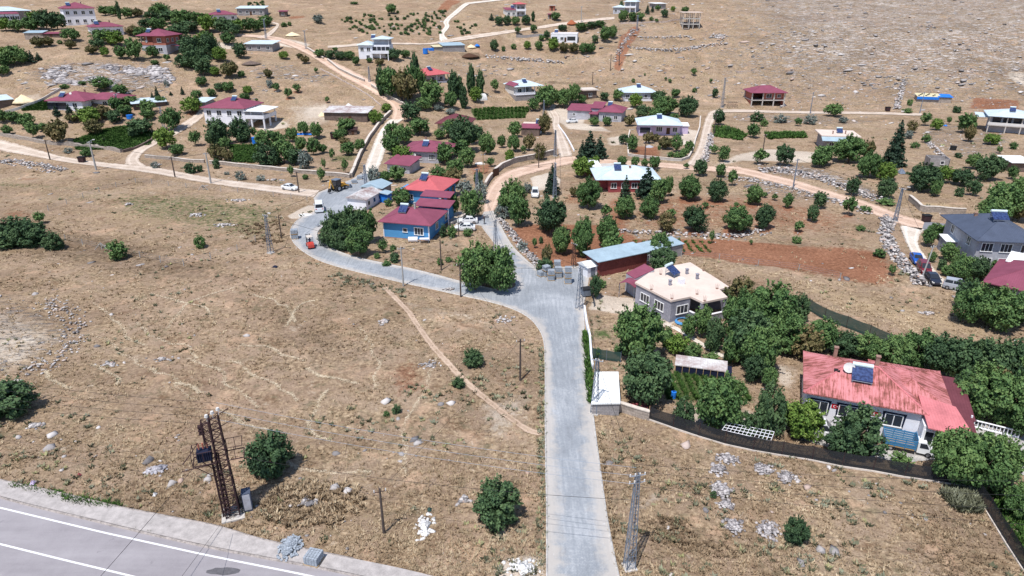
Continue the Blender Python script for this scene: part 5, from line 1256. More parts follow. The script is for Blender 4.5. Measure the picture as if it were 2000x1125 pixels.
# each line: where the group stands | kind u v_base v_top width ; ...
TREES = """
around the big white house, far upper left|b 12 60 36 26;b 35 62 38 24;b 60 62 34 28;b 74 56 22 30;b 92 59 20 34;b 113 57 24 28;b 140 80 56 28;n 14 48 28 10;n 30 46 30 9
behind the split maroon roof, far upper left|b 206 30 12 26;b 226 32 12 24;p 234 38 3 8;b 250 36 15 20;b 270 33 16 22;b 296 38 22 24;b 315 33 6 32
behind the brick and grey two storey house|b 335 46 20 34;b 359 56 20 38;b 386 46 24 34;b 312 60 35 30;b 290 57 36 28;b 350 76 48 38;b 371 63 40 32;b 262 70 50 28;b 278 78 54 26
right of the brick and grey two storey house|D 375 112 70 46;D 362 130 104 32;D 386 132 90 50;b 398 147 115 30;b 402 100 62 34;b 420 148 130 18;b 395 168 150 20
in front of the split maroon roof|b 200 86 58 34;b 226 89 60 32;b 191 96 75 24;b 180 106 88 20;b 206 110 92 16;b 237 115 90 22;b 265 118 75 30;b 300 113 90 20;b 303 127 117 14;y 327 120 106 12
by the red and grey low shed|b 78 92 72 26;b 95 90 72 20;k 118 86 78 10;b 140 95 78 20
on the far left slope by the outcrop|b 10 111 92 30;b 30 126 90 34;b 10 131 105 30;b 46 126 98 26;n 63 123 98 18;n 76 118 102 14;b 6 146 128 26
above and right of the L-shaped white bungalow|b 200 176 150 34;b 238 188 165 24;k 161 165 158 14;k 126 172 164 16;S 325 168 155 10;b 256 205 188 28;b 230 217 190 24;b 290 223 195 26
in front of the L-shaped white bungalow|n 112 227 205 18;n 136 221 202 14;n 152 216 195 12;b 172 234 212 36;b 204 232 205 24;b 142 238 222 22;b 176 243 210 38;a 186 263 234 38;b 226 240 216 28;b 245 226 205 24
between the L-shaped bungalow and the white terrace house|n 299 195 180 10;n 308 192 168 12;n 334 186 178 8;n 357 185 168 9;b 375 221 190 32;b 385 193 176 18;b 314 202 188 20;b 340 254 212 36;b 290 234 214 24
in the walled garden above the long left road|b 6 240 215 20;b 28 240 218 24;b 54 250 222 28;b 15 264 244 20;y 66 272 238 26;b 86 256 240 18;b 118 280 234 44;b 278 263 232 50;b 262 268 248 26;b 326 290 250 38;b 348 303 282 30;y 383 285 256 24
beside the long left dirt road|k 170 306 290 20;k 374 338 318 22;k 391 335 322 14;S 303 328 315 16;S 135 298 288 18;S 470 351 334 20;S 443 341 335 11;S 510 353 342 18;k 597 350 340 12;y 570 345 323 14;y 630 356 328 18;k 424 329 310 16
in front of the white terrace house|D 428 283 232 48;D 471 276 230 44;b 441 291 268 26;y 497 269 248 12;b 426 319 282 34;b 446 321 290 22
in the green garden below the white terrace house|b 521 292 255 44;b 545 287 258 30;D 524 323 280 48;b 556 319 274 46;b 540 320 305 30;b 576 322 290 38;s 597 329 295 30
left of the stone wall along the middle road|b 572 277 250 26;b 593 263 238 22;b 619 271 240 26;b 588 297 268 24;b 613 303 270 28;b 630 299 282 20;y 650 313 290 12;b 676 260 232 34;b 665 273 252 28;b 681 303 278 32;b 672 284 268 24;b 704 296 272 22;y 675 339 310 14;y 633 331 310 10
beside the patchy roofed long shed|b 734 243 215 20;b 744 236 222 14;b 755 219 202 18
between the middle road and the low maroon roofed house|b 768 277 240 34;b 765 302 262 36;b 791 282 245 38;b 786 320 285 40;b 775 354 325 36;s 731 360 326 28;b 752 357 335 28;b 785 402 368 38;b 744 378 360 18;k 758 402 388 16
above the dark maroon roofed cream house|b 804 237 200 44;b 821 263 232 42;b 830 215 190 34;s 856 216 205 22;s 880 223 212 22;b 860 272 252 24
between the cream house and the curved road wall|B 905 297 230 62;b 885 267 235 44;B 951 302 260 34;b 930 282 245 32;b 895 303 272 46;b 870 322 280 38;b 912 327 290 36;b 890 347 312 38;b 856 352 325 34;s 908 385 352 34;b 886 364 330 40;b 935 367 335 20;s 940 397 355 28
right of the two blue walled houses|b 921 430 372 44;b 885 420 380 28;k 866 463 438 15;k 882 463 440 19;k 913 461 446 18
below the small maroon roofed garden shed|b 980 289 264 18;b 1003 296 265 24;b 1034 294 262 26;b 1005 267 238 28;b 1064 263 222 28;b 995 319 292 18;y 958 326 308 16;y 1022 300 284 12;a 1055 312 280 26
along the red soil orchard edge|B 1000 424 352 54;s 980 427 398 30;b 1012 442 385 44;s 1030 377 357 20;B 1075 457 386 66;B 1097 497 443 38;B 1137 502 428 44;B 1184 484 423 44;b 1196 502 455 46;k 1063 530 505 32;b 1068 522 478 22;S 1022 489 470 22;k 1057 475 462 10;y 1044 485 465 10
beside the pale concrete pad and white pickup|c 1078 378 318 34;b 1139 346 308 42;b 1180 362 335 38;B 1150 407 350 50;y 1183 426 400 22;b 1120 385 365 18;b 1163 330 305 16
clustered left of the lavender house track|n 1137 312 274 24;n 1151 314 256 38;n 1170 310 268 34
by the tall poplars, upper middle|p 746 187 130 18;b 765 192 135 42;b 790 202 138 42;p 812 166 103 16;b 806 192 130 30;b 822 182 135 24;b 845 207 158 46;b 880 212 180 28;p 886 192 140 22;p 897 192 150 16;p 906 212 168 15;p 921 190 126 15;p 938 187 138 16;b 930 200 170 24;b 760 160 132 22;b 780 172 145 24
below the villa with pale blue roofs|b 770 117 95 26;b 792 113 98 18;b 695 128 110 14;b 742 128 114 16;b 722 122 113 12
in the hedge left of the pale blue roofed villa|b 625 112 96 20;b 645 115 98 22;b 665 116 100 20;b 682 117 100 20;b 655 100 92 10
beside the pale roofed house with one maroon slope|y 966 181 155 18;b 1066 212 168 44;b 1042 217 192 24;b 1100 210 174 30;b 1120 202 165 28;b 1136 202 185 20;b 1086 200 176 18;b 1180 196 180 20
in front of the far red roofed two storey house|b 975 50 32 20;b 990 49 30 18;b 1007 49 32 18;b 1027 49 30 18;p 1041 42 22 7;n 960 40 26 12;b 1085 40 24 20;y 1042 65 48 14;y 1010 66 52 15
around the white flat roofed bungalow|b 965 99 77 18;k 1003 96 85 11;k 983 100 89 8;b 1030 96 80 15;b 1052 98 80 17;b 1068 79 60 13;b 1058 80 68 14;b 1080 99 74 24;b 1100 103 82 22;b 1121 103 84 22;b 1141 106 84 22;b 1155 105 84 16;b 1162 85 68 14;b 1181 82 52 26;b 1196 76 50 20;b 1098 60 48 18;b 1135 61 44 24;b 1155 56 42 24;b 1172 53 40 22
in front of the maroon roof and far grey barn|b 410 63 28 30;b 440 67 35 32;b 465 64 38 28;b 490 63 36 28;b 520 51 30 26;b 505 59 40 26;b 455 70 45 30
left of the grey block barn beside the pink road|D 410 112 65 36;b 446 87 65 26;b 471 113 84 26;b 450 152 120 30;b 472 151 138 14;b 430 120 92 26
on the dry slope below the pink road|b 555 115 100 18;b 586 113 104 13;b 596 124 108 16;b 524 153 134 15;y 617 143 132 8;y 540 179 162 13;s 527 171 155 13;y 564 193 172 14;y 580 181 164 14;y 640 201 188 8;y 502 199 192 6;b 430 176 162 20;b 448 179 160 22;b 484 183 168 18;b 413 189 173 16;b 478 196 182 18
alone on the open far slope, upper left middle|b 765 27 8 20;s 622 45 28 20;k 692 8 3 16;k 777 26 20 6;k 555 52 43 12;k 566 50 42 8
around the far pale roofed two storey house|b 1217 43 20 20;b 1235 43 24 18;b 1250 41 24 18;p 1213 24 2 9;n 1264 28 8 11;n 1274 24 10 9;b 1284 21 10 12;b 1297 34 18 14;b 1314 23 12 10;b 1338 25 13 16;k 1272 40 32 8;k 1282 43 36 8
scattered over the foot of the rocky hill|y 1354 148 133 12;k 1237 161 153 7;y 1300 157 150 6;y 1308 162 154 8;y 1388 163 153 7;k 1356 180 171 9;b 1395 191 173 14;y 1259 148 143 5;k 1776 206 193 10;k 1772 221 211 17;k 1868 220 207 19
between the pale ribbed roof and the lavender house|b 1206 197 175 22;b 1241 210 183 26;b 1256 230 205 30;b 1286 207 178 32;b 1318 190 174 20;B 1300 224 188 52;B 1341 228 188 42;b 1281 237 210 32;b 1230 246 225 26;k 1316 232 222 20;b 1186 246 228 20;b 1160 246 228 22
around the lavender house garden|b 1218 282 262 20;b 1234 297 264 22;k 1287 293 283 6;b 1266 280 258 24;b 1300 291 268 32;b 1320 297 262 22;b 1345 299 275 20;b 1336 306 290 18;k 1325 308 297 22;k 1310 306 296 14;b 1280 276 262 22
along the dirt road below the lavender house|b 1215 324 305 20;b 1240 326 306 18;b 1258 326 310 16;b 1278 331 306 24;b 1366 344 312 26;b 1407 346 320 22;y 1430 363 332 20;y 1340 330 318 12
beside the brick red house with pale roof|n 1221 390 342 24;n 1262 388 328 48;b 1286 397 350 36;b 1305 384 345 18;B 1219 427 385 42;B 1266 427 385 40;y 1310 426 408 22
in the orchard row below the dirt road|B 1344 391 343 44;B 1398 394 350 40;B 1471 400 362 34;y 1492 386 375 14;b 1538 407 378 20;y 1377 407 395 14;y 1438 406 395 12;b 1600 407 375 28;y 1656 421 385 28;y 1512 392 378 12
in the orchard row above the ploughed red field|B 1356 451 403 50;B 1437 453 404 54;B 1490 447 400 40;a 1300 453 415 36;y 1560 453 432 20;b 1585 433 400 24;k 1555 475 461 18;y 1389 475 450 10;y 1325 478 464 8;y 1466 478 468 8;k 1717 502 486 22;y 1740 538 518 16;k 1680 450 440 16
behind the flat roofed grey house|B 1286 500 455 48;B 1291 530 483 56;k 1172 560 546 22;b 1163 584 538 24
between the branch track and the tall spruce|b 1412 316 286 24;y 1395 301 283 20;b 1470 269 242 26;k 1478 237 218 26;k 1492 247 232 14;S 1525 240 223 26;y 1558 246 230 16;S 1582 243 224 24;k 1421 256 245 10;B 1403 244 214 26;y 1484 321 292 30;b 1530 323 284 38;b 1598 328 294 34;b 1628 227 203 38;s 1646 240 228 20
around the tall spruce on the right|c 1743 324 233 50;B 1656 317 266 62;b 1690 312 275 30;b 1606 322 285 42;B 1695 347 298 46;b 1663 382 347 28;B 1727 387 348 38;Y 1728 350 318 38;B 1799 373 320 62;b 1841 357 325 34;b 1876 362 330 42;b 1825 384 352 20;k 1872 383 365 18;b 1900 382 352 30
in the stony field beyond the spruce, right side|y 1806 246 220 20;b 1828 254 232 24;b 1884 260 222 38;b 1890 277 245 22;a 1780 259 235 22;s 1774 271 255 18;k 1786 289 277 16;k 1808 279 262 16;y 1852 243 228 10;b 1936 282 262 32;k 1978 291 277 14;k 1871 308 298 14;y 1950 300 286 12
near the right edge below the white shelter|B 1926 352 303 54;b 1900 330 300 30;B 1957 428 352 72;B 1935 442 388 62;b 1988 432 380 50;b 1996 372 345 30;b 1975 350 325 20;k 1730 399 388 32;k 1690 412 402 22
around the slate roofed grey house|b 1811 482 443 26;b 1822 463 436 26;b 1846 466 440 50;b 1866 458 442 24;b 1850 508 476 36;B 1877 543 498 52;B 1907 548 503 42;b 1848 540 518 24;b 1818 512 492 16;b 1836 528 506 18;b 1942 528 508 22
below the glossy maroon roof, right edge|B 1900 632 560 72;B 1942 642 566 82;B 1987 632 575 60;b 1886 603 548 50;b 1888 586 545 30;b 1920 618 580 50
in the walled garden inside the road bend|D 655 484 413 52;B 692 478 405 62;B 702 500 443 54;D 668 488 448 40;s 633 480 452 26;b 722 473 410 34;b 645 470 430 30;y 748 494 468 20;y 769 496 478 14;k 736 504 494 13;k 770 511 494 23;k 755 519 509 16
on the island between the two paved roads|B 928 566 476 70;B 972 567 482 74;B 950 552 488 62;k 860 518 504 12;k 876 512 502 14
in the dry field left of the paved road|K 924 713 683 36;K 896 756 737 22;k 775 806 790 18;k 755 812 803 12
on the left dry field|K 30 478 428 80;K 62 480 432 62;K 108 487 456 34;k 232 505 471 36;y 78 437 415 24;k 392 484 460 20;K 20 806 748 92
beside the highway on the dry bank|D 532 925 852 88;K 970 1016 944 80
between the rubble heaps, lower right|K 1553 1057 1013 42;k 1392 972 958 12
beside the white roofed shed, garden centre|B 1247 708 598 92;B 1257 784 688 96;k 1215 690 672 30;b 1168 746 722 14;y 1168 700 680 16
around the potato rows|B 1403 838 738 90;D 1334 830 778 40;Y 1566 854 788 72;D 1495 852 752 56;D 1455 848 808 46;b 1530 838 788 40;B 1472 745 692 46;b 1500 760 720 30
below the flat roofed grey house|b 1345 662 617 30;b 1370 658 598 36;D 1393 684 622 38;b 1322 690 656 44;b 1300 684 640 26;b 1352 700 672 34;k 1390 706 690 30;k 1425 706 690 26
in the dense grove right of the flat roofed house|B 1455 704 612 92;B 1482 732 640 74;a 1440 605 543 60;B 1500 645 556 90;B 1442 662 572 66;D 1556 628 575 42;B 1478 620 570 60;B 1530 690 610 70;B 1430 712 650 44
in the grove behind the big red roof|B 1601 684 624 62;a 1572 704 640 54;D 1650 694 650 60;B 1690 704 654 60;B 1741 724 658 64;B 1790 720 650 70;B 1830 734 658 72;B 1880 748 664 82;B 1920 766 668 82;D 1960 766 668 72;B 1994 774 680 62;b 1560 680 640 30
right of the big red roof|B 1902 814 716 92;B 1962 836 738 92;D 1872 806 728 52;B 1994 854 786 62;a 1930 790 720 60
in front of the big red roofed house|D 1668 888 798 92;B 1632 884 834 54;B 1850 940 842 86;B 1902 952 850 100;B 1948 936 862 70;k 1757 912 886 40;B 1982 1012 948 54
"""
PROTO = {}
def tree(kind, u, vb, vt, wpx, label, group):
    p = G(u, vb); mp = mpp(p); h = max(.5, height_to(p, vt)); w_ = max(.4, wpx * mp * (.98 if kind in "pcnkKS" else (.98 if (vb < 262 and u < 800) else .84 if vb < 600 else .89)))
    p.z -= .05
    cr, tk = KIND[kind]; rnd = random.Random(int(u * 31 + vb)); c = rnd.choice(cr)
    nm, cat = NAMES[kind]; rz = rnd.uniform(0, 6.28)
    if tk is None:
        o = c.copy(); o.name = nm; COL.objects.link(o); o.location = p; o.rotation_euler = (0, 0, rz); o.scale = (w_, w_, h); return tag(o, label, cat, group)
    e = empty(nm, p, rz, label, cat, group)
    o = c.copy(); o.name = "crown"; COL.objects.link(o); o.parent = e; o.scale = (w_, w_, h)
    t = rnd.choice(tk).copy(); t.name = "trunk"; COL.objects.link(t); t.parent = e
    tw = w_ if kind not in 'pcn' else w_ * 1.3
    t.scale = (min(tw, h * 1.2),) * 2 + (h,)
    return e
for line in TREES.strip().split("\n"):
    where, items = line.split("|")
    L = []
    for it in items.split(";"):
        q = it.split(); L.append((q[0], *[float(x) for x in q[1:]]))
    cnt = {}
    for q in sorted(L, key=lambda q: q[1]):
        D_ = DESC[q[0]]; tot = sum(1 for z in L if DESC[z[0]] == D_)
        k = cnt.get(D_, 0); cnt[D_] = k + 1
        lab = D_ + ((", " + ORD[k] + " from the left") if tot > 1 else ("" if where.startswith("alone") else ", the only one")) + " " + where
        wd = lab.split()
        if len(wd) > 16: lab = lab.replace(", the only one", "").replace(" from the left", " from left")
        wd = lab.split()
        if len(wd) > 16: lab = lab.replace("the ", "")
        grp = ("bushes " if NAMES[q[0]][1] == "bush" else "trees ") + where
        tree(*q, lab, grp)
# vines: many low identical bushes on the far slope
def in_px(poly, n, seed, mind=0):
    r = random.Random(seed); out = []
    us = [p[0] for p in poly]; vs = [p[1] for p in poly]; A = np.array(poly, float); tries = 0
    while len(out) < n and tries < 60 * n:
        tries += 1; u = r.uniform(min(us), max(us)); v = r.uniform(min(vs), max(vs))
        if sdist(np.array([u]), np.array([v]), poly)[0] > 0 and all(abs(u - a) * .7 + abs(v - b) * 1.3 > mind for a, b in out): out.append((u, v))
    return out
vr = random.Random(5)
for poly, n, s, lab, grp in (([(662, 42), (700, 30), (790, 30), (855, 45), (862, 68), (800, 76), (740, 72), (680, 58)], 95, 1, "low green vine bush in the far vineyard left of the winding track", "vine bushes left of the winding track"),
                       ([(800, 28), (850, 24), (872, 20), (868, 36), (830, 44)], 26, 2, "low green vine bush in the upper vineyard corner beside the winding track", "vine bushes in the upper vineyard corner"),
                       ([(882, 36), (900, 46), (930, 48), (925, 66), (900, 70), (882, 60)], 14, 3, "low green vine bush on the rough ground right of the winding track", "vine bushes right of the winding track"),
                       ([(484, 6), (515, 4), (517, 14), (486, 16)], 14, 4, "low green vine bush in the small plot behind the far grey barn", "vine bushes behind the far grey barn")):
    for u, v in in_px(poly, n, s, 3.2):
        p = G(u, v); c = vr.choice(KIND['k'][0]); o = c.copy(); o.name = "vine_bush"; COL.objects.link(o); o.location = p; o.rotation_euler = (0, 0, vr.uniform(0, 6)); k = vr.uniform(1.1, 2.1); o.scale = (k, k, k * .7)
        tag(o, lab, "vine", grp)

# ------------------------------------------------------------ scattered stuff: rocks, dry grass, scrub, crops
_ico = [(0, 0, 1)] + [(math.cos(a) * .9, math.sin(a) * .9, .42) for a in np.linspace(0, 2 * math.pi, 6)[:-1]] + [(math.cos(a + .6) * .95, math.sin(a + .6) * .95, -.3) for a in np.linspace(0, 2 * math.pi, 6)[:-1]] + [(0, 0, -.7)]
_ico = np.array(_ico); _if = [(0, 1 + i, 1 + (i + 1) % 5) for i in range(5)] + [(1 + i, 6 + i, 1 + (i + 1) % 5) for i in range(5)] + [(1 + (i + 1) % 5, 6 + i, 6 + (i + 1) % 5) for i in range(5)] + [(11, 6 + (i + 1) % 5, 6 + i) for i in range(5)]
_if = np.array(_if)
def rocks(name, XY, S, mat, seed=1, elong=1.4, flat_=.6, ang=None, zoff=0.0, Z=None, boul=False):
    rng = np.random.default_rng(seed); n = len(XY)
    B = _ico[None] * rng.uniform(.55 if boul else .62, 1.35 if boul else 1.25, (n, 12, 1)) + rng.normal(0, .09, (n, 12, 3))
    S = S[:, None]; B[:, :, 0] *= S * elong * rng.uniform(.7, 1.2, (n, 1)); B[:, :, 1] *= S; B[:, :, 2] *= S * flat_
    a = rng.uniform(0, 6.283, n) if ang is None else ang + rng.normal(0, .25, n)
    c, s = np.cos(a)[:, None], np.sin(a)[:, None]
    x = B[:, :, 0] * c - B[:, :, 1] * s; y = B[:, :, 0] * s + B[:, :, 1] * c
    z = (gz(XY[:, 0], XY[:, 1]) if Z is None else Z)[:, None] + zoff
    V = np.stack([x + XY[:, 0:1], y + XY[:, 1:2], B[:, :, 2] + z], -1).reshape(-1, 3)
    F = (np.arange(n)[:, None, None] * 12 + _if[None]).reshape(-1, 3)
    t = np.repeat(rng.uniform(0, 1, n), 12)[:, None]
    return mesh_np(name, V, F, mat, {"tint": np.repeat(t, 3, 1)})
def tint_mat(key, stops, rough=.95):
    m, nt, b = new_mat(key); t = nd(nt, "Attribute", attribute_name="tint").outputs["Fac"]
    col = ramp(nt, t, stops); col = mix(nt, .5, col, mix(nt, noise(nt, geo(nt), 4, 4, .7), (.6, .58, .56), (1.25, 1.25, 1.25)), 'MULTIPLY')
    nt.links.new(col, b.inputs["Base Color"]); b.inputs["Roughness"].default_value = rough; b.inputs["Specular IOR Level"].default_value = .1; M[key] = m
tint_mat("stones", [(0, (.17, .16, .165)), (.35, (.36, .335, .33)), (.65, (.50, .465, .45)), (.88, (.66, .62, .60)), (1, (.46, .31, .24))])
tint_mat("straw", [(0, (.13, .09, .058)), (.35, (.27, .195, .125)), (.65, (.46, .355, .235)), (1, (.68, .57, .40))])
tint_mat("straw_pale", [(0, (.42, .34, .24)), (1, (.78, .68, .52))])
tint_mat("stones_grey", [(0, (.16, .145, .15)), (.5, (.38, .35, .35)), (1, (.60, .56, .55))])
tint_mat("scrub", [(0, (.075, .08, .045)), (.4, (.15, .155, .10)), (.7, (.27, .285, .21)), (1, (.36, .35, .17))])
tint_mat("crop", [(0, (.03, .065, .018)), (.5, (.055, .12, .028)), (1, (.11, .19, .05))])
def free(XY, m=.4): return ~onroad(XY[:, 0], XY[:, 1], m)
FOOT = []
for ob in list(COL.objects):
    if ob.type == 'MESH' and ob.name.split('.')[0] == 'wall' and ob.parent:
        mw = Matrix.Translation(ob.parent.location) @ Matrix.Rotation(ob.parent.rotation_euler.z, 4, 'Z')
        xs = [v[0] for v in ob.bound_box]; ys = [v[1] for v in ob.bound_box]
        P = [mw @ Vector((x, y, 0)) for x, y in ((min(xs), min(ys)), (max(xs), min(ys)), (max(xs), max(ys)), (min(xs), max(ys)))]
        FOOT.append([(p.x, p.y) for p in P])
def nohouse(XY):
    r = np.ones(len(XY), bool)
    for P in FOOT:
        A = np.array(P); s = (XY[:, 0] > A[:, 0].min() - 1) & (XY[:, 0] < A[:, 0].max() + 1) & (XY[:, 1] > A[:, 1].min() - 1) & (XY[:, 1] < A[:, 1].max() + 1)
        if s.any(): r[s] &= sdist(XY[s, 0], XY[s, 1], P) < -.1
    return r
def view_pts(n, seed, v0, v1, pw=1.0):
    """random ground points spread evenly over the picture rows v0..v1"""
    rng = np.random.default_rng(seed); out = np.empty((0, 2))
    u = rng.uniform(-160, 2160, n); v = v0 + (v1 - v0) * rng.uniform(0, 1, n) ** pw
    # approximate: flat ground solution refined on the real height
    a = (u - 1000) / FPX; b = (562.5 - v) / FPX; dx, dy, dz = a, CS + b * SN, -SN + b * CS
    t = np.minimum(-CAMH / np.minimum(dz, -.02), 1200.0)
    lo = np.full(n, 25.0); hi = np.full(n, 1300.0)
    ts = np.linspace(25, 900, 240); best = np.full(n, 900.0); done = np.zeros(n, bool)
    for k in range(len(ts)):
        tt = ts[k]; below = (CAMH + dz * tt < H0(dx * tt, dy * tt)) & ~done
        best[below] = tt; done |= below
    lo = best - (ts[1] - ts[0]); hi = best.copy()
    for _ in range(9):
        m = (lo + hi) / 2; bl = CAMH + dz * m < H0(dx * m, dy * m); hi = np.where(bl, m, hi); lo = np.where(bl, lo, m)
    return np.stack([dx * hi, dy * hi], 1)
rng = np.random.default_rng(3)
P = view_pts(60000, 21, -20, 560); rk = att("rock", P[:, 0], P[:, 1]); cl = vn(P[:, 0], P[:, 1], 8, 31)
keep = (rng.uniform(0, 1, len(P)) < rk * .75 * np.clip((cl - .3) * 2.5, .12, 1) + .012) & free(P) & nohouse(P) & (att("green", P[:, 0], P[:, 1]) < .3)
P = P[keep]; S = rng.gamma(2.0, .15, len(P)).clip(.1, 1.2) * np.clip(P[:, 1] / 260, .5, 1.15)
o = rocks("scattered_rocks", P, S, M["stones"], 5, 2.3, .42, ang=.80); tag(o, "pale limestone rocks strewn over the far slopes and rocky hill", "rocks", kind="stuff")
P = view_pts(9000, 22, 480, 1125); cl = vn(P[:, 0], P[:, 1], 6, 33)
keep = (rng.uniform(0, 1, len(P)) < np.clip((cl - .6) * .8, .008, 1) + .75 * att("rock", P[:, 0], P[:, 1])) & free(P) & nohouse(P); P = P[keep]
S = rng.gamma(1.7, .07, len(P)).clip(.05, .5)
o = rocks("field_stones", P, S, M["stones"], 6, 1.3, .6, zoff=.02); tag(o, "small pale stones lying in the near dry fields", "stones", kind="stuff")

def tufts(name, XY, H, W, tint, mat, blades=5, seed=1, lean=.5, grp=None):
    rng = np.random.default_rng(seed); n = len(XY); Z = gz(XY[:, 0], XY[:, 1]) - .03
    a = rng.uniform(0, 6.283, (n, blades)); r0 = rng.uniform(0, .5, (n, blades)) * W[:, None]; h = H[:, None] * rng.uniform(.5, 1.1, (n, blades))
    bx = XY[:, 0:1] + np.cos(a) * r0; by = XY[:, 1:2] + np.sin(a) * r0; bw = W[:, None] * .22
    tx = bx + np.cos(a) * h * lean * rng.uniform(.2, 1.4, (n, blades)); ty = by + np.sin(a) * h * lean * rng.uniform(.2, 1.4, (n, blades))
    px, py = -np.sin(a) * bw, np.cos(a) * bw; Zb = np.broadcast_to(Z[:, None], a.shape)
    V = np.stack([np.stack([bx - px, by - py, Zb], -1), np.stack([bx + px, by + py, Zb], -1), np.stack([tx, ty, Zb + h], -1)], 2).reshape(-1, 3)
    F = np.arange(len(V)).reshape(-1, 3); T = np.repeat(tint, blades * 3)[:, None] + rng.normal(0, .06, (len(V), 1))
    return mesh_np(name, V, F, mat, {"tint": np.repeat(np.clip(T, 0, 1), 3, 1)})
P = view_pts(62000, 41, 330, 1135, .62)
gm = (att("green", P[:, 0], P[:, 1]) + att("soil", P[:, 0], P[:, 1]) * 1.1 + att("pale", P[:, 0], P[:, 1]))
dens = -.15 + 1.6 * vn(P[:, 0], P[:, 1], 5.5, 51) + .5 * att("gold", P[:, 0], P[:, 1])
keep = (rng.uniform(0, 1, len(P)) < dens * np.clip(1 - gm, .05, 1)) & free(P, .1) & nohouse(P); P = P[keep]
tn = np.clip(.30 * vn(P[:, 0], P[:, 1], 7, 52) + .36 * vn(P[:, 0], P[:, 1], 1.8, 54) + .34 * rng.uniform(0, 1, len(P)) + .22 * att("gold", P[:, 0], P[:, 1]), 0, 1)
sc = np.clip(P[:, 1] / 90, .75, 2.2)
tag(tufts("dry_grass", P, rng.uniform(.12, .42, len(P)) * sc ** .5, rng.uniform(.18, .5, len(P)) * sc, tn, M["straw"], 6, 42, .9), "dry straw coloured grass covering the fields", "grass", kind="stuff")
P = view_pts(9000, 61, 240, 1130, .8)
dens = np.clip((vn(P[:, 0], P[:, 1], 9, 71) - .42) * 2.2, 0.03, 1) * np.clip((vn(P[:, 0], P[:, 1], 2.4, 72) - .4) * 4, 0, 1.2) + .5 * att("green", P[:, 0], P[:, 1])
keep = (rng.uniform(0, 1, len(P)) < dens) & free(P, .2) & nohouse(P) & (att("soil", P[:, 0], P[:, 1]) < .5); P = P[keep]; sc = np.clip(P[:, 1] / 110, .8, 2)
tag(tufts("low_scrub", P, rng.uniform(.15, .5, len(P)) * sc ** .5, rng.uniform(.3, .9, len(P)) * sc, rng.uniform(0, 1, len(P)) ** 1.1, M["scrub"], 14, 43, .8), "low grey green thistles and weeds between the dry grass", "weeds", kind="stuff")
# pale trodden grass lines across the left field
TRK = [[(185, 595), (200, 608), (220, 630), (240, 655), (285, 675)], [(262, 632), (290, 652), (330, 668), (375, 682), (395, 696)], [(180, 660), (215, 662), (245, 690), (272, 708), (310, 730), (345, 745), (362, 770), (385, 780)], [(440, 706), (470, 722), (500, 740), (540, 755), (570, 790)],
       [(480, 668), (520, 680), (560, 690), (600, 700)], [(230, 755), (225, 730), (175, 715)], [(350, 745), (380, 760), (395, 768)], [(420, 800), (470, 830), (520, 850)], [(500, 575), (540, 590), (565, 600), (580, 630)], [(560, 640), (590, 600), (620, 585)], [(640, 760), (615, 800), (590, 840), (640, 860)], [(90, 725), (120, 745), (155, 752)],
       [(330, 640), (360, 600), (420, 575), (460, 560)], [(470, 880), (560, 900), (640, 920), (720, 930)], [(850, 700), (820, 780), (780, 860), (790, 930)], [(700, 640), (740, 690), (730, 760)], [(380, 700), (430, 735), (470, 775), (500, 800)], [(300, 575), (350, 590), (420, 612)], [(600, 720), (660, 740), (700, 745)]]
Q = []
for t in TRK:
    q = resample(smooth_xy(px_line(t)), 900); Q.append(q + rng.normal(0, .11, q.shape) + (np.stack([vn(q[:, 0], q[:, 1], 3, 8), vn(q[:, 0], q[:, 1], 3, 9)], 1) - .5) * 1.6)
Q = np.concatenate(Q); Q = Q[rng.uniform(0, 1, len(Q)) < .7]
tag(tufts("trodden_grass", Q, rng.uniform(.03, .12, len(Q)), rng.uniform(.14, .3, len(Q)), rng.uniform(.3, 1, len(Q)), M["straw_pale"], 6, 44, 1.6), "pale trodden grass lines winding across the left field", "grass", kind="stuff")
# crops
def crop(name, label, poly, n, h, w, seed, rows=None, mat="crop", tr=(0, 1)):
    A = np.array(w2(poly)); rng = np.random.default_rng(seed); X = rng.uniform(A[:, 0].min(), A[:, 0].max(), n * 3); Y = rng.uniform(A[:, 1].min(), A[:, 1].max(), n * 3)
    if rows: X = np.round(X / rows) * rows + rng.normal(0, rows * .1, len(X))
    k = sdist(X, Y, [tuple(a) for a in A]) > 0; XY = np.stack([X, Y], 1)[k][:n]
    tag(tufts(name, XY, rng.uniform(.6, 1.1, len(XY)) * h, rng.uniform(.6, 1.1, len(XY)) * w, rng.uniform(*tr, len(XY)), M[mat], 9, seed, .8), label, "crop", kind="stuff")
crop("potato_plants", "rows of green potato plants behind the black net fence", [(1303, 727), (1425, 731), (1478, 783), (1300, 781)], 1500, .5, .3, 1, 1.05)
crop("vegetable_plants", "green vegetable plot above the long left dirt road", [(145, 272), (200, 253), (250, 246), (305, 262), (292, 283), (240, 293), (150, 292)], 2600, .6, .9, 2)
crop("vegetable_plants", "green vegetable plot below the white terrace house", [(448, 284), (510, 282), (520, 302), (500, 318), (450, 316)], 1300, .6, .9, 3, 1.2)
crop("vegetable_plants", "bright green plot above the cream house with dark maroon roof", [(922, 214), (960, 208), (1035, 208), (1025, 228), (932, 233)], 1500, .6, 1.0, 4, 1.5)
crop("lawn", "small bright green lawn in front of the L-shaped bungalow", [(42, 208), (80, 196), (96, 196), (98, 214), (45, 217)], 700, .35, .9, 5)
crop("grape_vines", "strip of green vines beside the branch track", [(1392, 246), (1430, 250), (1460, 262), (1450, 275), (1395, 268)], 300, .9, 1.3, 6)
crop("grape_vines", "strip of green vines below the open brick house", [(1495, 260), (1570, 258), (1575, 270), (1500, 272)], 350, .9, 1.3, 7)
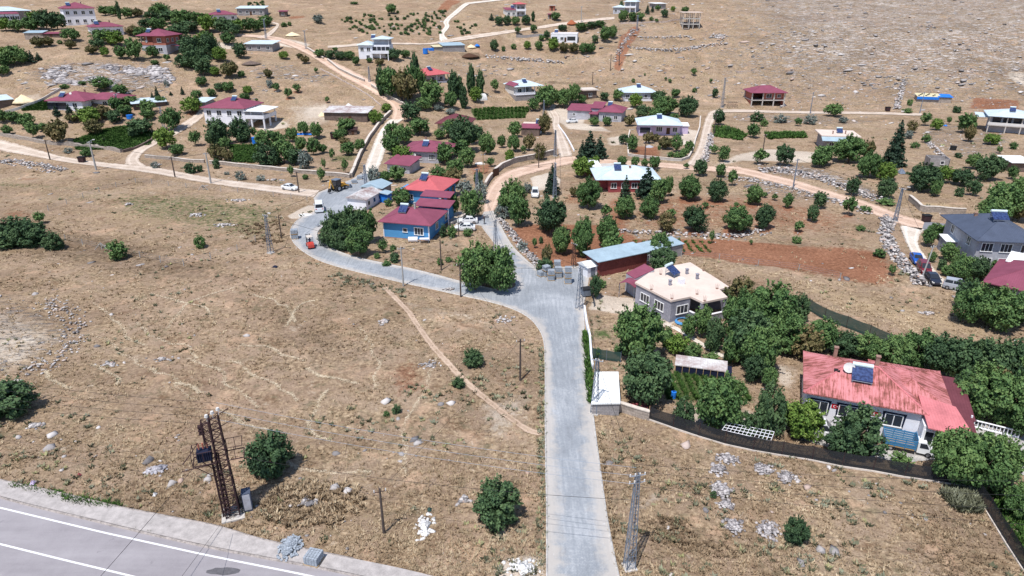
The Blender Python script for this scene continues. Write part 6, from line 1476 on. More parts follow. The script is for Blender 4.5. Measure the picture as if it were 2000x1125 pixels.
crop("seedling_rows", "short green rows on the red ploughed field", [(1230, 466), (1262, 467), (1390, 470), (1388, 498), (1310, 494), (1225, 484)], 420, .4, .4, 8, 1.6)
crop("roadside_weeds", "green weeds along the garden wall by the paved road", [(1140, 650), (1150, 650), (1158, 790), (1151, 790)], 240, .7, .6, 9)
crop("sidewalk_weeds", "green weeds growing beside the highway sidewalk", [(20, 940), (120, 960), (110, 972), (20, 950)], 60, .35, .4, 10)
crop("sidewalk_weeds", "green grass tufts at the upper edge of the sidewalk", [(120, 965), (240, 985), (235, 994), (130, 982)], 110, .4, .4, 11)
crop("corner_plants", "yellow green garden plants inside the corner of the black fence", [(1925, 958), (2000, 965), (2080, 1060), (2010, 1085), (1965, 1020)], 700, .5, .6, 12)
crop("dry_weeds", "dark olive brown dry weeds right of the tall lattice pole", [(1252, 1035), (1290, 1008), (1345, 1016), (1362, 1048), (1445, 1066), (1440, 1088), (1340, 1072), (1262, 1052)], 260, .3, .5, 21, mat="straw", tr=(0, .5))
crop("dry_weeds", "reddish brown dry weed mound above the paver heap", [(500, 1010), (530, 960), (610, 938), (700, 950), (720, 990), (650, 1030), (560, 1030)], 420, .45, .6, 22, mat="straw", tr=(.1, .8))
crop("grey_weeds", "tall grey green weeds at the black fence corner", [(1840, 965), (1900, 958), (1915, 1000), (1870, 1000)], 420, .8, .6, 23, mat="scrub", tr=(.1, .8))
crop("dry_weeds", "dark dry weeds on the left side of the steel lamp pole", [(455, 440), (540, 430), (560, 470), (500, 485)], 120, .5, .8, 24, mat="straw", tr=(0, .5))
crop("grey_weeds", "grey green weeds along the outer kerb of the paved bend", [(640, 530), (740, 552), (800, 568), (790, 585), (700, 560), (640, 545)], 110, .4, .7, 25, mat="scrub", tr=(.1, .8))
_o = np.array(w2([(60, 142), (100, 127), (170, 120), (250, 124), (330, 134), (345, 150), (330, 170), (265, 178), (200, 170), (120, 164), (62, 157)]))
_q = np.stack([rng.uniform(_o[:, 0].min(), _o[:, 0].max(), 4200), rng.uniform(_o[:, 1].min(), _o[:, 1].max(), 4200)], 1)
_q = _q[sdist(_q[:, 0], _q[:, 1], [tuple(a) for a in _o]) > 0]; _q = _q[vn(_q[:, 0], _q[:, 1], 5, 90) > .47]
tag(rocks("rock_outcrop", _q, rng.gamma(2.0, .15, len(_q)).clip(.12, .8), M["stones_grey"], 77, 2.0, .7, ang=.25), "grey pink limestone outcrop above the L-shaped white bungalow", "rocks", kind="stuff")
crop("kerb_weeds", "sparse dry weeds along the left kerb of the straight paved road", [(1052, 680), (1064, 680), (1066, 1110), (1046, 1110)], 260, .35, .4, 31, mat="scrub", tr=(.2, 1))
crop("kerb_weeds", "sparse dry weeds along the right kerb of the straight paved road", [(1166, 850), (1176, 850), (1216, 1110), (1204, 1110)], 150, .35, .4, 32, mat="straw", tr=(.1, .8))
crop("kerb_weeds", "sparse weeds growing in the joint of the highway kerb", [(0, 966), (184, 1012), (400, 1062), (640, 1108), (640, 1114), (400, 1069), (184, 1019), (0, 973)], 90, .25, .3, 33, mat="scrub", tr=(0, .6))
# ------------------------------------------------------------ walls and fences
def wall_line(label, pts, h=.9, w=.4, mat="stonewall", cap="capstone", name="stone_wall", cat="wall", xy=False, jag=.0, group=None):
    P = np.array(pts if xy else px_line(pts)); L = np.hypot(*np.diff(P, axis=0).T).sum(); P = resample(P, max(3, int(L / 1.2)))
    r = np.random.default_rng(len(P)); c = P.mean(0); zc = gz1(*c); e = empty(name, (c[0], c[1], zc), 0, label, cat, group)
    A = offset_line(P, w / 2) - c; B = offset_line(P, -w / 2) - c; n = len(P); Z = gz(P[:, 0], P[:, 1]) - zc; top = Z + h + r.normal(0, jag, n)
    def body(A, B, z0, z1):
        V = [(*a, z) for a, z in zip(A, z0)] + [(*a, z) for a, z in zip(A, z1)] + [(*a, z) for a, z in zip(B, z1)] + [(*a, z) for a, z in zip(B, z0)]; F = []
        for i in range(n - 1):
            for a in range(4): b = (a + 1) % 4; F.append((a * n + i, a * n + i + 1, b * n + i + 1, b * n + i))
        F += [(0, n, 2 * n, 3 * n), (n - 1, 4 * n - 1, 3 * n - 1, 2 * n - 1)]; return MB().add(V, F)
    body(A, B, Z - .6, top).build("wall_body", M[mat], e)
    if cap:
        A2 = offset_line(P, w / 2 + .06) - c; B2 = offset_line(P, -w / 2 - .06) - c; body(A2, B2, top + .002, top + .12).build("coping", M[cap], e)
    return e
wall_line("stone retaining wall with pale coping running down the left side of the middle road", [(763, 222), (752, 232), (741, 244), (722, 270), (711, 290), (705, 302), (695, 325), (686, 347)], 1.1, .6)
wall_line("long low stone wall between the orchard and the dirt road with the white car", [(410, 320), (480, 327), (560, 335), (620, 341), (684, 348)], .9, .5)
wall_line("low wall beside the farm track fork, left", [(284, 308), (340, 313), (400, 318)], .8, .45)
wall_line("reddish dry stone wall above the far end of the long left road", [(-20, 258), (0, 264), (60, 274), (112, 283), (180, 288), (238, 298)], .9, .9, "stonewall", None, jag=.15)
wall_line("dark stone wall along the lower right edge of the green vegetable plot", [(240, 298), (262, 292), (285, 282), (300, 272)], .7, .5, "darkstone", None, jag=.1)
wall_line("curved stone wall with white coping around the bend of the middle dirt road", [(967, 340), (980, 329), (1000, 320), (1030, 313), (1054, 309), (1082, 302)], 1.4, .6)
wall_line("short stone wall piece below the metal gate at the road bend", [(948, 366), (955, 354), (962, 346)], 1.2, .5)
wall_line("white kerb wall on the right side of the narrow middle track", [(1090, 246), (1104, 265), (1114, 282), (1121, 296)], .5, .35, "white", None, name="kerb_wall")
wall_line("low pale wall around the lavender house plot", [(1368, 230), (1366, 252), (1358, 275), (1353, 294), (1345, 310), (1330, 315), (1290, 312), (1248, 308), (1227, 305), (1225, 280), (1230, 258)], .7, .3, "concrete", "capstone", name="garden_wall")
wall_line("stone terrace wall around the golden grass plot, right", [(1775, 392), (1787, 402), (1799, 414), (1840, 416), (1884, 419)], 1.3, .5)
wall_line("low stone wall on the right of the pink road, upper part", [(600, 96), (616, 106), (632, 116)], .8, .45)
wall_line("pale topped stone wall on the right of the pink road, long lower part", [(640, 119), (662, 137), (690, 151), (712, 160)], .9, .45)
wall_line("low stone wall between the pink road and the tall poplars", [(726, 170), (750, 185), (772, 198), (792, 208)], 1.0, .5)
wall_line("rough kerb wall along the left edge of the pink road", [(626, 135), (660, 153), (690, 169), (722, 188), (744, 207)], .4, .35, "rubble", None, jag=.1)
wall_line("white edged garden wall along the right side of the straight paved road", [(1141, 605), (1146, 640), (1152, 664), (1154, 700), (1157, 722)], .8, .25, "white", None, name="garden_wall")
wall_line("stone retaining wall with red tiles behind, below the white roofed shed", [(1157, 806), (1190, 802), (1214, 803), (1240, 812), (1268, 820)], 1.1, .4)
wall_line("low wall beside the garage entry of the blue walled houses", [(880, 440), (897, 430), (915, 419)], .5, .3, "concrete", "capstone", name="garden_wall")
wall_line("grey blockwork wall beside the far white flat roofed house", [(1008, 73), (1040, 72), (1075, 73)], 1.2, .3, "blockwall", None, name="block_wall")
wall_line("curving grey garden wall behind the L-shaped bungalow", [(10, 221), (40, 213), (75, 200), (100, 186), (118, 176)], .8, .35, "concrete", None, name="garden_wall")
wall_line("grey farm wall below the far pale roofed two storey house", [(1212, 47), (1260, 45), (1300, 44), (1330, 40)], .7, .4, "rubble", None, jag=.1)
def rubble_wall(label, pts, w=1.2, h=.8, dens=9, seed=1, name="rubble_wall", cat="rubble wall", s=.22, mat="stones", group=None):
    P = resample(px_line(pts), 200); L = np.hypot(*np.diff(P, axis=0).T).sum(); n = int(min(1800, L * dens)); r = np.random.default_rng(seed)
    t = r.uniform(0, 199, n); i = t.astype(int); f = (t - i)[:, None]; Q = P[i] * (1 - f) + P[np.minimum(i + 1, 199)] * f
    off = r.normal(0, 1, n).clip(-1.8, 1.8) * .45; hh = np.maximum(0, 1 - np.abs(off)) * h * r.uniform(0, 1, n)
    T = np.gradient(P, axis=0)[i]; T /= np.linalg.norm(T, axis=1)[:, None]; Q = Q + np.stack([-T[:, 1], T[:, 0]], 1) * (off * w)[:, None]
    o = rocks(name, Q, r.uniform(.5, 1.3, n) * s, M[mat], seed, 1.35, .7, Z=gz(Q[:, 0], Q[:, 1]) + hh); return tag(o, label, cat, group)
rubble_wall("wide wall of heaped pinkish rubble beside the three parked cars", [(1728, 425), (1735, 436), (1728, 455), (1736, 478), (1750, 497), (1766, 518), (1782, 536), (1796, 550), (1803, 560)], 1.5, 1.1, 16, 1, s=.3)
rubble_wall("rough stone wall on the right edge of the upper paved branch", [(973, 424), (985, 440), (1004, 462), (1020, 485), (1042, 508), (1058, 522)], 1.0, .7, 12, 2, s=.24)
rubble_wall("long dry stone line across the terrace below the concrete frame", [(1226, 93), (1260, 97), (1310, 98), (1360, 93), (1415, 86)], 1.6, .9, 5, 3, s=.42)
rubble_wall("short dry stone line just below the concrete frame", [(1240, 73), (1290, 74), (1350, 72)], 1.4, .7, 4, 4, s=.38)
rubble_wall("line of pale boulders across the dry slope, upper middle", [(950, 111), (1000, 115), (1050, 118), (1100, 122)], 2.0, .9, 4, 5, s=.5)
rubble_wall("straight stone line climbing the rocky hill above the right track", [(1768, 152), (1762, 170), (1755, 195), (1752, 214)], 1.6, .9, 5, 6, s=.42)
rubble_wall("rubble bank above the dirt road, right of the track junction", [(1482, 334), (1530, 332), (1590, 345), (1650, 368), (1720, 392)], 2.6, 1.0, 9, 7, s=.34)
rubble_wall("rubble bank below the dirt road beside the orchard row", [(1415, 346), (1470, 352), (1530, 366), (1590, 383), (1650, 398), (1700, 418)], 2.2, .7, 8, 8, s=.28)
rubble_wall("stone line running down from the stony field on the right", [(1806, 268), (1820, 285), (1832, 298), (1842, 308)], 1.2, .8, 6, 9, s=.3)
rubble_wall("stones along the right edge of the branch track", [(1388, 262), (1386, 280), (1380, 300), (1376, 318)], 1.4, .8, 8, 10, s=.3)
rubble_wall("stone bank below the left end of the long dirt road", [(0, 315), (30, 318), (60, 322), (90, 328), (120, 335)], 3.0, .8, 10, 11, s=.32)
rubble_wall("stony edge of the raised ground at the left side of the dry field", [(85, 588), (110, 600), (140, 622), (150, 645), (130, 680), (100, 705), (60, 735)], 2.6, .4, 9, 12, s=.17)
rubble_wall("line of stones above the dirt road left of the lavender house", [(1128, 326), (1170, 328), (1215, 332), (1240, 336)], 1.4, .5, 6, 13, s=.25)
rubble_wall("loose stones at the foot of the orchard slope", [(1195, 448), (1230, 455), (1300, 458), (1370, 462), (1440, 462), (1500, 452)], 2.0, .5, 6, 14, s=.26)
rubble_wall("reddish stone line right of the long ribbon of red earth", [(1200, 122), (1212, 96), (1226, 75), (1236, 58)], 1.6, .7, 4, 15, s=.35)

def rock_heap(label, u, v, wpx, hpx, n=90, h=.5, s=.2, mat="stones", name="rock_pile", cat="rock pile", seed=None, group=None):
    p = G(u, v); mp = mpp(p); r = np.random.default_rng(seed or int(u + v)); a = r.uniform(0, 6.283, n); q = np.abs(r.normal(0, .42, n)).clip(0, .95)
    X = p.x + np.cos(a) * q * wpx * mp / 2; Y = p.y + np.sin(a) * q * hpx * mp / 2 / .62
    o = rocks(name, np.stack([X, Y], 1), r.uniform(.55, 1.3, n) * s, M[mat], int(u), 1.4, .65, Z=gz(X, Y) + h * np.maximum(0, 1 - q) * r.uniform(.2, 1, n))
    return tag(o, label, cat, group)
RG = "grey rubble heaps in the lower right field"
for i, (u, v, w_, h_, n, lab) in enumerate([(1422, 897, 58, 24, 130, "grey rubble heap highest in the lower right field"), (1402, 918, 44, 26, 110, "grey rubble heap just under the highest one"), (1408, 958, 52, 40, 170, "largest grey rubble heap beside a small green bush"), (1418, 988, 44, 18, 70, "low grey rubble heap below the largest one"),
        (1491, 916, 48, 24, 110, "grey rubble heap left of the one nearest the black fence"), (1536, 932, 44, 28, 110, "grey rubble heap nearest the black fence, right of its neighbour"), (1432, 1028, 44, 34, 120, "grey rubble heap right of the tall steel lattice pole"), (1500, 1037, 56, 34, 150, "grey rubble heap beside the dense dark bush in the lower right field")]):
    rock_heap(lab, u, v, w_, h_, int(n * 1.3), .45, .17, "stones_grey", group=RG)
rock_heap("heap of broken grey slabs on the dry bank left of the transformer tower", 308, 917, 50, 18, 110, .3, .2, "rockgrey")
rock_heap("heap of pale slabs in the dry field near the left edge", 70, 832, 38, 14, 60, .25, .19)
rock_heap("pinkish rubble heap between the paved road edge and the long footpath", 878, 566, 44, 12, 60, .4, .16)
rock_heap("white stones beside the paved bend above the footpath", 985, 625, 60, 20, 40, .2, .2)
rock_heap("pale broken stones at the kerb where the straight road meets the highway", 1020, 1108, 88, 30, 240, .2, .15, "plaster_white")
rock_heap("white stone cluster on the grassy left slope", 385, 420, 46, 16, 60, .3, .28)
rock_heap("white stone cluster left of the steel pole by the bend", 440, 440, 60, 14, 70, .3, .26)
rock_heap("dark burnt rocks beside the round bush above the highway", 905, 978, 34, 18, 30, .3, .22)
rock_heap("pale rocks at the footpath in the middle of the dry field", 840, 712, 50, 24, 50, .15, .16)
rock_heap("white rock outcrop in the dry field beside the footpath", 750, 628, 30, 16, 26, .25, .28)
rock_heap("row of pale stones across the left dry field", 215, 712, 60, 18, 34, .15, .2)
rock_heap("scatter of pale stones right of the left stone row", 318, 702, 70, 14, 26, .12, .2)
rock_heap("rubble heap with branches below the parked cars", 1812, 612, 44, 10, 50, .2, .2)
rock_heap("pile of broken limestone below the concrete frame on the hill", 1405, 72, 46, 24, 120, .8, .5)
rock_heap("reddish stones below the far end of the long left road", 250, 400, 20, 8, 20, .4, .3)
rock_heap("pile of stones beside the branching farm track", 305, 322, 30, 8, 30, .5, .35)
rock_heap("reddish stone heap in the weeds below the white car", 465, 392, 60, 14, 60, .3, .3)
rock_heap("pale stones left of the low stone wall near the white car", 535, 352, 40, 8, 40, .3, .3)
rock_heap("white dump of plaster lumps behind the highway sidewalk", 830, 1030, 40, 56, 200, .35, .16, "plaster_white", "plaster_heap", "debris heap")
rock_heap("weedy rubble mound on the bank left of the leaning wood pole", 600, 985, 70, 26, 30, .3, .25)
# boulders
for u, v, s, lab in [(291, 900, .75, "large pale boulder above the heap of broken slabs"), (97, 876, .7, "long flat boulder near the left edge of the bank"), (102, 852, .5, "white boulder just above the long flat one"), (657, 886, .5, "white angular boulder left of the wire to the wood pole"), (655, 955, .55, "round boulder hump above the dry mound"), (808, 860, .6, "tall pale rock in the middle of the near dry field"), (815, 866, .45, "smaller pale rock touching the tall one"),
                     (1600, 1076, .5, "pink boulder left of its twin, lower right field"), (1629, 1078, .55, "pink boulder right of its twin, lower right field"), (1565, 1099, .5, "pale boulder near the bottom edge, lower right field"), (753, 785, .5, "pink boulder right of the small dark bushes"), (860, 790, .42, "white boulder left of the second one near the footpath"), (881, 788, .42, "white boulder nearest the small bush and footpath"),
                     (680, 958, .45, "flat white rock on the dry mound"), (192, 835, .3, "pale stone right of the left slab heap"), (335, 945, .5, "reddish boulder left of the tower foot"), (353, 940, .45, "pale boulder beside the tower wire"), (468, 1008, .5, "boulder at the foot of the transformer tower"), (190, 677, .4, "flat grey stone in the left dry field"), (1340, 870, .6, "flat pale boulder in the grass below the black fence"), (1190, 905, .35, "white rock near the tall steel lattice pole"), (188, 338, .9, "reddish boulder at the base of the concrete pole"), (35, 745, .55, "brown boulder above the dark bush at the left edge"), (68, 575, .5, "row of joined boulders at the edge of the raised ground")]:
    p = G(u, v); o = rocks("boulder", np.array([[p.x, p.y]]), np.array([s]), M["stones"], int(u * 7 + v), 1.25, .75, boul=True); tag(o, lab, "boulder")

def net_fence(label, pts, h=1.8, mat="net_black", base=True, name="net_fence", step=2.6, post="rust"):
    P = np.array(px_line(pts)); L = np.hypot(*np.diff(P, axis=0).T).sum(); n = max(3, int(L / step)); P = resample(P, n); c = P.mean(0); zc = gz1(*c); e = empty(name, (c[0], c[1], zc), 0, label, "fence")
    P = P - c; Z = gz(P[:, 0] + c[0], P[:, 1] + c[1]) - zc; r = random.Random(n)
    m = MB()
    for i in range(n - 1):
        k = 5
        for j in range(k):
            a = P[i] + (P[i + 1] - P[i]) * j / k; b = P[i] + (P[i + 1] - P[i]) * (j + 1) / k; za = Z[i] + (Z[i + 1] - Z[i]) * j / k; zb = Z[i] + (Z[i + 1] - Z[i]) * (j + 1) / k
            sa = -.10 * math.sin(math.pi * j / k); sb = -.10 * math.sin(math.pi * (j + 1) / k)
            m.add([(*a, za + .12), (*b, zb + .12), (*b, zb + h + sb), (*a, za + h + sa)], [(0, 1, 2, 3)])
    m.build("netting", M[mat], e, recalc=False)
    for i in range(n): MB().bar((*P[i], Z[i] - .4), (*P[i], Z[i] + h + .12), .035, 5).build("post", M[post], e)
    if base:
        A = offset_line(P, .16) ; B = offset_line(P, -.1)
        V = [(*a, z - .4) for a, z in zip(A, Z)] + [(*a, z + .16) for a, z in zip(A, Z)] + [(*b, z + .16) for b, z in zip(B, Z)] + [(*b, z - .4) for b, z in zip(B, Z)]; F = []
        for i in range(n - 1):
            for a in range(4): b = (a + 1) % 4; F.append((a * n + i, a * n + i + 1, b * n + i + 1, b * n + i))
        MB().add(V, F).build("base_wall", M["capstone"], e)
    return e
def net_mat(key, c, cover):
    m, nt, b = new_mat(key); p = geo(nt); n_ = noise(nt, p, 1.1, 5, .7)
    nt.links.new(mix(nt, n_, c, tuple(x * 2.2 for x in c)), b.inputs["Base Color"]); b.inputs["Roughness"].default_value = .9
    al = mth(nt, 'ADD', cover, mth(nt, 'MULTIPLY', mth(nt, 'SUBTRACT', n_, .5), .25), clamp=True); nt.links.new(al, b.inputs["Alpha"]); M[key] = m
net_mat("net_black", (.016, .017, .020), .88); net_mat("net_green", (.02, .045, .04), .9); net_mat("wire", (.3, .3, .3), .22)
net_fence("black net fence on a white base wall below the big red roofed house", [(1268, 820), (1300, 832), (1350, 848), (1400, 864), (1450, 878), (1520, 889), (1600, 903), (1700, 920), (1800, 938), (1893, 951)])
net_fence("black net fence running down to the bottom right corner", [(1896, 951), (1920, 990), (1950, 1038), (1975, 1078), (2005, 1125)])
net_fence("short dark net fence rising towards the walnut tree", [(1267, 818), (1272, 800), (1279, 782)], 1.6, base=False, post="wood")
net_fence("dark green net fence between the grove and the dry field", [(1578, 606), (1610, 625), (1650, 640), (1700, 660), (1745, 680), (1780, 700)], 1.9, "net_green", False)
net_fence("grey mesh fence with thin posts between shed and walnut tree", [(1156, 700), (1180, 704), (1212, 708)], 1.6, "net_green", False, post="steel", step=2.0)
net_fence("dark metal fence panels along the plaza wall", [(1152, 560), (1157, 580), (1160, 600)], 1.5, "net_black", False, post="steel")
def wire_fence(label, pts, h=1.3, step=4.5, braces=()):
    P = np.array(px_line(pts)); L = np.hypot(*np.diff(P, axis=0).T).sum(); n = max(3, int(L / step)); P = resample(P, n); c = P.mean(0); zc = gz1(*c); e = empty("wire_fence", (c[0], c[1], zc), 0, label, "fence"); P = P - c
    Z = gz(P[:, 0] + c[0], P[:, 1] + c[1]) - zc
    for i in range(n): MB().bar((*P[i], Z[i] - .3), (P[i][0] + .04, P[i][1], Z[i] + h), .07, 4).build("post", M["poleconc"], e)
    for q in (.5, .85, 1.2):
        m = MB()
        for i in range(n - 1): m.bar((*P[i], Z[i] + q), (*P[i + 1], Z[i + 1] + q), .012, 3)
        m.build("wire", M["steel"], e)
    for k in [b_ for b_ in braces if b_ < n]:
        for sgn in (-1, 1): MB().bar((*P[k], Z[k] + h), (P[k][0] + sgn * 1.3, P[k][1] - .2, Z[k] - .1), .07, 4).build("brace", M["poleconc"], e)
wire_fence("wire fence with concrete posts across the left dry field", [(128, 470), (140, 474), (165, 480), (206, 488), (251, 498), (275, 504), (320, 514), (343, 519), (365, 520), (379, 516), (417, 505), (455, 495), (485, 480), (499, 472)], braces=(2, 14))
wire_fence("wire fence with concrete posts below the long left road", [(95, 412), (118, 404), (160, 388), (198, 374), (232, 364), (262, 357), (299, 360), (337, 364), (373, 368), (431, 374), (500, 380), (560, 386), (600, 394)], braces=(9,))
wire_fence("thin rusty wire fence below the ploughed red field", [(1330, 503), (1372, 505), (1430, 512), (1490, 520), (1550, 527), (1590, 533), (1640, 545)], 1.1)
def balustrade(label, pts, h=.9):
    P = np.array(px_line(pts)); L = np.hypot(*np.diff(P, axis=0).T).sum(); n = int(L / .32); P = resample(P, n); c = P.mean(0); zc = gz1(*c); e = empty("balustrade", (c[0], c[1], zc), 0, label, "balustrade"); P = P - c
    m = MB(); m.bar((*P[0], h), (*P[-1], h), .09); m.build("handrail", M["white"], e); m = MB(); m.bar((*P[0], .1), (*P[-1], .1), .12); m.build("plinth", M["white"], e)
    for q in P[:100]: MB().bar((*q, .1), (*q, h), .05, 6).build("baluster", M["white"], e)
balustrade("white balustrade between the paved yard and the vine covered garden", [(1852, 822), (1920, 838), (1988, 856)])
# pergola grid
A_, B_, C_, D_ = [plane_hit(u, v, 1.5) for u, v in ((1410, 840), (1420, 826), (1512, 844), (1505, 862))]
e = empty("pergola", (A_.x, A_.y, 0), 0, "white wooden lattice pergola top behind the black net fence", "pergola"); m = MB(); oo = Vector((A_.x, A_.y, 0))
for k in range(13): t = k / 12; m.bar(A_.lerp(D_, t) - oo, B_.lerp(C_, t) - oo, .035)
for k in range(4): t = k / 3; m.bar(A_.lerp(B_, t) - oo + Vector((0, 0, .05)), D_.lerp(C_, t) - oo + Vector((0, 0, .05)), .035)
m.build("lattice", M["white"], e)
for q in (A_, B_, C_, D_): MB().bar(q - oo, (q - oo) * 1 + Vector((0, 0, -1.8)), .05).build("post", M["wood"], e)
e = empty("gate", G(963, 347), R(60), "dark rusty metal gate at the bend of the middle road", "gate"); m = MB()
for x in np.linspace(0, 3, 7): m.bar((x, 0, 0), (x, 0, 2.2), .04)
m.build("gate_bars", M["rust"], e); MB().box(.1, 2.9, -.02, .02, .1, 2.1).build("panel", M["darkwood"], e)

# ------------------------------------------------------------ poles and cables
TOP = {}
def lattice(key, label, u, vb, vt, w0=.85, w1=.28, mat="steel", lamp=False, arms=1, base=True):
    p = G(u, vb); h = height_to(p, vt); e = empty("lattice_pole", p, .5 + u * .01, label, "power pole"); m = MB(); n = max(6, int(h / .75))
    far = p.y > 130; rr = .03 if not far else .042
    C = lambda i, t: Vector((((1, 1), (1, -1), (-1, -1), (-1, 1))[i % 4][0] * (w0 * (1 - t) + w1 * t) / 2, ((1, 1), (1, -1), (-1, -1), (-1, 1))[i % 4][1] * (w0 * (1 - t) + w1 * t) / 2, h * t))
    for i in range(4): m.bar(C(i, 0), C(i, 1), rr * 1.5)
    for k in range(n):
        t0, t1 = k / n, (k + 1) / n
        for i in range(4):
            m.bar(C(i, t0), C(i + 1, t1) if k % 2 else C(i + 1, t0).lerp(C(i + 1, t1), 1), rr * .7)
            if k % 2 == 0: m.bar(C(i + 1, t0), C(i, t1), rr * .7) if i % 2 else None
            m.bar(C(i, t1), C(i + 1, t1), rr * .6)
    m.build("frame", M[mat], e)
    for k in range(arms):
        z = h - .15 - k * .7; MB().bar((-.7, 0, z), (.7, 0, z), .05).build("crossarm", M[mat], e)
        m = MB()
        for x in (-.62, -.2, .2, .62): m.bar((x, 0, z), (x, 0, z + .22), .06, 6)
        m.build("insulators", M["offwhite"], e)
    if lamp:
        o = MB().bar((0, 0, h - .2), (.9, 0, h + .5), .035).build("lamp_arm", M["steel"], e); MB().box(.8, 1.4, -.12, .12, h + .45, h + .58).build("lamp_head", M["offwhite"], o)
    if base: MB().box(-.55, .55, -.55, .55, -.4, .12).build("footing", M["concrete"], e)
    TOP[key] = Vector((p.x, p.y, p.z + h)); return e
lattice("P1", "tall grey steel lattice pole beside the straight road, lower right", 1229, 1108, 926, .78, .26, arms=2)
lattice("P2", "steel lattice pole with lamp standing on the paved plaza by the pallets", 1131, 604, 523, .8, .3, lamp=True)
lattice("P3", "steel lattice pole at the corner of the white roofed shed", 1161, 806, 702, .75, .25)
lattice("P4", "steel lattice lamp pole left of the paved road bend", 529, 494, 420, .8, .25, lamp=True)
lattice("P5", "steel lattice pole rising behind the island walnut tree", 968, 490, 430, .6, .25)
lattice("P6", "steel lattice pole at the curved wall beside the narrow track", 1084, 305, 254, .7, .25)
lattice("P7", "steel lattice pole right of the spruce by the pale concrete pad", 1083, 386, 318, .7, .25)
lattice("P8", "steel lattice pole left of the dirt road bend among silvery trees", 932, 382, 330, .7, .25)
lattice("P9", "double steel lattice pole in front of the yellow backhoe loader", 716, 377, 322, .7, .3)
lattice("P10", "steel lattice pole on the slope above the branch track", 1410, 210, 152, .8, .3)
lattice("P11", "steel lattice lamp pole at the end of the rubble wall", 1748, 432, 368, .7, .25, lamp=True)
lattice("P12", "steel lattice pole at the farm track by the left orchard", 320, 250, 209, .7, .3)
lattice("P13", "rusty lattice pole behind the stacked paver pallets", 1120, 522, 476, .6, .3, mat="rust")
lattice("P14", "steel lattice lamp pole at the top of the pink road", 598, 96, 60, .7, .25, lamp=True)
lattice("P15", "steel lattice pole beside the far left grey barn track", 520, 76, 38, .7, .25, lamp=True)
lattice("P16", "steel lattice pole between the pink road and the poplars", 722, 160, 130, .7, .25)
lattice("P17", "steel lattice pole left of the far white flat roofed house track", 1244, 60, 30, .7, .3)
lattice("P18", "steel lattice pole on the far left slope near the long building", 63, 60, 38, .7, .3)
lattice("P19", "steel lattice pole beside the narrow track near the red sheds", 1062, 225, 196, .7, .25)
lattice("P20", "steel lattice pole right of the poplars beside the pink road", 793, 202, 178, .7, .25)
def round_pole(key, label, u, vb, vt, r=.14, mat="polewood", arm=True, lamp=False, name="utility_pole", cat="utility pole", lean=0):
    p = G(u, vb); h = height_to(p, vt); e = empty(name, p, .3, label, cat); f = 1.0 if p.y < 130 else 1.35
    MB().bar((0, 0, -.5), (lean, 0, h), r * f, 8, r * f * .65).build("pole", M[mat], e, smooth=False)
    if arm:
        MB().bar((-.6 + lean, 0, h - .35), (.6 + lean, 0, h - .35), .05 * f).build("crossarm", M["rust" if mat == "polewood" else "steel"], e)
        m = MB()
        for x in (-.5, .5): m.bar((x + lean, 0, h - .35), (x + lean, 0, h - .1), .05 * f, 6)
        m.build("insulators", M["offwhite"], e)
    if lamp:
        o = MB().bar((lean, 0, h - .1), (lean + .9, 0, h + .35), .04 * f).build("lamp_arm", M["steel"], e); MB().box(lean + .8, lean + 1.4, -.14, .14, h + .3, h + .45).build("lamp_head", M["offwhite"], o)
    TOP[key] = Vector((p.x, p.y, p.z + h - .1)); return e
round_pole("W1", "dark wooden pole standing in the dry bank above the highway", 750, 1042, 954)
round_pole("W2", "dark wooden pole near the right edge of the dry field", 1016, 743, 662)
round_pole("W3", "pale concrete pole at the kerb of the paved road, left of the island", 788, 559, 482, .15, "poleconc")
round_pole("W4", "thin dark pole at the lower kerb left of the island walnut trees", 900, 580, 514)
round_pole("W5", "thin dark pole in the dry triangle below the blue house", 862, 528, 468, arm=False)
round_pole("W6", "dark wooden pole right of the steel lamp pole by the bend", 550, 465, 421)
round_pole("W7", "dark wooden pole beside the parked white car on the dirt road", 584, 376, 335)
round_pole("W8", "dark wooden pole nearest the left edge of the long dirt road", 98, 312, 273)
round_pole("W9", "dark wooden pole with crossarm right of the farm track fork", 342, 346, 306)
round_pole("W10", "tall concrete lamp pole beside the long left road", 188, 332, 276, .2, "poleconc", lamp=True)
round_pole("W11", "concrete pole near the left end of the low orchard wall", 412, 358, 298, .18, "poleconc")
round_pole("W12", "concrete pole leaning over the red parked car", 1798, 548, 480, .14, "poleconc", lean=.9)
round_pole("W13", "thin pole in front of the lavender house garden", 1259, 311, 276)
round_pole("W14", "thin pole beside the two round trees above the dirt road", 1489, 302, 262)
round_pole("W15", "tall grey steel pole on the rubble bank above the dirt road", 1549, 366, 310, .13, "steel")
round_pole("W16", "thin pole at the top of the branch track", 1394, 264, 222)
round_pole("W17", "dark pole at the foot of the far red earth ribbon", 1209, 128, 84)
round_pole("W18", "pole behind the pale roofed house on the middle track", 1157, 166, 140)
round_pole("W19", "dark pole on the open slope left of the red earth ribbon", 1192, 138, 106)
round_pole("W20", "bare pole beside the garden gate left of the middle road", 944, 340, 300, mat="wood", lamp=False)
round_pole("W21", "thin dark pole left of the white cars by the blue house", 896, 462, 418, .1, arm=False)
round_pole("W22", "concrete pole on the far slope near the brown mound", 1135, 44, 12, .18, "poleconc")
round_pole("W23", "thin pole between the spruce and the dirt road bend", 1052, 328, 288, .1, arm=False)
round_pole("W24", "lamp pole on the dirt road beside the far rocky slope", 1582, 222, 180, .14, "steel", lamp=True)
round_pole("W25", "concrete pole in front of the white terrace house", 448, 236, 208, .15, "poleconc", arm=False, lamp=True)
round_pole("W26", "steel pole right of the L-shaped white bungalow", 232, 214, 183, .15, "steel", lamp=True)
round_pole("W27", "pole above the track on the rocky hill beside the tarpaulin hut", 1796, 222, 180, .13, "steel")
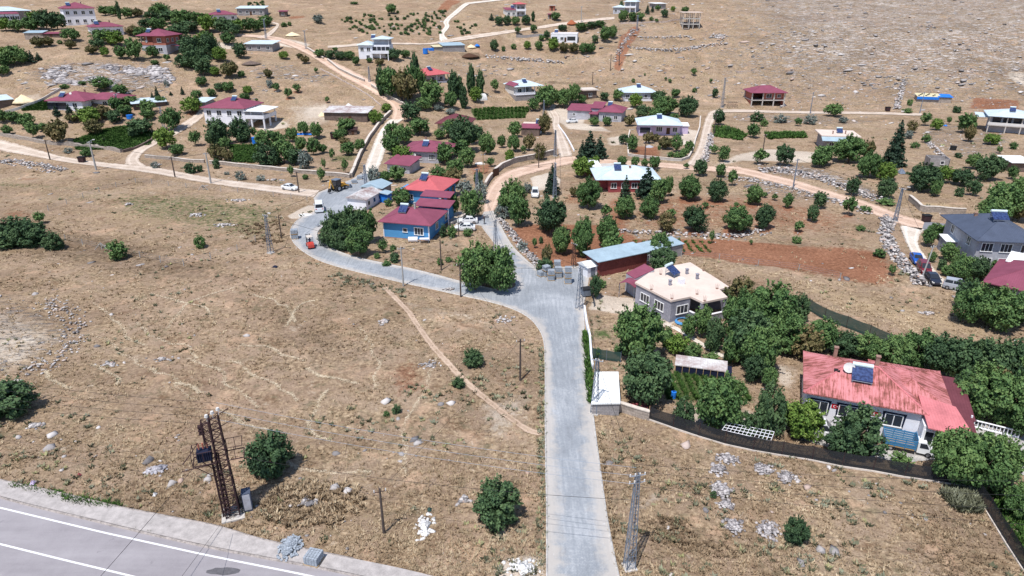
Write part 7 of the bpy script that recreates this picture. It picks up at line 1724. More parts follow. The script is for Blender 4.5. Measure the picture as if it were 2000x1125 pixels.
# transformer tower
p = G(456, 1004); h = height_to(p, 812); e = empty("transformer_tower", p, .35, "tall rusty steel transformer tower above the highway, lower left", "transformer tower")
def legs(m, cx, cy, w0, w1, z0, z1, n, r):
    C = lambda i, t: Vector((cx + ((1, 1), (1, -1), (-1, -1), (-1, 1))[i % 4][0] * (w0 * (1 - t) + w1 * t) / 2, cy + ((1, 1), (1, -1), (-1, -1), (-1, 1))[i % 4][1] * (w0 * (1 - t) + w1 * t) / 2, z0 + (z1 - z0) * t))
    for i in range(4): m.bar(C(i, 0), C(i, 1), r * 1.4)
    for k in range(n):
        for i in range(4):
            m.bar(C(i, k / n), C(i + 1, (k + 1) / n), r * .7); m.bar(C(i + 1, k / n), C(i, (k + 1) / n), r * .7) if (k + i) % 2 else None; m.bar(C(i, (k + 1) / n), C(i + 1, (k + 1) / n), r * .7)
m = MB(); legs(m, 0, 0, 1.2, .75, -.3, h, 20, .045); legs(m, -.75, -.1, .6, .6, h * .74, h - .3, 5, .045); legs(m, -.55, .1, .6, .6, -.3, h * .62, 14, .045); m.build("lattice_frame", M["rust"], e)
zt = h * .60; m = MB()
for x0, x1 in ((-2.3, -.4), (.5, 1.9)):
    for y in (-.75, .75): m.bar((x0, y, zt), (x1, y, zt), .06); m.bar((x0, y, zt + 1.3), (x1, y, zt + 1.3), .035); m.bar((x0, y, zt), (x0, y, zt + 1.3), .035); m.bar(((x0 + x1) / 2, y, zt), ((x0 + x1) / 2, y, zt + 1.3), .03)
    for x in (x0, x1): m.bar((x, -.75, zt), (x, .75, zt), .05); m.bar((x, -.75, zt + 1.3), (x, .75, zt + 1.3), .035)
m.bar((-2.2, -.7, zt), (-.3, -.4, zt - 2.2), .05); m.bar((-2.2, .7, zt), (-.3, .4, zt - 2.2), .05); m.bar((-3.2, -.9, zt - .1), (-.5, -.7, zt - .1), .05); m.bar((-3.0, -.9, zt + .6), (-1.6, -.2, zt + 2.0), .045)
m.build("platform", M["rust"], e)
t_ = MB().box(-1.9, -.7, -.5, .45, zt + .15, zt + 1.1)
for k in range(7): t_.box(-1.85 + k * .17, -1.78 + k * .17, -.64, -.5, zt + .25, zt + 1.15)
t_ = t_.build("transformer", M["frame_dark"], e); m = MB()
for x in (-1.65, -1.3, -.95): m.bar((x, 0, zt + 1.25), (x, 0, zt + 1.8), .08, 6)
m.build("bushings", M["brickwall"], t_)
for x, z in ((-.5, h + .1), (0, h + .35), (.5, h + .6)):
    m = MB(); m.bar((x, -.2, z - .5), (x, -.2, z), .03)
    for k in range(3): m.bar((x, -.2, z + k * .1), (x, -.2, z + k * .09 + .05), .17 - .02 * k, 8)
    m.build("insulator", M["offwhite"], e)
m = MB(); m.bar((-.9, -.2, h - .6), (1.3, .3, h + .3), .05); m.bar((-.4, -.1, h * .86), (1.4, .2, h * .92), .04)
for k in range(3): m.box(-1.35, -.9, -.4, 0, h - 1.5 + k * .35, h - 1.35 + k * .35)
m.build("switchgear", M["rust"], e)
c_ = MB().box(.95, 1.75, -.2, .75, 0, 2.1).build("switch_cabinet", M["greyroof"], e); MB().fbox((Vector((.95, -.2, 0)), Vector((1, 0, 0)), Vector((0, 0, 1)), Vector((0, -1, 0))), .08, .72, .25, 2.0, 0, .03).build("door", M["render_light"], c_)
MB().box(-1.0, 1.0, -1.0, 1.0, -.4, .1).build("footing", M["concrete"], e)
TOP["T"] = Vector((p.x, p.y, p.z + h + .3)); TOP["T2"] = Vector((p.x, p.y, p.z + h * .62))
def cable(label, a, b, sag=.03, r=.014, off=(0, 0, 0), name="overhead_cable", group=None, lift=0.0):
    a = (TOP[a] if isinstance(a, str) else Vector(a)) + Vector(off); b = (TOP[b] if isinstance(b, str) else Vector(b)) + Vector(off); L = (b - a).length; m = MB(); n = 14; P = []
    for k in range(n + 1): t = k / n; q = a.lerp(b, t); q.z -= 4 * sag * L * t * (1 - t); P.append(q)
    rr = [r * max(1, min(3.0, ((q.y) / 75))) for q in P]
    V = []; F = []
    d = (b - a).normalized(); u = d.cross(Vector((0, 0, 1))).normalized(); w_ = u.cross(d)
    for q, r_ in zip(P, rr):
        for j in range(4): an = j * math.pi / 2; V.append(q + (u * math.cos(an) + w_ * math.sin(an)) * r_)
    for k in range(n):
        for j in range(4): F.append((k * 4 + j, k * 4 + (j + 1) % 4, k * 4 + 4 + (j + 1) % 4, k * 4 + 4 + j))
    m.add(V, F); o = m.build(name, M["steel"] if group == "HV" else M["black"]); return tag(o, label, "cable", {"HV": "high voltage wires near the highway", "HL": "high voltage wires left of the tower", "HR": "high voltage wires right of the tall pole"}.get(group, group))
for i, dz in enumerate((0, .5, 1.0)):
    cable("thin high voltage wire from the rusty tower to the tall lattice pole, %s of three" % ("lowest", "middle", "highest")[i], TOP["T"] + Vector((0, i * .5, dz - .6)), TOP["P1"] + Vector((0, i * .4, dz - 1.0)), .015, .016, group="HV")
cable("black bundled cable from the rusty tower to the tall lattice pole", TOP["T2"] + Vector((.6, 0, 0)), TOP["P1"] + Vector((-.2, 0, -2.6)), .02, .02)
LE = plane_hit(-200, 770, 9.5); 
for i in range(4): cable("thin wire from the rusty tower to the left picture edge, %s of four" % ("lowest", "second lowest", "third lowest", "highest")[i], TOP["T"] + Vector((0, i * .5, -1.2 + i * .4)), LE + Vector((0, i * 1.0, i * .3)), .012, .017, group="HL")
RE = plane_hit(2250, 1040, 10.0)
for i in range(4): cable("thin wire from the tall lattice pole to the right picture edge, %s of four" % ("lowest", "second lowest", "third lowest", "highest")[i], TOP["P1"] + Vector((0, i * .4, -1.2 + i * .4)), RE + Vector((0, i * 1.3, i * .4)), .012, .017, group="HR")
cable("black cable from the rusty tower down across the highway to the bottom edge", TOP["T2"] + Vector((-1.5, 0, 0)), plane_hit(120, 1210, 7.5), .01, .022)
cable("second black cable crossing the highway towards the bottom edge", TOP["W1"] if False else plane_hit(432, 1022, 2.0), plane_hit(300, 1200, 6), .0, .016)
for a, b, lab in (("W1", "W2", "black cable between the two dark wooden poles in the dry field"), ("W2", "W4", "cable from the field pole to the thin pole at the kerb"), ("W4", "P2", "cable across the paved junction from the kerb pole to the plaza pole"), ("P1", "P3", "cable along the straight road from the tall pole to the shed pole"), ("P3", "P2", "cable from the shed pole to the plaza pole"), ("P2", "P5", "cable crossing the paved branch from the plaza pole to the island pole"),
                ("W3", "W4", "cable along the kerb between the concrete pole and the thin pole"), ("P4", "W3", "cable from the bend lamp pole to the concrete kerb pole"), ("P4", "W6", "short cable between the two poles at the bend"), ("P5", "P8", "cable from the island pole up the middle road"), ("P8", "P7", "cable over the dirt road bend between two lattice poles"), ("P7", "P6", "cable from the spruce pole to the curved wall pole"), ("P9", "W7", "cable from the backhoe pole to the white car pole"),
                ("W7", "W11", "cable along the left road, right span"), ("W11", "W9", "cable along the left road, middle span"), ("W9", "W10", "cable along the left road, span to the lamp pole"), ("W10", "W8", "cable along the left road, leftmost span"), ("P9", "P4", "long cable from the backhoe pole down to the bend lamp pole"), ("W12", "P11", "cable over the parked cars"), ("P11", "W15", "cable above the dirt road to the grey steel pole"), ("W5", "W3", "cable over the dry triangle below the blue house")):
    cable(lab, a, b, .02, .017)

# ------------------------------------------------------------ vehicles
def paint(key, c, rough=.3):
    m, nt, b = new_mat(key); b.inputs["Base Color"].default_value = (*c, 1); b.inputs["Roughness"].default_value = rough; b.inputs["Specular IOR Level"].default_value = .5; b.inputs["Coat Weight"].default_value = .4; M[key] = m
paint("p_white", sr(228, 230, 232)); paint("p_blue", sr(30, 90, 180)); paint("p_red", sr(120, 30, 42)); paint("p_dark", sr(38, 42, 56)); paint("p_silver", sr(170, 175, 185)); paint("p_yellow", sr(225, 165, 45), .5); paint("p_orange", sr(205, 70, 55), .5); paint("lampred", (.5, .02, .02)); paint("lampwhite", (.8, .8, .75)); paint("p_stake", sr(60, 125, 170), .6)
def wheel(e, x, y, r=.32, w=.2):
    s = 1 if y > 0 else -1
    o = MB().bar((x, y - w / 2, r), (x, y + w / 2, r), r, 14).build("wheel", M["tyre"], e); MB().bar((x, y + s * w * .3, r), (x, y + s * (w / 2 + .015), r), r * .6, 10).build("rim", M["rim"], o)
def car(label, u, v, du, dv, kind="sedan", col="p_white", cat="car", name="parked_car"):
    p = G(u, v); q = G(u + du, v + dv); rz = math.atan2(q.y - p.y, q.x - p.x); e = empty(name, (p.x, p.y, gz1(p.x, p.y) + .07), rz, label, cat)
    if kind == "sedan": S = [(-2.15, .35, .72, .62, .70), (-2.1, .25, .98, .74, .80), (-1.2, .22, 1.02, .82, .86), (.95, .22, .95, .82, .86), (1.9, .22, .82, .76, .82), (2.15, .3, .62, .6, .7)]; cab = [(-1.75, 1.0), (-1.05, 1.42), (.15, 1.44), (1.05, .96)]
    elif kind == "mpv": S = [(-2.05, .35, .9, .66, .74), (-2.0, .25, 1.1, .76, .84), (-1.2, .22, 1.12, .84, .88), (1.0, .22, 1.05, .84, .88), (1.85, .22, .92, .78, .84), (2.1, .3, .66, .62, .7)]; cab = [(-1.98, 1.08), (-1.75, 1.72), (.35, 1.76), (1.35, 1.0)]
    else: S = [(-2.2, .35, .95, .7, .78), (-2.15, .25, 1.1, .8, .86), (-1.2, .22, 1.12, .86, .9), (1.2, .22, 1.1, .86, .9), (2.0, .25, .98, .8, .86), (2.2, .3, .7, .66, .74)]; cab = [(-2.15, 1.08), (-2.05, 1.88), (.8, 1.9), (1.6, 1.08)]
    m = MB(); rings = []
    for x, z0, z1, wb, wt in S: zm = (z0 + z1) / 2; rings.append([(x, -wb, z0), (x, -wt, zm), (x, -wt * .96, z1 - .06), (x, -wt * .8, z1), (x, wt * .8, z1), (x, wt * .96, z1 - .06), (x, wt, zm), (x, wb, z0)])
    m.loft(rings); W_ = S[2][4]
    (xa, za), (xb, zb), (xc, zc_), (xd, zd) = cab
    top = W_ * .76; bot = W_ * .93
    m.loft([[(xa, -bot, za - .05), (xa, bot, za - .05), (xa + .01, bot, za), (xa + .01, -bot, za)], [(xb, -bot, za - .05), (xb, bot, za - .05), (xb, top, zb), (xb, -top, zb)], [(xc, -bot, zd - .05), (xc, bot, zd - .05), (xc, top, zc_), (xc, -top, zc_)], [(xd, -bot, zd - .05), (xd, bot, zd - .05), (xd - .01, bot, zd), (xd - .01, -bot, zd)]])
    b = m.build("body", M[col], e)
    # glass: windscreen, rear and side windows
    def pane(P, nm="window"): MB().add([tuple(q) for q in P], [tuple(range(len(P)))]).build(nm, M["glass"], e, recalc=False)
    L = lambda a, c, t: a + (c - a) * t
    def slope(x0, z0, x1, z1, sgn, nm):
        n_ = Vector((z1 - z0, 0, -(x1 - x0))).normalized() * .02 * sgn
        P = [(L(x0, x1, .1) + n_.x, -L(bot, top, .1) * .88, L(z0, z1, .1) + n_.z), (L(x0, x1, .1) + n_.x, L(bot, top, .1) * .88, L(z0, z1, .1) + n_.z), (L(x0, x1, .92) + n_.x, L(bot, top, .92) * .88, L(z0, z1, .92) + n_.z), (L(x0, x1, .92) + n_.x, -L(bot, top, .92) * .88, L(z0, z1, .92) + n_.z)]; pane(P, nm)
    slope(xd, zd, xc, zc_, 1, "windscreen"); slope(xa, za, xb, zb, -1 if zb > za else 1, "rear_window")
    for s in (-1, 1):
        for x0, x1, x2, x3 in ((L(xa, xb, .55), (xb + xc) / 2 - .06, (xb + xc) / 2 - .06, L(xa, xb, .92)), ((xb + xc) / 2 + .06, L(xc, xd, .62), L(xc, xd, .08), (xb + xc) / 2 + .06)):
            zl = za + (zb - za) * .14; zh = za + (zb - za) * .86; yl = s * (L(bot, top, .14) + .012); yh = s * (L(bot, top, .86) + .012)
            P = [(x0, yl, zl), (x1, yl, zl), (x2, yh, zh), (x3, yh, zh)]; pane(P)
        z_ = S[4][2] - .18; MB().box(S[5][0] - .14, S[5][0] + .01, s * .56 - .14, s * .56 + .14, z_ - .07, z_ + .07).build("headlight", M["lampwhite"], e); z_ = S[1][2] - .2; MB().box(S[0][0] - .01, S[0][0] + .12, s * .6 - .12, s * .6 + .12, z_ - .1, z_ + .1).build("tail_light", M["lampred"], e)
        MB().box(.85, 1.0, s * (W_ + .02) - .06, s * (W_ + .02) + .06, .98, 1.1).build("mirror", M[col], e)
    for x in (-1.35, 1.35):
        for y in (-W_ + .08, W_ - .08): wheel(e, x, y)
    return e
car("white saloon car on the dirt road beside a dark wooden pole", 567, 371, 22, 3.0)
car("white minivan parked where the paved road widens, rear towards the viewer", 624, 411, -2, -14, "van", cat="minivan").scale = (1.15, 1.15, 1.1)
car("bright blue car parked highest in the row of three", 1789, 512, 6, 9, "sedan", "p_blue")
car("dark red people carrier parked between the blue and the dark car", 1803, 531, 6, 9, "mpv", "p_red")
car("dark blue grey car parked lowest in the row of three", 1820, 551, 7, 8, "sedan", "p_dark")
car("silver car half hidden under the trees near the glossy maroon roof", 1868, 566, 20, 4, "mpv", "p_silver")
car("white car in the shade beside the blue house, rear one of the pair", 913, 436, -20, 0.5)
car("white car in the shade beside the blue house, front one of the pair", 908, 450, -20, 0.5)
car("old white car facing the viewer near the pale concrete pad", 1045, 383, 0, 12, "mpv")
car("small white car parked below the three joined maroon roofs", 1117, 240, -20, 1)
car("white van mostly hidden behind the bright green tree", 1592, 850, 20, 3, "van", cat="van")
# stake truck
p = G(1722, 869); q = G(1805, 886); rz = math.atan2(q.y - p.y, q.x - p.x); e = empty("truck", (p.x, p.y, p.z + .05), rz, "small truck with blue wooden stake bed parked before the big red roofed house", "truck"); e.scale = (.78, .78, .76)
m = MB(); cw = .95
m.loft([[(x, -cw, a), (x, cw, a), (x, cw * t, b), (x, -cw * t, b)] for x, a, b, t in ((4.0, .5, 2.05, .85), (5.0, .45, 2.15, .86), (5.65, .45, 1.35, .95), (6.25, .45, 1.1, .92), (6.35, .5, .9, .9))]); m.build("cab", M["p_white"], e)
MB().add([(5.1, -.76, 2.08), (5.1, .76, 2.08), (5.62, .84, 1.42), (5.62, -.84, 1.42)], [(0, 1, 2, 3)]).build("windscreen", M["glass"], e, recalc=False)
for s in (-1, 1): MB().add([(4.25, s * .94, 1.35), (5.35, s * .94, 1.35), (5.0, s * .86, 2.0), (4.25, s * .86, 2.0)], [(0, 1, 2, 3)]).build("window", M["glass"], e, recalc=False); MB().box(6.25, 6.4, s * .65 - .15, s * .65 + .15, .75, .95).build("headlight", M["lampwhite"], e)
MB().box(-.1, 3.85, -1.1, 1.1, .75, .95).build("bed_floor", M["wood"], e); MB().box(0, 6, -.4, .4, .45, .7).build("chassis", M["black"], e)
for s in (-1, 1):
    m = MB()
    for z in (1.0, 1.35, 1.7, 2.05): m.box(-.1, 3.85, s * 1.1 - .04, s * 1.1 + .04, z, z + .24)
    for x in (0, 1.25, 2.5, 3.75): m.box(x - .05, x + .05, s * 1.16 - .04, s * 1.16 + .04, .8, 2.4)
    m.build("side_panel", M["p_stake"], e)
m = MB()
for z in (1.0, 1.35, 1.7, 2.05): m.box(-.14, -.06, -1.04, 1.04, z, z + .24)
m.build("tailgate", M["p_stake"], e)
m = MB()
for z in (1.0, 1.35, 1.7, 2.05, 2.4): m.box(3.8, 3.88, -1.04, 1.04, z, z + .24)
m.build("headboard", M["p_stake"], e)
for x in (.9, 5.4):
    for y in (-.88, .88): wheel(e, x, y, .38, .24)
# backhoe loader
p = G(662, 372); q = G(685, 364); rz = math.atan2(q.y - p.y, q.x - p.x); e = empty("backhoe_loader", (p.x, p.y, .07), rz, "yellow and black backhoe loader on the paved road", "backhoe loader")
MB().loft([[(x, -.45, .8), (x, .45, .8), (x, .42, b), (x, -.42, b)] for x, b in ((.2, 1.7), (1.9, 1.6), (2.2, 1.3))]).build("engine_hood", M["p_yellow"], e)
m = MB().box(-1.6, 2.1, -.4, .4, .55, .85); m.build("chassis", M["black"], e)
m = MB(); m.box(-1.5, .3, -.8, .8, 2.75, 2.9); m.build("cab_roof", M["steel"], e)
m = MB()
for x in (-1.4, .2):
    for y in (-.7, .7): m.bar((x, y, .9), (x * .95, y, 2.75), .06)
m.box(-1.3, .1, -.66, .66, .85, 1.3); m.build("cab_frame", M["black"], e); MB().box(-1.35, .16, -.68, .68, 1.3, 2.74).build("cab_glass", M["glass"], e)
m = MB()
for y in (-.65, .65): m.bar((.6, y, 1.5), (3.0, y, .6), .12)
m.build("loader_arm", M["p_yellow"], e); m = MB().add([(2.9, -1.15, .1), (3.7, -1.15, .1), (3.1, -1.15, 1.0), (2.9, -1.15, .9), (2.9, 1.15, .1), (3.7, 1.15, .1), (3.1, 1.15, 1.0), (2.9, 1.15, .9)], [(0, 1, 2, 3), (4, 7, 6, 5), (0, 4, 5, 1), (0, 3, 7, 4), (2, 6, 7, 3)]); m.build("loader_bucket", M["steel"], e)
m = MB(); m.bar((-1.7, 0, .8), (-2.6, 0, 3.1), .2, 4, .16); m.build("boom", M["p_yellow"], e); m = MB(); m.bar((-2.6, 0, 3.1), (-3.3, 0, 1.2), .17, 4, .13); m.build("dipper_arm", M["p_yellow"], e); MB().add([(-3.6, -.35, .3), (-2.9, -.35, .5), (-3.1, -.35, 1.2), (-3.6, .35, .3), (-2.9, .35, .5), (-3.1, .35, 1.2)], [(0, 1, 2), (3, 5, 4), (0, 3, 4, 1), (0, 2, 5, 3)]).build("digging_bucket", M["black"], e)
for y in (-.85, .85): wheel(e, -.9, y, .75, .45); wheel(e, 1.6, y, .48, .35)
for y in (-.9, .9): MB().bar((-1.7, y * .6, .8), (-1.9, y * 1.3, .1), .09).build("stabiliser_leg", M["black"], e)
# forklift
p = G(606, 483); q = G(600, 474); rz = math.atan2(q.y - p.y, q.x - p.x); FL = empty("forklift", (p.x, p.y, .07), rz, "orange red forklift driving away round the paved bend", "forklift")
MB().loft([[(x, -.55, .3), (x, .55, .3), (x, .52, b), (x, -.52, b)] for x, b in ((-1.45, .8), (-1.35, 1.15), (-.4, 1.2), (-.3, .75), (.8, .7), (.95, .5))]).build("body", M["p_orange"], FL)
m = MB()
for x in (-1.0, .6):
    for y in (-.5, .5): m.bar((x, y, .8), (x * .75, y, 2.15), .04)
m.build("cab_frame", M["black"], FL); MB().box(-.8, .5, -.52, .52, 2.13, 2.2).build("cab_roof", M["capstone"], FL); m = MB()
for y in (-.35, .35): m.bar((1.1, y, .15), (1.1, y, 2.3), .07)
for z in (.4, 1.2, 2.2): m.bar((1.1, -.35, z), (1.1, .35, z), .05)
m.build("mast", M["black"], FL); m = MB()
for y in (-.25, .25): m.box(1.15, 2.3, y - .06, y + .06, .12, .18)
m.build("forks", M["steel"], FL); MB().box(-.55, -.1, -.3, .3, .95, 1.1).build("seat", M["black"], FL)
for x in (-1.0, .75):
    for y in (-.5, .5): wheel(FL, x, y, .3, .22)
# ------------------------------------------------------------ people
plain("skin", sr(190, 140, 115), .7, .05, 5); plain("cloth_navy", sr(40, 50, 90), .9, .1, 6); plain("cloth_dark", sr(45, 42, 45), .9, .1, 6); plain("cloth_grey", sr(110, 112, 118), .9, .1, 6); plain("hair", (.02, .015, .012), .8, .1, 6)
def person(label, loc, rz, pose, top, legs_):
    e = empty("person", loc, rz, label, "person")
    J = {"pel": (0, 0, .95), "chest": (0, 0, 1.3), "neck": (0, 0, 1.48), "head": (0, .02, 1.62), "hd2": (0, .02, 1.72), "shl": (.19, 0, 1.42), "ell": (.27, .03, 1.15), "wrl": (.28, .14, .93), "hnl": (.28, .17, .84), "shr": (-.19, 0, 1.42), "elr": (-.27, .03, 1.15), "wrr": (-.28, .14, .93), "hnr": (-.28, .17, .84),
         "hpl": (.1, 0, .9), "knl": (.11, .03, .5), "anl": (.11, 0, .09), "tol": (.12, .17, .03), "hpr": (-.1, 0, .9), "knr": (-.11, .03, .5), "anr": (-.11, 0, .09), "tor": (-.12, .17, .03)}
    J.update(pose)
    E = [("pel", "chest"), ("chest", "neck"), ("neck", "head"), ("head", "hd2"), ("chest", "shl"), ("shl", "ell"), ("ell", "wrl"), ("wrl", "hnl"), ("chest", "shr"), ("shr", "elr"), ("elr", "wrr"), ("wrr", "hnr"), ("pel", "hpl"), ("hpl", "knl"), ("knl", "anl"), ("anl", "tol"), ("pel", "hpr"), ("hpr", "knr"), ("knr", "anr"), ("anr", "tor")]
    RR = {"pel": .15, "chest": .17, "neck": .06, "head": .10, "hd2": .085, "sh": .07, "el": .05, "wr": .035, "hn": .04, "hp": .10, "kn": .065, "an": .045, "to": .04}
    K = list(J); me = bpy.data.meshes.new("body"); me.from_pydata([J[k] for k in K], [(K.index(a), K.index(b)) for a, b in E], []); o = bpy.data.objects.new("body", me); COL.objects.link(o); o.parent = e
    md = o.modifiers.new("skin", 'SKIN'); sv = me.skin_vertices[0].data
    for i, k in enumerate(K): r = RR.get(k, RR.get(k[:2], .06)); sv[i].radius = (r, r * (.75 if k in ("pel", "chest") else 1)); sv[i].use_root = (k == "pel")
    o.modifiers.new("sub", 'SUBSURF').levels = 1
    bpy.context.view_layer.update(); dg = bpy.context.evaluated_depsgraph_get(); nm = bpy.data.meshes.new_from_object(o.evaluated_get(dg)); o.modifiers.clear(); o.data = nm
    for mm in (top, legs_, "skin", "hair", "black"): nm.materials.append(M[mm])
    pz = J["pel"][2]
    hd = Vector(J["head"])
    for f in nm.polygons:
        c = f.center
        if (c - hd).length < .24 and c.z > J["neck"][2]: f.material_index = 3 if (c.z > hd.z + .06 or c.y < hd.y - .03) else 2
        elif min((c - Vector(J["hnl"])).length, (c - Vector(J["hnr"])).length) < .07: f.material_index = 2
        elif min((c - Vector(J["tol"])).length, (c - Vector(J["tor"])).length) < .13: f.material_index = 4
        elif c.z < pz - .02 or min((c - Vector(J["knl"])).length, (c - Vector(J["knr"])).length) < .3: f.material_index = 1
    return e
person("person in dark clothes standing on the paved branch near the shaded white cars", (*G(946, 438).xy, .06), 2.0, {"ell": (.3, .12, 1.2), "wrl": (.25, .34, 1.2), "hnl": (.23, .42, 1.2)}, "cloth_dark", "cloth_dark")
person("worker in dark clothes bending over a block pallet at the end of the paving", (*G(708, 346).xy, .06), 1.8, {"chest": (0, .28, 1.2), "neck": (0, .42, 1.3), "head": (0, .53, 1.36), "hd2": (0, .6, 1.4), "shl": (.19, .36, 1.24), "ell": (.25, .45, .98), "wrl": (.22, .58, .78), "hnl": (.2, .62, .7), "shr": (-.19, .36, 1.24), "elr": (-.25, .45, .98), "wrr": (-.22, .58, .78), "hnr": (-.2, .62, .7)}, "cloth_dark", "cloth_grey")
fw = Matrix.Rotation(FL.rotation_euler.z, 4, 'Z') @ Vector((-.32, 0, 0))
person("driver in navy clothes sitting on the orange red forklift", (FL.location.x + fw.x, FL.location.y + fw.y, FL.location.z + .22), FL.rotation_euler.z - math.pi / 2, {"knl": (.14, .42, .92), "anl": (.14, .5, .5), "tol": (.14, .64, .46), "knr": (-.14, .42, .92), "anr": (-.14, .5, .5), "tor": (-.14, .64, .46), "ell": (.26, .15, 1.15), "wrl": (.16, .38, 1.15), "hnl": (.12, .44, 1.17), "elr": (-.26, .15, 1.15), "wrr": (-.16, .38, 1.15), "hnr": (-.12, .44, 1.17)}, "cloth_navy", "cloth_navy")

# ------------------------------------------------------------ pavers, bins, heaps, small things
def pallet(label, u, v, n=1, rz=0.0, s=1.1, group="pallets of grey paving blocks"):
    p = G(u, v); e = empty("paver_pallet", (p.x, p.y, .06 if v < 1000 else gz1(p.x, p.y) + .11), rz, label, "pallet", group)
    for k in range(n):
        z = k * .98; m = MB()
        for y in (-.45, 0, .45): m.box(-s / 2, s / 2, (y - .06) * s, (y + .06) * s, z, z + .09)
        for x in (-.5, -.17, .17, .5): m.box((x - .05) * s, (x + .05) * s, -s / 2, s / 2, z + .09, z + .12)
        m.build("pallet", M["wood"], e); m = MB()
        nb = 5; w_ = s / nb
        for r_ in range(5):
            for i in range(nb):
                for j in range(nb):
                    if 0 < i < nb - 1 and 0 < j < nb - 1 and r_ < 4: continue
                    x = -s / 2 + i * w_; y = -s / 2 + j * w_; m.box(x + .012, x + w_ - .012, y + .012, y + w_ - .012, z + .12 + r_ * .15, z + .12 + r_ * .15 + .14)
        m.build("paving_blocks", M["paverstack"], e)
pallet("single pallet of grey paving blocks on the sidewalk by the highway", 614, 1098, 1, -.25, 1.25)
pallet("low single paver pallet leftmost in the plaza group", 1057, 539, 1, .6)
pallet("double paver pallet just right of the lowest leftmost one", 1067, 539, 2, .6); pallet("tallest front paver stack in the middle of the plaza group", 1076, 547, 2, 0.05); pallet("double paver stack right of the front middle one", 1090, 542, 2, 0.05); pallet("paver stack standing farthest back in the plaza group", 1088, 529, 2, 0.0); pallet("single paver pallet between the two front stacks", 1099, 540, 1, .0); pallet("rightmost stack of three paver pallets on the plaza", 1109, 553, 3, 0.0)
pallet("stacked paver pallets at the outer kerb of the bend", 576, 466, 2, .25, 1.3); pallet("paver pallet just right of the backhoe loader bucket", 692, 358, 1, .35, 1.3); pallet("paver pallet beside the bending worker", 703, 350, 1, .1, 1.3)
def blockpile(label, u, v, wpx, hpx, n, seed=1):
    p = G(u, v); mp = mpp(p); r = random.Random(seed); m = MB()
    for k in range(n):
        a = r.uniform(0, 6.28); q = min(.95, abs(r.gauss(0, .42))); x = math.cos(a) * q * wpx * mp / 2; y = math.sin(a) * q * hpx * mp / 1.25; z = .05 + max(0, 1 - q) * .6 * r.uniform(.3, 1); an = r.uniform(0, 3.14); t = r.uniform(-.5, .5); c, s = math.cos(an), math.sin(an)
        P = []
        for dx, dy, dz in ((-1, -1, -1), (1, -1, -1), (1, 1, -1), (-1, 1, -1), (-1, -1, 1), (1, -1, 1), (1, 1, 1), (-1, 1, 1)): ax, ay, az = dx * .12, dy * .08, dz * .05; az, ax = az * math.cos(t) + ax * math.sin(t), ax * math.cos(t) - az * math.sin(t); P.append((x + ax * c - ay * s, y + ax * s + ay * c, z + az))
        m.add(P, [(0, 3, 2, 1), (4, 5, 6, 7), (0, 1, 5, 4), (1, 2, 6, 5), (2, 3, 7, 6), (3, 0, 4, 7)])
    o = m.build("paver_heap", M["paverstack"]); o.location = (p.x, p.y, p.z + .1); tag(o, label, "block heap")
blockpile("tipped heap of loose grey paving blocks on the sidewalk", 567, 1072, 48, 44, 420)
blockpile("few loose white kerb blocks by the inner side of the bend", 622, 443, 16, 6, 16, 2)
def heap(label, u, v, wpx, hpx, mat, name="sand_heap", cat="heap", seed=1):
    p = G(u, v); mp = mpp(p); R_ = wpx * mp / 2; H_ = hpx * mp; r = random.Random(seed + int(u)); n = 26; rings = []
    for k in range(7):
        t = k / 6; rr = R_ * (1 - t) ** 1.0 + .02; rings.append([(rr * math.cos(a) * (1 + .12 * math.sin(3 * a + seed)) , rr * math.sin(a) * .8, H_ * (t ** .8) - .25 * (1 - t) + r.uniform(-.05, .05) * H_) for a in np.linspace(0, 2 * math.pi, n + 1)[:-1]])
    o = MB().loft(rings).build(name, M[mat], smooth=True); o.location = p; tag(o, label, cat)
heap("cream sand heap beside the grey shed, left edge", 46, 199, 44, 14, "sandpile"); heap("cream sand heap above the pale patch at the pink road", 571, 69, 32, 6, "sandpile"); heap("red earth mound near the far track end", 1116, 47, 22, 8, "redsoil", "earth_mound"); heap("white gravel heap behind the patchy roofed shed", 681, 209, 22, 7, "plaster_white", "gravel_heap"); heap("cream heap at the left end of the patchy roofed shed", 630, 226, 20, 8, "sandpile"); heap("dark manure heap right of the galvanised barn", 916, 110, 38, 6, "darkwood", "manure_heap"); heap("straw coloured heap right of the galvanised barn", 920, 92, 20, 5, "sandpile", "straw_heap")
heap("pale gravel heap in the lavender house yard", 1268, 287, 22, 4, "render_light", "gravel_heap"); heap("brown spoil heap above the pink road bend", 490, 124, 40, 5, "darkstone", "spoil_heap"); heap("pale sand patch heap beside the minivan", 596, 420, 44, 3, "offwhite", "sand_heap")
def bin_(label, u, v, s=1.0, mat="steel", rz=0):
    p = G(u, v); e = empty("waste_container", p, rz, label, "container"); m = MB(); m.loft([[(x0 * s, -.5 * s, .2), (x1 * s, -.5 * s, 1.15 * s), (x1 * s, .5 * s, 1.15 * s), (x0 * s, .5 * s, .2)] for x0, x1 in ((-.55, -.65), (.55, .65))]); m.build("tub", M[mat], e); MB().box(-.7 * s, .7 * s, -.56 * s, .56 * s, 1.16 * s, 1.28 * s).build("lid", M["black"], e)
    for x in (-.5, .5):
        for y in (-.4, .4): MB().bar((x * s, y * s - .04, .1), (x * s, y * s + .04, .1), .1, 8).build("wheel", M["tyre"], e)
bin_("grey waste container at the plaza wall by the lattice pole", 1144, 578, 1.1, rz=.3); bin_("dark waste container beside the long left road", 161, 317, 1.3, "rust"); bin_("waste container at the end of the pink dirt road", 1808, 433, 1.2, "rust"); bin_("dark container beside the far right track", 1733, 217, 1.3, "rust")
bin_("white topped crate under the orchard trees by the stone wall", 653, 271, 1.6, "rust")
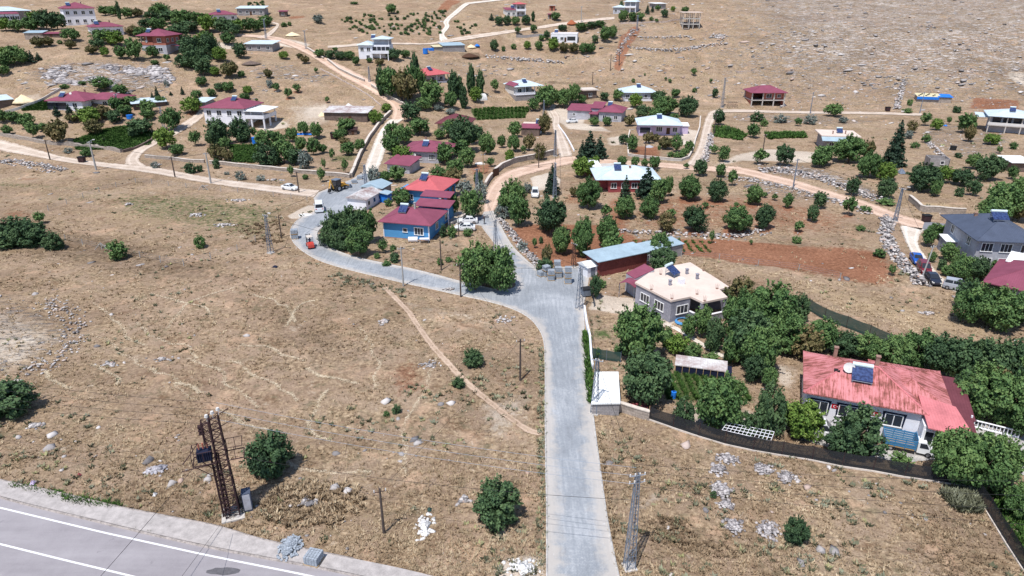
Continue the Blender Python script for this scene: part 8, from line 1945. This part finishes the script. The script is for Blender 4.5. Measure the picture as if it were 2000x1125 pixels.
def barrel(label, u, v, mat="bluetarp", r=.5, h=1.0):
    p = G(u, v); e = empty("barrel", p, 0, label, "barrel"); MB().bar((0, 0, 0), (0, 0, h), r, 12).build("drum", M[mat], e); MB().bar((0, 0, h), (0, 0, h + .05), r * 1.06, 12).build("rim", M[mat], e)
barrel("big round blue tank left of the galvanised barn", 831, 105, r=1.1, h=2.2); barrel("blue barrel in the garden left of the walnut tree", 499, 281, r=.9, h=2.0); barrel("blue barrel beside the potato rows", 1315, 777, r=.3, h=.8); barrel("blue tank in the left orchard", 254, 232, r=1.0, h=1.2); barrel("black tank on the burnt ground", 1861, 293, "black", .9, 1.2); barrel("grey dark drum beside the long white outbuilding", 694, 397, "black", .4, 1.5)
def tarp(label, u, v, wpx, hpx, mat, h=.5, name="tarpaulin", cat="tarpaulin"):
    p = G(u, v); mp = mpp(p); r = random.Random(int(u)); n = 7; w_ = wpx * mp; d_ = hpx * mp / .5; V = []; F = []
    for j in range(n):
        for i in range(n): V.append(((i / (n - 1) - .5) * w_ + r.uniform(-.05, .05) * w_, (j / (n - 1) - .5) * d_ + r.uniform(-.05, .05) * d_, .1 + h * math.sin(math.pi * i / (n - 1)) * math.sin(math.pi * j / (n - 1)) * r.uniform(.5, 1.2)))
    for j in range(n - 1):
        for i in range(n - 1): F.append((j * n + i, j * n + i + 1, (j + 1) * n + i + 1, (j + 1) * n + i))
    m = MB().add(V, F).add([(a, b, -.1) for a, b, c in V], [f[::-1] for f in F]); o = m.build(name, M[mat], recalc=False); o.location = p; tag(o, label, cat)
tarp("blue tarpaulin on the ground right of the galvanised barn", 932, 90, 10, 7, "bluetarp", 1.0); tarp("blue sheet hanging over a tree by the middle road", 773, 268, 10, 10, "bluetarp", 2.2); tarp("white plastic sheet on the garden ground left of the middle road bend", 937, 320, 18, 7, "plaster_white", .4); tarp("blue sheets on the ground under orchard trees by the stone wall", 594, 263, 34, 4, "bluetarp", .6); tarp("small blue cloth beside the stony field on the right", 1846, 246, 6, 4, "bluetarp", .6)
tarp("blue and silver sacks beside the tall spruce", 1760, 338, 14, 10, "steel", 1.2); tarp("red tiles stacked behind the stone retaining wall", 1238, 795, 52, 12, "redroof", .15, "tile_stack", "tiles"); tarp("dark cloth dumped on the left dry slope", 537, 522, 10, 4, "frame_dark", .3); tarp("purple bag dumped on the bank above the sidewalk", 65, 945, 8, 7, "lavender", .4, "plastic_bag", "bag"); tarp("white plastic bag on the dry bank", 303, 968, 6, 5, "plaster_white", .3, "plastic_bag", "bag"); tarp("green plastic sheet above the plaster dump", 839, 997, 8, 5, "net_green", .3, "plastic_sheet", "sheet")
tarp("red bag fastened at the left edge of the bank", 155, 930, 6, 4, "redroof", .3, "plastic_bag", "bag")
# blue hose coil
p = G(1334, 629); m = MB()
for k in range(4):
    rr = 1.15 - k * .07; q = [(rr * math.cos(a), rr * math.sin(a) * .95, .06 + k * .07) for a in np.linspace(0, 2 * math.pi, 25)]
    for a, b in zip(q, q[1:]): m.bar(a, b, .06, 5)
o = m.build("hose_coil", M["blue"]); o.location = p; tag(o, "coil of blue hose on the ground before the flat roofed grey house", "hose")
# white tank and table below the blue house
p = G(807, 473); e = empty("water_tank", p, .05, "white cylindrical tank lying under the blue house wall", "tank"); MB().bar((-.9, 0, .6), (.9, 0, .6), .5, 12).build("drum", M["white"], e)
for x in (-.5, .5): MB().box(x - .08, x + .08, -.4, .4, 0, .2).build("cradle", M["wood"], e)
p = G(829, 474); e = empty("work_table", p, .05, "white table beside the tank under the blue house wall", "table"); MB().box(-.9, .9, -.45, .45, .8, .88).build("table_top", M["white"], e)
for x in (-.8, .8):
    for y in (-.35, .35): MB().box(x - .04, x + .04, y - .04, y + .04, 0, .8).build("leg", M["steel"], e)
p = G(690, 262); e = empty("hutch", p, .1, "small rusty roofed hutch above the stone retaining wall", "hutch"); MB().box(-1.3, 1.3, -1, 1, 0, 1.6).build("wall", M["darkstone"], e); MB().add([(-1.6, -1.3, 1.5), (1.6, -1.3, 1.5), (1.6, 1.3, 2.1), (-1.6, 1.3, 2.1), (-1.6, -1.3, 1.6), (1.6, -1.3, 1.6), (1.6, 1.3, 2.2), (-1.6, 1.3, 2.2)], [(0, 3, 2, 1), (4, 5, 6, 7), (0, 1, 5, 4), (1, 2, 6, 5), (2, 3, 7, 6), (3, 0, 4, 7)]).build("roof", M["rust"], e); MB().box(-.4, .4, -1.04, -1.0, .1, 1.2).build("door", M["darkwood"], e)
# foundation walls on the hill
p = G(1440, 142); q = G(1485, 138); e = empty("foundation", p, math.atan2(q.y - p.y, q.x - p.x), "ruined stone foundation walls on the rocky hill", "ruin"); W = math.hypot(q.x - p.x, q.y - p.y)
for a in ((0, W, -.25, .25), (0, W, 5.75, 6.25)): MB().box(*a, -1.5, .7).build("wall", M["rubble"], e)
for x in (0, W / 3, W * .66, W): MB().box(x - .25, x + .25, .25, 5.75, -1.5, .72).build("cross_wall", M["rubble"], e)
# table frame (metal) right of the lattice pole on the slope
p = G(1420, 211); e = empty("metal_frame", p, 0, "rusty metal cage frame beside the track below the rocky hill", "frame"); m = MB()
for x in np.linspace(0, 4.2, 5): m.bar((x, 0, 0), (x, 0, 2.2), .05); m.bar((x, 2, 0), (x, 2, 2.2), .05); m.bar((x, 0, 2.2), (x, 2, 2.2), .04)
for z in (1.1, 2.2): m.bar((0, 0, z), (4.2, 0, z), .05); m.bar((0, 2, z), (4.2, 2, z), .05)
m.build("bars", M["rust"], e)
